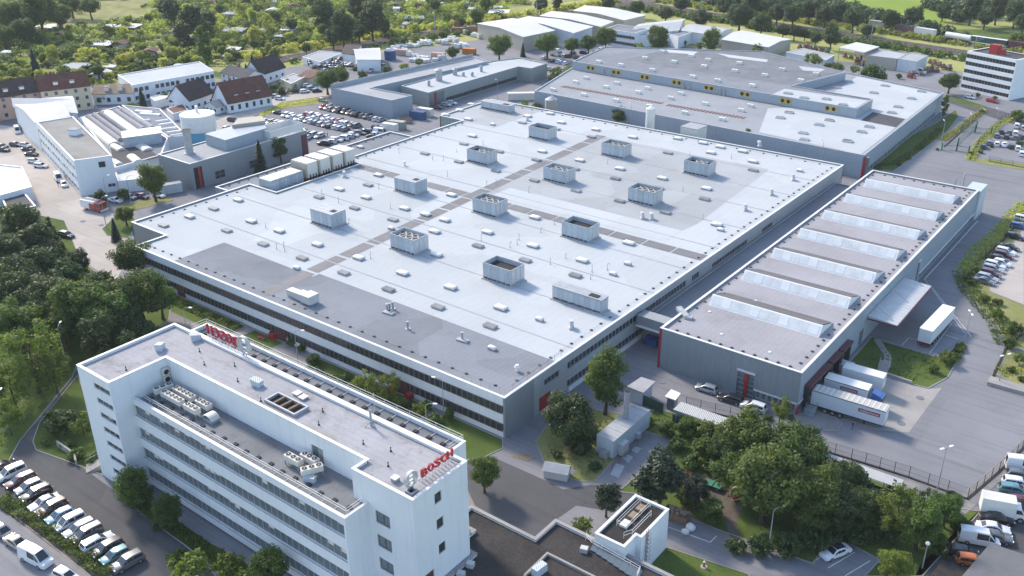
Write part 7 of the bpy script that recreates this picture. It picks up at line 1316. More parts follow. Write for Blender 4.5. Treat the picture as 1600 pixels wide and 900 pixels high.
cars([(-59.9,339.8,100,"h","g"),(-59.8,345.6,100,"h","k"),(-57.5,346.3,100,"h","g"),(-57,340.1,100,"h","k"),(-55.5,345.9,100,"u","w"),(-54.4,341,100,"h","g"),(-57.3,356.3,100,"u","w"),(-55,355,100,"h","s"),(-59.9,329.7,100,"e","g"),(-57.5,329.6,100,"h","w"),(-55.4,330.3,100,"s","w"),(-53.1,329.3,100,"h","k"),(-51,328.3,100,"h","w"),(-48.8,323.1,100,"e","w"),(-60.3,324,100,"h","k"),(-52.4,343.4,100,"h","R")], 'in the visitor car park by the gate', 'cars in the visitor car park', **far)
car_row(*[(-272.3,232.1),(-239.8,232.2)], 14, 100, 'along the wall of the L-shaped storage building', 'cars in the full car park', pal='wwskkkggRrB'); car_row(*[(-275.3,216.2),(-240.9,215.9)], 14, 100, 'in the front middle row of the full car park', 'cars in the full car park', pal='wwwwsssgkB'); car_row(*[(-270.2,222.1),(-240.7,221.1)], 12, 100, 'in the back middle row of the full car park', 'cars in the full car park', pal='wwwssgkrk')
car_row(*[(-280.6,206.7),(-241.6,204.7)], 14, 100, 'in the nearest row of the full car park', 'cars in the full car park', pal='wsssgkkBR'); car_row(*[(-235.2,198.2),(-234.6,219.5)], 8, 20, 'at the annex end of the full car park', 'cars in the full car park', pal='wwskkg')
cars([(-283.8,200.1,10,"e","k"),(-279.2,200.2,100,"h","s"),(-279,216.8,10,"s","k"),(-234.2,223.8,10,"e","k"),(-227.7,214.9,10,"s","k"),(-228.3,217.3,10,"h","w"),(-228.7,219.9,10,"v","w"),(-236.1,257.3,15,"h","R"),(-236.1,262,15,"h","s"),(-236.3,265.5,15,"h","w"),(-277,192.5,100,"h","w"),(-246.5,199.1,100,"h","w"),(-245,201.2,100,"h","w")], 'standing apart in the full car park', 'cars in the full car park', **far)
cars([(-314.1,139.3,25,"h","w"),(-309,137.6,25,"s","k"),(-302.6,135.4,25,"s","k"),(-294.6,132.1,25,"h","w"),(-288.3,131,25,"e","w"),(-271.9,127.8,-20,"v","w"),(-265.4,126,-20,"h","w"),(-319,133.9,25,"h","k"),(-315,132.3,25,"s","k"),(-333.3,146.2,-20,"v","w"),(-317.6,137.7,25,"h","g")], 'in the sunny yard beside the white block', 'cars in the sunny yard', **far)
cars([(-240.6,127.4,10,"s","w"),(-239.7,131.4,10,"h","g"),(-237.3,133.8,10,"h","R"),(-234.5,137.2,10,"h","w")], 'behind the grass strip near the birch', 'cars behind the grass strip', **far)
cars([(-246.9,351.2,98,"h","w"),(-244.4,349.6,98,"h","l"),(-242,349.7,98,"e","w"),(-250.3,350.5,98,"e","G"),(-251.3,362,98,"h","s"),(-249.6,363.2,98,"e","k"),(-245.3,362.8,98,"h","R"),(-241.6,361.9,98,"s","w"),(-247.9,373.5,10,"e","k"),(-243.9,378.3,10,"e","s"),(-239.3,372.4,10,"h","s"),(-238.5,382.1,10,"h","g"),(-232,374.1,10,"s","w"),(-246.6,385.7,98,"h","w"),(-240.8,389.8,10,"e","k"),(-256.5,353,98,"h","w"),(-241.1,335.7,60,"h","w"),(-252.4,370.4,98,"h","g"),(-238,362.8,98,"h","s")], 'under the row of trees before the trade halls', 'cars under the tree row', **far)
cars([(-80.8,389.5,-20,"h","w"),(-72.5,388.2,-20,"e","r")], 'on the street before the far office', 'cars on the far street', **far); cars([(-109.4,422.6,0,"v","w")], 'in the machinery yard', None, **far)
cars([(-299.4,232.1,20,"h","s"),(-295.5,231.1,20,"h","w"),(-303.4,252,60,"h","w"),(-298.5,250,60,"h","s"),(-293.4,248.3,60,"h","k"),(-296.5,244.6,60,"h","w"),(-279.4,239.1,10,"h","s"),(-300.3,244.6,60,"h","g")], 'by the houses next to the scrapyard', 'cars by the scrapyard gate', **far)
# scrapyard heap: wrecks nobody could tell apart share a label
rs_ = random.Random(6); SC = [(-332.6,278.7),(-339.4,290.8),(-336.4,300),(-319.7,296.4),(-304.9,298.7),(-301.3,288.4),(-307.1,284.2),(-316.3,287.2),(-317.4,276.8),(-320.8,274.3)]; k = 0; WR = []
while k < 130:
    x = rs_.uniform(min(p[0] for p in SC), max(p[0] for p in SC)); y = rs_.uniform(min(p[1] for p in SC), max(p[1] for p in SC))
    if not inside((x, y), SC): continue
    k += 1; o = car(x, y, rs_.uniform(0, 360), rs_.choice(('hatch', 'sedan', 'estate')), rs_.choice(('black', 'black', 'grey', 'white', 'silver', 'wine', 'brown', 'black')), 'wreck heaped in the scrapyard', 'wrecked cars in the scrapyard', False, rs_.choice((0, 0, 0, 1.35))); o.rotation_euler.x = rs_.uniform(-.1, .1); o['share'] = 1; o.name = 'wrecked_car'; WR.append(o)
# trucks
WHEEL = MB()
for y0, y1, rr_, m in ((-.16, .16, .5, 0), (.15, .18, .28, 1)):
    i = len(WHEEL.v)
    for y in (y0, y1): WHEEL.v.extend([(rr_ * math.cos(2 * math.pi * q / 14), y, rr_ * math.sin(2 * math.pi * q / 14)) for q in range(14)])
    for q in range(14): WHEEL.f.append((i + q, i + (q + 1) % 14, i + 14 + (q + 1) % 14, i + 14 + q)); WHEEL.m.append(m)
    WHEEL.f.append(tuple(range(i + 13, i - 1, -1))); WHEEL.m.append(m); WHEEL.f.append(tuple(range(i + 14, i + 28))); WHEEL.m.append(m)
WHEEL = WHEEL.mesh('wheel', ['tyre', 'rim'])
def wheels(t, xs, w_, z=.5):
    for x in xs:
        for s_ in (-1, 1): put(WHEEL, 'wheel', t, (x, s_ * (w_ / 2 - .2), z), 0 if s_ > 0 else math.pi)
def trailer(x, y, deg, L_, label, curtain='truck_curtain', roof='truck_roof', ribs=True, sign=None, legs=True, hgt=3.95, axles=3, group='trailers and trucks at the loading docks'):
    t = thing('semi_trailer', label, 'trailer', (x, y, 0), R(deg), group)
    put(MB().box(-L_ / 2, -1.22, 1.15, L_ / 2, 1.22, hgt - .06).mesh('box_body', curtain), 'box_body', t); put(MB().box(-L_ / 2 - .02, -1.27, 1.0, L_ / 2 + .02, 1.27, 1.15).mesh('chassis', 'rubber'), 'chassis', t)
    put(MB().box(-L_ / 2 - .02, -1.27, hgt - .06, L_ / 2 + .02, 1.27, hgt).mesh('roof', roof), 'roof', t)
    for s_ in (-1, 1): put(MB().box(-L_ / 2, s_ * 1.26 - .03, hgt - .16, L_ / 2, s_ * 1.26 + .03, hgt - .05).mesh('top_rail', 'rubber'), 'top_rail', t)
    if ribs:
        rb = MB().box(-.12, -1.22, hgt, .12, 1.22, hgt + .05).mesh('roof_bow', 'ac_white')
        for i in range(14): put(rb, 'roof_bow', t, (-L_ / 2 + L_ * (i + .5) / 14, 0, 0))
    for s_ in (-1, 1): put(MB().box(-L_ / 2 - .06, min(s_ * .02, s_ * 1.2), 1.2, -L_ / 2 - .005, max(s_ * .02, s_ * 1.2), hgt - .1).mesh('rear_door', 'truck_curtain'), 'rear_door', t)
    put(MB().box(-L_ / 2 - .1, -1.2, .6, -L_ / 2 + .1, 1.2, .85).mesh('bumper', 'tail_lamp'), 'bumper', t); wheels(t, [-L_ / 2 + 2.6 + 1.3 * i for i in range(axles)], 2.5)
    if legs:
        for s_ in (-1, 1): put(MB().box(L_ / 2 - 3.3, s_ * .8 - .08, .1, L_ / 2 - 3.1, s_ * .8 + .08, 1.0).mesh('landing_leg', 'rubber'), 'landing_leg', t)
    if sign:
        sx, w_ = sign
        for s_ in (-1,):
            put(MB().box(sx - w_ / 2, -1.245, 2.5, sx + w_ / 2, -1.222, 3.15).mesh('logo_panel', 'dark_red'), 'logo_panel', t); put(MB().box(sx - w_ / 2 + .08, -1.25, 2.57, sx + w_ / 2 - .08, -1.246, 3.08).mesh('logo_field', 'red'), 'logo_field', t)
            me = text_mesh('weberhaus', .5, .01, 'text_white', .008); xs = [v.co.x for v in me.vertices]; k_ = (w_ - .35) / (max(xs) - min(xs))
            for v in me.vertices: v.co = Vector((v.co.x * k_ + sx, -1.258 - v.co.z, 2.68 + v.co.y))
            put(me, 'lettering', t)
    return t
trailer(-38.9, 143.3, 3, 12.4, 'long white curtain trailer with ribbed roof nearest the warehouse corner', sign=(3.6, 3.6))
trailer(-35.7, 183.2, 87.5, 13.6, 'plain white box trailer parked alone in the marked bay', 'truck_curtain', 'dome', False, None)
t = trailer(-41.2, 148.6, 3, 7.6, 'shorter white box body of the docked lorry with red logo', roof='dome', ribs=False, sign=(.6, 3.0), legs=False, axles=1, hgt=3.8)
c_ = thing('lorry_cab', 'blue lorry cab in front of the shorter docked box body', 'lorry cab', (-35.9, 148.9, 0), R(3)); b = MB(); b.prism([(-1.0, -1.15), (.9, -1.15), (1.0, -.9), (1.0, .9), (.9, 1.15), (-1.0, 1.15)], .7, 2.9); put(b.mesh('cab', 'car_blue'), 'cab', c_); put(MB().box(.95, -1.0, 1.8, 1.04, 1.0, 2.7).mesh('windscreen', 'glass_car'), 'windscreen', c_); b = MB(); b.prism(rect(-.9, -1.0, .7, 1.0), 2.9, 3.5, ztop=[3.5, 3.0, 3.0, 3.5]); put(b.mesh('roof_spoiler', 'car_blue'), 'roof_spoiler', c_); wheels(c_, [.2], 2.3)
t = thing('swap_container', 'white swap container on legs at the third loading dock', 'container', (-40.3, 154.4, 0), R(3)); put(MB().box(-3.6, -1.2, 1.1, 3.6, 1.2, 3.6).mesh('body', 'truck_curtain'), 'body', t); put(MB().box(-3.62, -1.22, 3.6, 3.62, 1.22, 3.66).mesh('roof', 'dome'), 'roof', t); put(MB().box(3.6, -1.1, 1.2, 3.66, 1.1, 3.5).mesh('front_panel', 'ac_white'), 'front_panel', t)
for sx in (-3, 3):
    for sy in (-1, 1): put(MB().box(sx - .08, sy * 1.1 - .08, 0, sx + .08, sy * 1.1 + .08, 1.1).mesh('leg', 'galvanised'), 'leg', t)
b = MB(); b.obox(-44.6, 157.5, .9, 2.2, 2.6, 2.2, 0); tag(b.build('dock_box', 'wall_sheet'), 'grey equipment box at the farthest loading dock', 'box')
def box_truck(x, y, deg, L_, label, box='dome', cabc='car_white', group=None, h_=3.2):
    t = thing('box_truck', label, 'truck', (x, y, 0), R(deg), group); put(MB().box(-L_ / 2, -1.1, .8, L_ / 2 - 1.9, 1.1, h_).mesh('box_body', box), 'box_body', t); put(MB().box(-L_ / 2 + .02, -1.12, h_, L_ / 2 - 1.88, 1.12, h_ + .06).mesh('box_roof', 'ac_white'), 'box_roof', t)
    b = MB(); loft(b, [[(x_, -1.0, .5), (x_, 1.0, .5), (x_, .9, z_), (x_, -.9, z_)] for x_, z_ in ((L_ / 2 - 1.85, 2.3), (L_ / 2 - 1.1, 2.3), (L_ / 2 - .5, 1.45), (L_ / 2, 1.1))]); put(b.mesh('cab', cabc, 30), 'cab', t)
    g = MB(); g.face([(L_ / 2 - 1.05, -.8, 2.25), (L_ / 2 - .53, -.8, 1.52), (L_ / 2 - .53, .8, 1.52), (L_ / 2 - 1.05, .8, 2.25)])
    for s_ in (-1, 1): g.face([(L_ / 2 - 1.75, s_ * .97, 1.5), (L_ / 2 - .75, s_ * .98, 1.5), (L_ / 2 - 1.15, s_ * .94, 2.15), (L_ / 2 - 1.75, s_ * .94, 2.15)])
    put(g.mesh('windows', 'glass_car'), 'windows', t); wheels(t, [-L_ / 2 + 1.2, L_ / 2 - 1.0], 2.2, .45); return t
x, y = (-11.4,131); box_truck(x, y, 18, 6.4, 'white box truck with cream roof in the neighbouring car park'); x, y = (-228.7,223.3); box_truck(x, y, 190, 7.5, 'white lorry standing at the end of the full car park')
x, y = (-256.4,362.5); box_truck(x, y, 10, 6.5, 'white van body under the trees before the trade halls')
# fire engine
x, y = (-239.2,120.4); t = thing('fire_engine', 'red and white fire engine with roof ladder by the white block', 'fire engine', (x, y, 0), R(12))
put(MB().box(-3.9, -1.2, .7, 1.3, 1.2, 2.9).mesh('equipment_body', 'car_white'), 'equipment_body', t); put(MB().box(1.35, -1.2, .6, 3.6, 1.2, 2.8).mesh('cab', 'car_red'), 'cab', t); put(MB().box(-.6, -1.23, .75, 1.3, 1.23, 2.3).mesh('red_locker', 'car_red'), 'red_locker', t); put(MB().box(3.58, -1.05, 1.6, 3.64, 1.05, 2.5).mesh('windscreen', 'glass_car'), 'windscreen', t)
for s_ in (-1, 1): put(MB().box(1.7, s_ * 1.2 - .02, 1.65, 3.2, s_ * 1.2 + .02, 2.4).mesh('side_window', 'glass_car'), 'side_window', t)
put(MB().box(3.5, -1.2, .4, 3.85, 1.2, .9).mesh('bumper', 'car_white'), 'bumper', t); wheels(t, [-2.2, 2.5], 2.4); b = MB()
for s_ in (-.4, .4): b.tube((-3.8, s_, 3.05), (2.6, s_, 3.05), .06, 5)
for k in range(16): b.tube((-3.7 + k * .4, -.4, 3.05), (-3.7 + k * .4, .4, 3.05), .03, 4)
put(b.mesh('ladder', 'tile_pale'), 'ladder', t); put(MB().box(2.0, -.9, 2.8, 2.4, .9, 3.0).mesh('light_bar', 'car_blue'), 'light_bar', t)
# containers, skips
def container(x, y, deg, L_, m, label, h_=2.6, group=None):
    t = thing('shipping_container', label, 'container', (x, y, 0), R(deg), group); put(MB().box(-L_ / 2, -1.2, .1, L_ / 2, 1.2, h_).mesh('body', m), 'body', t); put(MB().box(L_ / 2, -1.15, .2, L_ / 2 + .05, 1.15, h_ - .1).mesh('doors', m), 'doors', t); put(MB().box(-L_ / 2, -1.22, h_, L_ / 2, 1.22, h_ + .05).mesh('roof', m), 'roof', t); return t
for (x, y), dg, L_, m, lb in (((-232.4,242.4), 8, 6, 'container_blue', 'dark blue shipping container beside the L-shaped storage building'), ((-233.1,247), 8, 6, 'ac_white', 'white shipping container behind the dark blue one'), ((-229.1,228.4), 15, 6, 'wall_green', 'grey-green container behind the white lorry'), ((-218.4,286.9), 40, 12, 'ac_white', 'long white container at the corner of the production hall')): container(x, y, dg, L_, m, lb, 2.8)
t = thing('waste_skip', 'open white waste skip in front of the dark blue container', 'skip', (*(-233,236.1), 0), R(10)); b = MB(); ring(b, rect(-2.6, -1.1, 2.6, 1.1), .12, .2, 1.6); put(b.mesh('body', 'tile_pale'), 'body', t); put(MB().box(-2.5, -1.0, .2, 2.5, 1.0, .9).mesh('contents', 'rust'), 'contents', t)
t = thing('waste_skip', 'brown skip heaped with rubbish behind the stair tower', 'skip', (*(-49.2,101.6), 0), R(5)); b = MB(); ring(b, rect(-1.9, -.95, 1.9, .95), .1, .15, 1.3); put(b.mesh('body', 'wood'), 'body', t); b = MB(); rr2 = random.Random(2); [b.obox(rr2.uniform(-1.5, 1.5), rr2.uniform(-.6, .6), .6, rr2.uniform(1.2, 1.5), rr2.uniform(.4, 1), .5, rr2.uniform(0, 3)) for _ in range(12)]; o = put(b.mesh('rubbish', 'tile_pale'), 'rubbish', t); o['kind'] = 'stuff'
for k, (x, y) in enumerate([(-46.4,100.6),(-46.6,99.4)]): me = quads_mesh('b', np.zeros((1, 3)), np.ones((1, 3)), .1, 1, rng_, 'cloth_white') if False else None; b = MB(); loft(b, [[(math.cos(a) * r_ * (1 + .12 * math.sin(3 * a + z_)), math.sin(a) * r_ * (1 + .1 * math.cos(2 * a)), z_) for a in np.linspace(0, 2 * math.pi, 11)[:-1]] for z_, r_ in ((0, .5), (.25, .68), (.6, .66), (.9, .42), (1.05, .12))]); o = put(b.mesh('bag', 'pvc_pile', 60), 'rubbish_bag', None, (x, y, 0), .5 * k, (1.1, 1.1, 1) if k == 0 else (.9, .8, .7)); tag(o, ('larger' if k == 0 else 'smaller') + ' white rubbish bag beside the brown skip', 'bag')
# storage yard: pallet stacks and containers
palm = MB()
for i in range(2):
    for j in range(2): palm.box(-1.1 + i * 1.15, -1.1 + j * 1.15, .15, -.05 + i * 1.15, -.05 + j * 1.15, 1.5 + .25 * ((i + j) % 2))
PAL = palm.mesh('goods', 'pvc_pile'); PLT = MB().box(-1.2, -1.2, 0, 1.2, 1.2, .15).mesh('pallet', 'wood')
for x, y in [(-330.5,334.2),(-327.3,334.5),(-327.5,338.3),(-325.4,339.8),(-325.6,343.6),(-328.5,349.6),(-323.6,347),(-327.4,324.8),(-325.4,326.3),(-311.5,321.4),(-307.5,320.7),(-303.6,320),(-300.7,320.3),(-324.8,350.2),(-322.8,353.7),(-322.3,356.1),(-321.9,360.5),(-322.6,364.2),(-317.7,353.3),(-316.5,360.2),(-302.4,313.9),(-299,314.6),(-296.6,316.3),(-306.1,349.6),(-305.4,352.1),(-301.8,350.8),(-294.9,321),(-294.4,324.8),(-328.8,386.1),(-327.1,380.5),(-320.6,322.2),(-317.6,324.4),(-318.6,377.7),(-313.1,375.2)]: t = thing('pallet_stack', 'white wrapped pallet stack in the storage yard', 'pallet stack', (x, y, 0), rs_.uniform(0, 3), 'pallet stacks in the storage yard'); s_ = rs_.uniform(1.0, 1.7); put(PLT, 'pallet', t, sc=(s_, s_, 1)); put(PAL, 'goods', t, sc=(s_, s_, rs_.uniform(.7, 1.5)))
for (x, y), m, lb, dg in (((-315.6,321.5), 'wall_pink', 'pink container at the front of the storage yard', 15), ((-297.1,325.7), 'wall_pink', 'pink container beside the yard tree', 15), ((-292.2,341.9), 'orange', 'orange container at the right end of the storage yard', 15), ((-332.7,381), 'rust', 'stack of rusty brown crates by the trade hall', 30)): container(x, y, dg, 6.5, m, lb)
for k, (x, y) in enumerate([(-339,388.2),(-332.4,383.6),(-333.1,387.6),(-326.6,383.1),(-322.6,381.5)]): b = MB(); b.obox(x, y, 0, rs_.uniform(2, 4.5), 3.2, 3.2, .4); tag(b.build('crate_stack', 'wood'), 'stack of brown timber crates beside the trade hall', 'crate stack', 'timber crate stacks')
t = thing('round_tank', 'dark blue round tank in the scrapyard', 'tank', (*(-313.8,311), 0)); put(MB().cyl(0, 0, 0, 4.2, 2.7, 18).mesh('shell', 'container_blue', 40), 'shell', t); put(MB().cyl(0, 0, 4.2, 4.8, 2.7, 18, 0, .5).mesh('cap', 'container_blue', 40), 'cap', t)
# freight wagons on the siding
def on_line(px, py):
    best = None
    for a, c in zip(FREIGHT, FREIGHT[1:]):
        a = Vector(a); c = Vector(c); d_ = c - a; t_ = max(0, min(1, (Vector((px, py)) - a).dot(d_) / d_.length_squared)); p = a + d_ * t_; e = (Vector((px, py)) - p).length
        if best is None or e < best[0]: best = (e, p.x, p.y, math.atan2(d_.y, d_.x))
    return best[1:]
def wagon(px, L_, m, label, kind='box', m2=None):
    x, y, a = on_line(*px); t = thing('freight_wagon', label, 'freight wagon', (x, y, .5), a, 'freight wagons on the siding'); put(MB().box(-L_ / 2 - .8, -1.2, .7, L_ / 2 + .8, 1.2, 1.0).mesh('underframe', 'rubber'), 'underframe', t)
    if kind == 'tank':
        b = MB(); loft(b, [[(x_, r_ * math.cos(q), 2.6 + r_ * math.sin(q)) for q in np.linspace(0, 2 * math.pi, 17)[:-1]] for x_, r_ in ((-L_ / 2, .7), (-L_ / 2 + .4, 1.45), (L_ / 2 - .4, 1.45), (L_ / 2, .7))]); put(b.mesh('tank', m, 50), 'tank', t)
    else:
        put(MB().box(-L_ / 2, -1.25, 1.0, L_ / 2, 1.25, 3.9).mesh('body', m), 'body', t); put(MB().box(-L_ / 2, -1.27, 3.9, L_ / 2, 1.27, 4.0).mesh('roof', m2 or m), 'roof', t)
        if m2: put(MB().box(-L_ / 2 - .01, -1.28, 1.0, L_ / 2 + .01, 1.28, 1.5).mesh('lower_stripe', m2), 'lower_stripe', t)
    for s_ in (-.36, .36): wheels(t, [s_ * L_ - .9, s_ * L_ + .9], 1.9, .45)
    return t
wagon((-159.6,509.9), 9, 'wall_beige', 'pale freight wagon at the left end of the train'); wagon((-146.7,505.5), 13, 'rust', 'red-brown freight wagon with blue end below the trees', m2='container_blue'); wagon((-133.6,501.8), 11, 'dome', 'white container wagon in the freight train'); wagon((-117.4,492.7), 14, 'dome', 'white tank wagon in the freight train', 'tank'); wagon((-101.5,490.4), 17, 'green_fence', 'dark green freight wagon with white roof', m2='dome'); wagon((-85,487.2), 15, 'dark_red', 'dark red freight wagon at the right picture edge')
# machinery yard: small wheeled loaders and lifts
def machine(x, y, rz, m, label, sc=1.0):
    t = thing('construction_machine', label, 'machine', (x, y, 0), rz, 'construction machines in the yard'); t.scale = (sc,) * 3
    b = MB(); b.prism([(-1.4, -.8), (.9, -.8), (1.2, 0), (.9, .8), (-1.4, .8)], .6, 1.5); put(b.mesh('chassis', m), 'chassis', t); put(MB().box(-.9, -.6, 1.5, .2, .6, 2.6).mesh('cab', 'glass_blue'), 'cab', t); put(MB().box(-1.0, -.7, 2.6, .3, .7, 2.75).mesh('cab_roof', m), 'cab_roof', t)
    b = MB(); b.path([(.6, 0, 1.3), (1.8, 0, 2.6), (2.9, 0, 1.0)], .14, 5, 0); put(b.mesh('boom', m), 'boom', t); b = MB(); b.prism([(2.6, -.6), (3.3, -.6), (3.3, .6), (2.6, .6)], .3, 1.0, ztop=[1.1, .6, .6, 1.1]); put(b.mesh('bucket', 'rust'), 'bucket', t); wheels(t, [-.9, .7], 1.9, .5); return t
for k, (x, y) in enumerate([(-171.1,443.9),(-168.5,443.9),(-166,443.8),(-163.4,443.7),(-160.7,443.8),(-169.9,450.5),(-157.4,442.5),(-137.9,428.5),(-138.6,434.7),(-133.3,425.2),(-123.8,430.4),(-122.4,433),(-119.8,431.6),(-125.8,430.5),(-109.8,411.3),(-110.6,416.6),(-107.8,418.6),(-111.6,445.7),(-109.3,444.1),(-106.5,441.1),(-103.3,437.1),(-101,435.6),(-107.7,433.9),(-104.2,428.8),(-107,426.7),(-143.1,434.9),(-146.5,436)]): m = rs_.choice(('orange', 'dark_red', 'rust', 'red', 'rust', 'green_paint')); machine(x, y, rs_.uniform(0, 6.28), m, '%s wheeled machine in the machinery yard' % {'green_paint': 'green', 'dark_red': 'dark red', 'rust': 'rusty brown'}.get(m, m), rs_.uniform(.65, .95))
# ---------------------------------------------------------------- fences and gates
mat_f = bpy.data.materials.new('wire_mesh'); MATS['wire_mesh'] = mat_f; mat_f.use_nodes = True; nt = mat_f.node_tree; tr_ = nt.nodes.new('ShaderNodeBsdfTransparent'); mx_ = nt.nodes.new('ShaderNodeMixShader'); mx_.inputs[0].default_value = .17; nt.nodes['Principled BSDF'].inputs['Base Color'].default_value = (.16, .18, .17, 1); nt.links.new(tr_.outputs[0], mx_.inputs[1]); nt.links.new(nt.nodes['Principled BSDF'].outputs[0], mx_.inputs[2]); nt.links.new(mx_.outputs[0], nt.nodes['Material Output'].inputs[0])
def fence(pts, label, h_=2.1, pitch=2.5, m='rubber', kerb=True):
    t = thing('wire_fence', label, 'fence', (*pts[0], 0)); pm = MB().cyl(0, 0, 0, h_, .05, 6).mesh('post', m)
    for a, c in zip(pts, pts[1:]):
        d_ = Vector((c[0] - a[0], c[1] - a[1])); n2 = max(1, round(d_.length / pitch))
        for k in range(n2 + 1): putw(pm, 'post', t, (a[0] + d_.x * k / n2, a[1] + d_.y * k / n2, 0))
        b = MB()
        for z in (.1, h_ * .5, h_ - .05): b.tube((*a, z), (*c, z), .018, 4)
        b.build('tension_wire', m, t); b = MB(); b.face([(*a, .08), (*c, .08), (*c, h_ - .05), (*a, h_ - .05)]); b.build('wire_netting', 'wire_mesh', t)
        if kerb: b = MB(); b.prism(strip_poly([a, c], .35), 0, .16); b.build('base_kerb', 'gravel_roof', t)
    return t
fence([(-62.6,129.3),(-55,131),(-44.3,130.4),(-34,131.5),(-25.2,132.2),(-16.5,132)], 'wire fence along the front of the lorry yard'); fence([(-16.5,132),(-14.4,142),(-12.5,153.1)], 'wire fence along the right side of the lorry yard')
fence([(-36.4,266.6),(-36.6,241.2),(-38,228.5),(-37.7,213.4)], 'wire fence on the verge beside the curving road, upper part', 1.8, 3); fence([(-22.3,172.4),(-22.9,185.6),(-21.6,194.9)], 'wire fence on the verge above the concrete kerb block', 1.8, 3)
fence([(-60.4,308.2),(-63,330.3),(-63.2,361.3),(-61.5,373.1)], 'wire fence between gate lane and visitor car park', 2, 3); fence([(-70.6,317.6),(-70.9,337.6),(-71.9,371.1)], 'wire fence on the grass strip beside the gate lane', 2, 3); fence([(-55.4,310.3),(-45.3,309.8)], 'wire fence along the bottom of the visitor car park', 1.6, 3)
def gate(p, q, label): 
    t = thing('sliding_gate', label, 'gate', (*p, 0)); d_ = Vector((q[0] - p[0], q[1] - p[1])); n2 = int(d_.length / .35)
    b = MB(); [b.tube((*p, z), (*q, z), .06, 5) for z in (.2, 1.8)]; b.build('frame', 'green_paint', t); bm_ = MB().cyl(0, 0, .2, 1.8, .025, 4).mesh('bar', 'galvanised')
    for k in range(n2): putw(bm_, 'bar', t, (p[0] + d_.x * k / n2, p[1] + d_.y * k / n2, 0))
    for e in (p, q): b = MB(); b.obox(*e, 0, 2.6, .4, .4, .3); b.build('pillar', 'green_paint', t)
gate(*[(-70.3,313.5),(-66.3,315.5)], 'left barred sliding gate at the site entrance'); gate(*[(-66.3,315.5),(-62.5,314.9)], 'right barred sliding gate at the site entrance'); gate(*[(-71,339.5),(-67.1,341.3)], 'barred inner gate at the left entrance lane'); gate(*[(-67.1,341.3),(-62.2,342)], 'barred inner gate at the right entrance lane'); gate(*[(-67.7,322.3),(-68.2,347.4)], 'lengthwise gate rail between the two entrance lanes')
b = MB(); b.prism([(-22.6,171.5),(-16.9,171.7),(-16.3,169.1),(-22.5,168.9)], 0, .7); tag(b.build('concrete_kerb_block', 'concrete'), 'long pale concrete kerb block at the road mouth', 'kerb')
# garden walls by the lower stair, dock steps and ramp
def steps(p, rz, n, w_, rise, run, label, m='concrete'):
    t = thing('outdoor_steps', label, 'steps', (*p, 0), rz)
    for i in range(n): put(MB().box(i * run, -w_ / 2, 0, (i + 1.02) * run, w_ / 2, rise * (i + 1)).mesh('step', m), 'step', t)
    for s_ in (-1, 1): b = MB(); b.path([(0, s_ * w_ / 2, .9), (n * run, s_ * w_ / 2, .9 + n * rise)], .04, 5); [b.tube((k, s_ * w_ / 2, k / run * rise), (k, s_ * w_ / 2, k / run * rise + .9), .03, 4) for k in np.arange(0, n * run + .01, n * run / 3)]; put(b.mesh('handrail', 'galvanised'), 'handrail', t)
    return t
steps((-130.1,55.2), R(60), 7, 2.4, .12, .32, 'outdoor steps with handrails at the office corner'); steps((-39.1,162.1), R(100), 8, 1.8, .1, .4, 'concrete steps up the lawn beside the loading docks'); steps((-44.4,139.5), R(95), 6, 1.6, .18, .35, 'steel steps up to the first loading dock', 'galvanised')
b = MB(); b.prism(strip_poly([(-44.2,174.2),(-40.4,169),(-38.9,164.2)], 1.3), .05, .11); o = b.build('lawn_path', 'concrete'); o['kind'] = 'structure'
b = MB(); b.prism(strip_poly([(-139.9,55.8),(-134.3,55.7),(-132.2,54.8)], .3), 0, 1.1); tag(b.build('garden_wall', 'concrete'), 'low grey wall beside the office corner steps', 'wall'); b = MB(); b.prism(strip_poly([(-39.2,161.4),(-33.5,161.1)], .4), 0, .6); tag(b.build('retaining_wall', 'concrete'), 'low retaining wall between lawn and loading apron', 'wall')
# lamps
for (x, y), h_, dg, lb, kd in (((-30.3,184.6), 6, 120, 'tall twin-head lamp beside the trailer bay', 'twin'), ((-20.7,131.2), 8, 60, 'tall twin-head lamp at the front fence of the lorry yard', 'twin'), ((-17.4,112.6), 4, 0, 'ball-headed lamp near the pale-leaved tree', 'ball'), ((-35.5,103), 7, 60, 'white arm lamp beside the park path', 'arm'), ((-164.3,70.8), 8, 130, 'tall thin lamp on the left lawn', 'arm'), ((-151.1,52.5), 7, 120, 'lamp pole at the left picture edge on the lawn', 'arm'), ((-152.2,89.8), 8, 30, 'arm lamp rising behind the left end of the office roof', 'arm'), ((-128.8,97.9), 7, 30, 'arm lamp behind the office block near the middle entrance', 'arm'), ((-94.7,101.4), 7, 200, 'arm lamp before the right factory entrance', 'arm'), ((-91.7,93.9), 7, 30, 'arm lamp behind the right end of the office block', 'arm'), ((-224,114.8), 8, 90, 'thin lamp on the small lawn by the factory corner', 'arm'), ((-223.8,278), 8, 150, 'arm lamp in front of the workshop building', 'arm'), ((-162,273.8), 9, 150, 'arm lamp in the alley behind the factory', 'arm'), ((-93.3,269.9), 9, 150, 'arm lamp at the rear right factory corner', 'arm'), ((-67.6,334.3), 7, 120, 'lamp beside the entrance lanes, left', 'arm'), ((-62.3,346.8), 7, 120, 'lamp beside the entrance lanes, right', 'arm'), ((-72.4,320.7), 7, 120, 'lamp on the lane along the production hall', 'arm'), ((-20.9,170.6), 6, 60, 'lamp on the verge above the concrete kerb block', 'twin'), ((-239.1,124.4), 8, 90, 'flag-pole like lamp beside the fire engine', 'arm'), ((-234,128.3), 8, 90, 'second thin pole right of the fire engine', 'arm')): street_lamp(x, y, h_, R(dg), lb, kd)
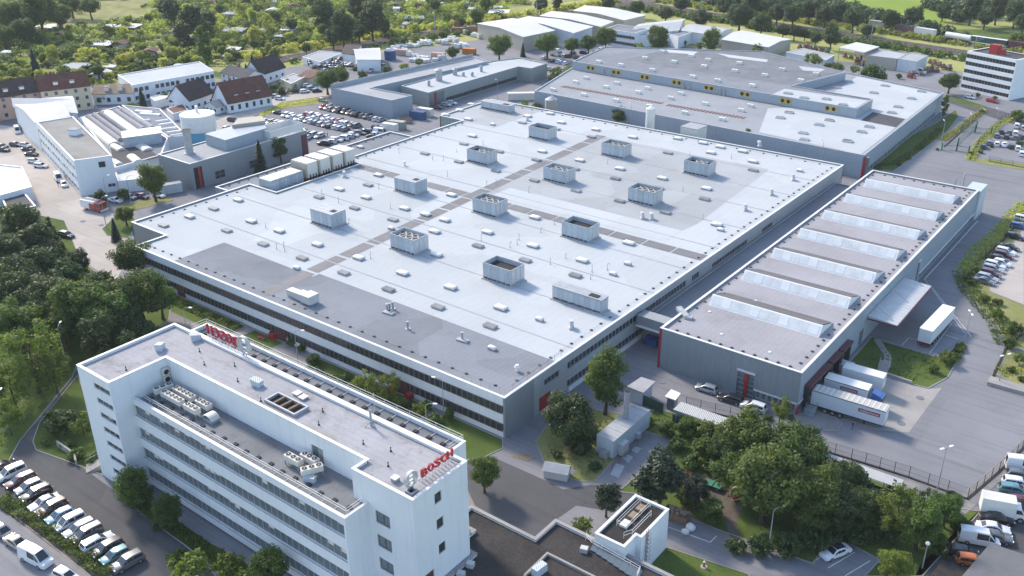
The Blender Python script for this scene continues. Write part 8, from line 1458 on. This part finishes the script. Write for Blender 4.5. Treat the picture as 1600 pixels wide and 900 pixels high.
# catenary masts along the railway
for k, (x, y) in enumerate(((-310, 512), (-255, 503), (-200, 491), (-150, 481), (-100, 471), (-341, 372), (-350, 320), (-325, 440))): t = thing('catenary_mast', 'grey railway mast beside the track', 'mast', (x, y, 0), 0, 'railway masts'); put(MB().box(-.15, -.15, 0, .15, .15, 9).mesh('mast', 'galvanised'), 'mast', t); b = MB(); b.tube((0, 0, 8), (2.5, 4, 8.2), .07, 4); b.tube((0, 0, 7), (2.5, 4, 7.9), .05, 4); put(b.mesh('arm', 'galvanised'), 'arm', t)
# park furniture
def bench(x, y, rz, label):
    t = thing('park_bench', label, 'bench', (x, y, 0), rz, 'red park benches')
    for k in range(3): put(MB().box(-.9, -.25 + k * .17, .43, .9, -.11 + k * .17, .47).mesh('seat_slat', 'red'), 'seat_slat', t)
    for k in range(2): put(MB().box(-.9, .27, .6 + k * .17, .9, .31, .74 + k * .17).mesh('back_slat', 'red'), 'back_slat', t)
    for s_ in (-.7, .7): put(MB().box(s_ - .05, -.25, 0, s_ + .05, .3, .43).mesh('leg', 'concrete'), 'leg', t)
for (x, y), rz, lb in (((-48.7,113.9), .2, 'red bench behind the green table-tennis table'), ((-44,111), 1.0, 'red bench at the right end of the gravel area'), ((-52.6,111), 1.2, 'red bench at the left end of the gravel area'), ((-141.8,102), .1, 'left reddish bench before the factory front'), ((-142.8,100.2), .1, 'right-hand reddish bench before the factory front')): bench(x, y, rz, lb)
t = thing('table_tennis_table', 'green outdoor table-tennis table in the gravel area', 'table', (*(-48.3,111.4), 0), .1); put(MB().box(-1.37, -.76, .72, 1.37, .76, .78).mesh('tabletop', 'green_paint'), 'tabletop', t); put(MB().box(-.02, -.85, .78, .02, .85, .92).mesh('net', 'galvanised'), 'net', t)
for s_ in (-.8, .8): put(MB().box(s_ - .12, -.5, 0, s_ + .12, .5, .72).mesh('leg', 'concrete'), 'leg', t)
t = thing('hydrant', 'red hydrant with white cap on the lawn beside the service road', 'hydrant', (*(-41.2,94.8), 0)); put(MB().cyl(0, 0, 0, .8, .14, 10).mesh('body', 'red'), 'body', t); b = MB(); b.cyl(0, 0, .8, 1.0, .2, 10, 0, .1); put(b.mesh('cap', 'dome'), 'cap', t); put(MB().cyl(0, 0, 0, .06, .5, 10).mesh('base', 'concrete'), 'base', t)
# ---------------------------------------------------------------- the people in the yard
def person(x, y, rz, label, top, legs, bike=False):
    t = thing('person', label, 'person', (x, y, 0), rz)
    P = {'pel': (0, 0, .95), 'che': (0, 0, 1.32), 'nek': (0, 0, 1.5), 'hd': (.02, 0, 1.62), 'hd2': (.02, 0, 1.72), 'lh': (0, .1, .9), 'lk': (.12, .1, .5), 'la': (.05, .1, .08), 'lt': (.2, .1, .04), 'rh': (0, -.1, .9), 'rk': (-.02, -.1, .5), 'ra': (-.2, -.1, .1), 'rt': (-.06, -.1, .04), 'ls': (0, .2, 1.42), 'le': (-.05, .26, 1.14), 'lw': (.15, .24, .95), 'lf': (.2, .24, .88), 'rs': (0, -.2, 1.42), 're': (-.02, -.27, 1.14), 'rw': (.2, -.24, 1.0), 'rf': (.26, -.24, .95)}
    Rr = {'pel': .14, 'che': .17, 'nek': .06, 'hd': .095, 'hd2': .09, 'lh': .1, 'rh': .1, 'lk': .065, 'rk': .065, 'la': .045, 'ra': .045, 'lt': .04, 'rt': .04, 'ls': .07, 'rs': .07, 'le': .045, 're': .045, 'lw': .032, 'rw': .032, 'lf': .04, 'rf': .04}
    ks = list(P); E_ = [('pel', 'che'), ('che', 'nek'), ('nek', 'hd'), ('hd', 'hd2'), ('pel', 'lh'), ('lh', 'lk'), ('lk', 'la'), ('la', 'lt'), ('pel', 'rh'), ('rh', 'rk'), ('rk', 'ra'), ('ra', 'rt'), ('che', 'ls'), ('ls', 'le'), ('le', 'lw'), ('lw', 'lf'), ('che', 'rs'), ('rs', 're'), ('re', 'rw'), ('rw', 'rf')]
    me = bpy.data.meshes.new('body'); me.from_pydata([P[k] for k in ks], [(ks.index(a), ks.index(c)) for a, c in E_], []); o = bpy.data.objects.new('body', me); COL.objects.link(o); o.parent = t
    sk = o.modifiers.new('skin', 'SKIN'); o.modifiers.new('sub', 'SUBSURF').levels = 1
    for i, k in enumerate(ks): sv_ = me.skin_vertices[0].data[i]; sv_.radius = (Rr[k], Rr[k]); sv_.use_root = (k == 'pel')
    dg = bpy.context.evaluated_depsgraph_get(); m2 = bpy.data.meshes.new_from_object(o.evaluated_get(dg)); o.modifiers.clear(); o.data = m2; m2.materials.clear()
    for q in ('skin', top, legs): m2.materials.append(MATS[q])
    for p in m2.polygons: c = p.center; p.material_index = 0 if c.z > 1.5 or (abs(c.y) > .2 and c.z < 1.0 and c.z > .8) else (1 if c.z > .92 else 2); p.use_smooth = True
    b = MB(); b.cyl(.0, 0, 1.68, 1.83, .105, 10, 0, .06); put(b.mesh('hair', 'cloth_dark', 60), 'hair', t); return t
person(*(-36.9,140), R(200), 'person in dark jacket walking past the docked trailers', 'cloth_dark', 'cloth_blue'); person(*(-266.7,124.8), R(120), 'person in dark clothes beside the parked cars of the white block', 'cloth_dark', 'cloth_dark'); person(*(-241.3,206.9), R(40), 'person in dark clothes crossing the full car park', 'cloth_dark', 'cloth_blue')
# manhole covers and drain patches
for x, y in [(-30.8,157.1),(-30.9,146.8),(-70.2,134.2),(-227.3,115.2),(-22.5,130.6),(-67.9,101.6),(-233.8,113.8)]: b = MB(); b.cyl(x, y, .055, .075, .45, 16); b.cyl(x, y, .05, .065, .7, 16); o = b.build('manhole_cover', 'roof_terrace'); o['kind'] = 'structure'
for q in ([(-77.6,99.7),(-76.9,101.5),(-75.5,101.5),(-75.6,99.2)], [(-450.3,438.2),(-450,438.4),(-448,436.5),(-448.4,436.3)]): pass
pav = MB().box(-.9, -.18, .03, .9, .18, .07).mesh('brick_strip', 'tile_pale')
x0, y0 = (-76.4,100.2)
for k in range(6): o = put(pav, 'brick_strip', None, (x0 - 1.2 + .5 * k, y0 - .3 + .1 * k, 0), 1.3); o['kind'] = 'structure'

# ---------------------------------------------------------------- thin summer haze
hz = MB(); hz.box(-3050, -1550, -1.2, 2050, 4050, 92); hzo = hz.build('haze', 'dark'); hzo['kind'] = 'stuff'; hzo['label'] = 'thin pale summer haze over the whole site'; hzo['category'] = 'haze'
hm = bpy.data.materials.new('haze_air'); hm.use_nodes = True; nt = hm.node_tree; nt.nodes.remove(nt.nodes['Principled BSDF']); pv_ = nt.nodes.new('ShaderNodeVolumePrincipled'); pv_.inputs['Color'].default_value = (.93, .95, 1, 1); pv_.inputs['Density'].default_value = 0.00009; pv_.inputs['Anisotropy'].default_value = 0.0
nt.links.new(pv_.outputs[0], nt.nodes['Material Output'].inputs['Volume']); hzo.data.materials.clear(); hzo.data.materials.append(hm); hzo.display_type = 'WIRE'

# ---------------------------------------------------------------- unique labels: same words are told apart by landmark and order from the left
def ordinal(n): return '%d%s' % (n, 'th' if 10 <= n % 100 <= 20 else {1: 'st', 2: 'nd', 3: 'rd'}.get(n % 10, 'th'))
_fw = Vector((-math.sin(_yaw), math.cos(_yaw))); _rt2 = Vector((math.cos(_yaw), math.sin(_yaw)))
def across(o): v = Vector((o.matrix_basis.translation.x, o.matrix_basis.translation.y)); return v.dot(_rt2) / max(1, v.dot(_fw))
by = {}
for o in list(COL.objects):
    if o.parent is None and 'label' in o.keys(): by.setdefault(o['label'], []).append(o)
for lab, lst in by.items():
    if len(lst) < 2 or lst[0].get('share'): continue
    lst.sort(key=across)
    for i, o in enumerate(lst): o['label'] = '%s, %s from left' % (lab, ordinal(i + 1)) if i else lab + ', leftmost'
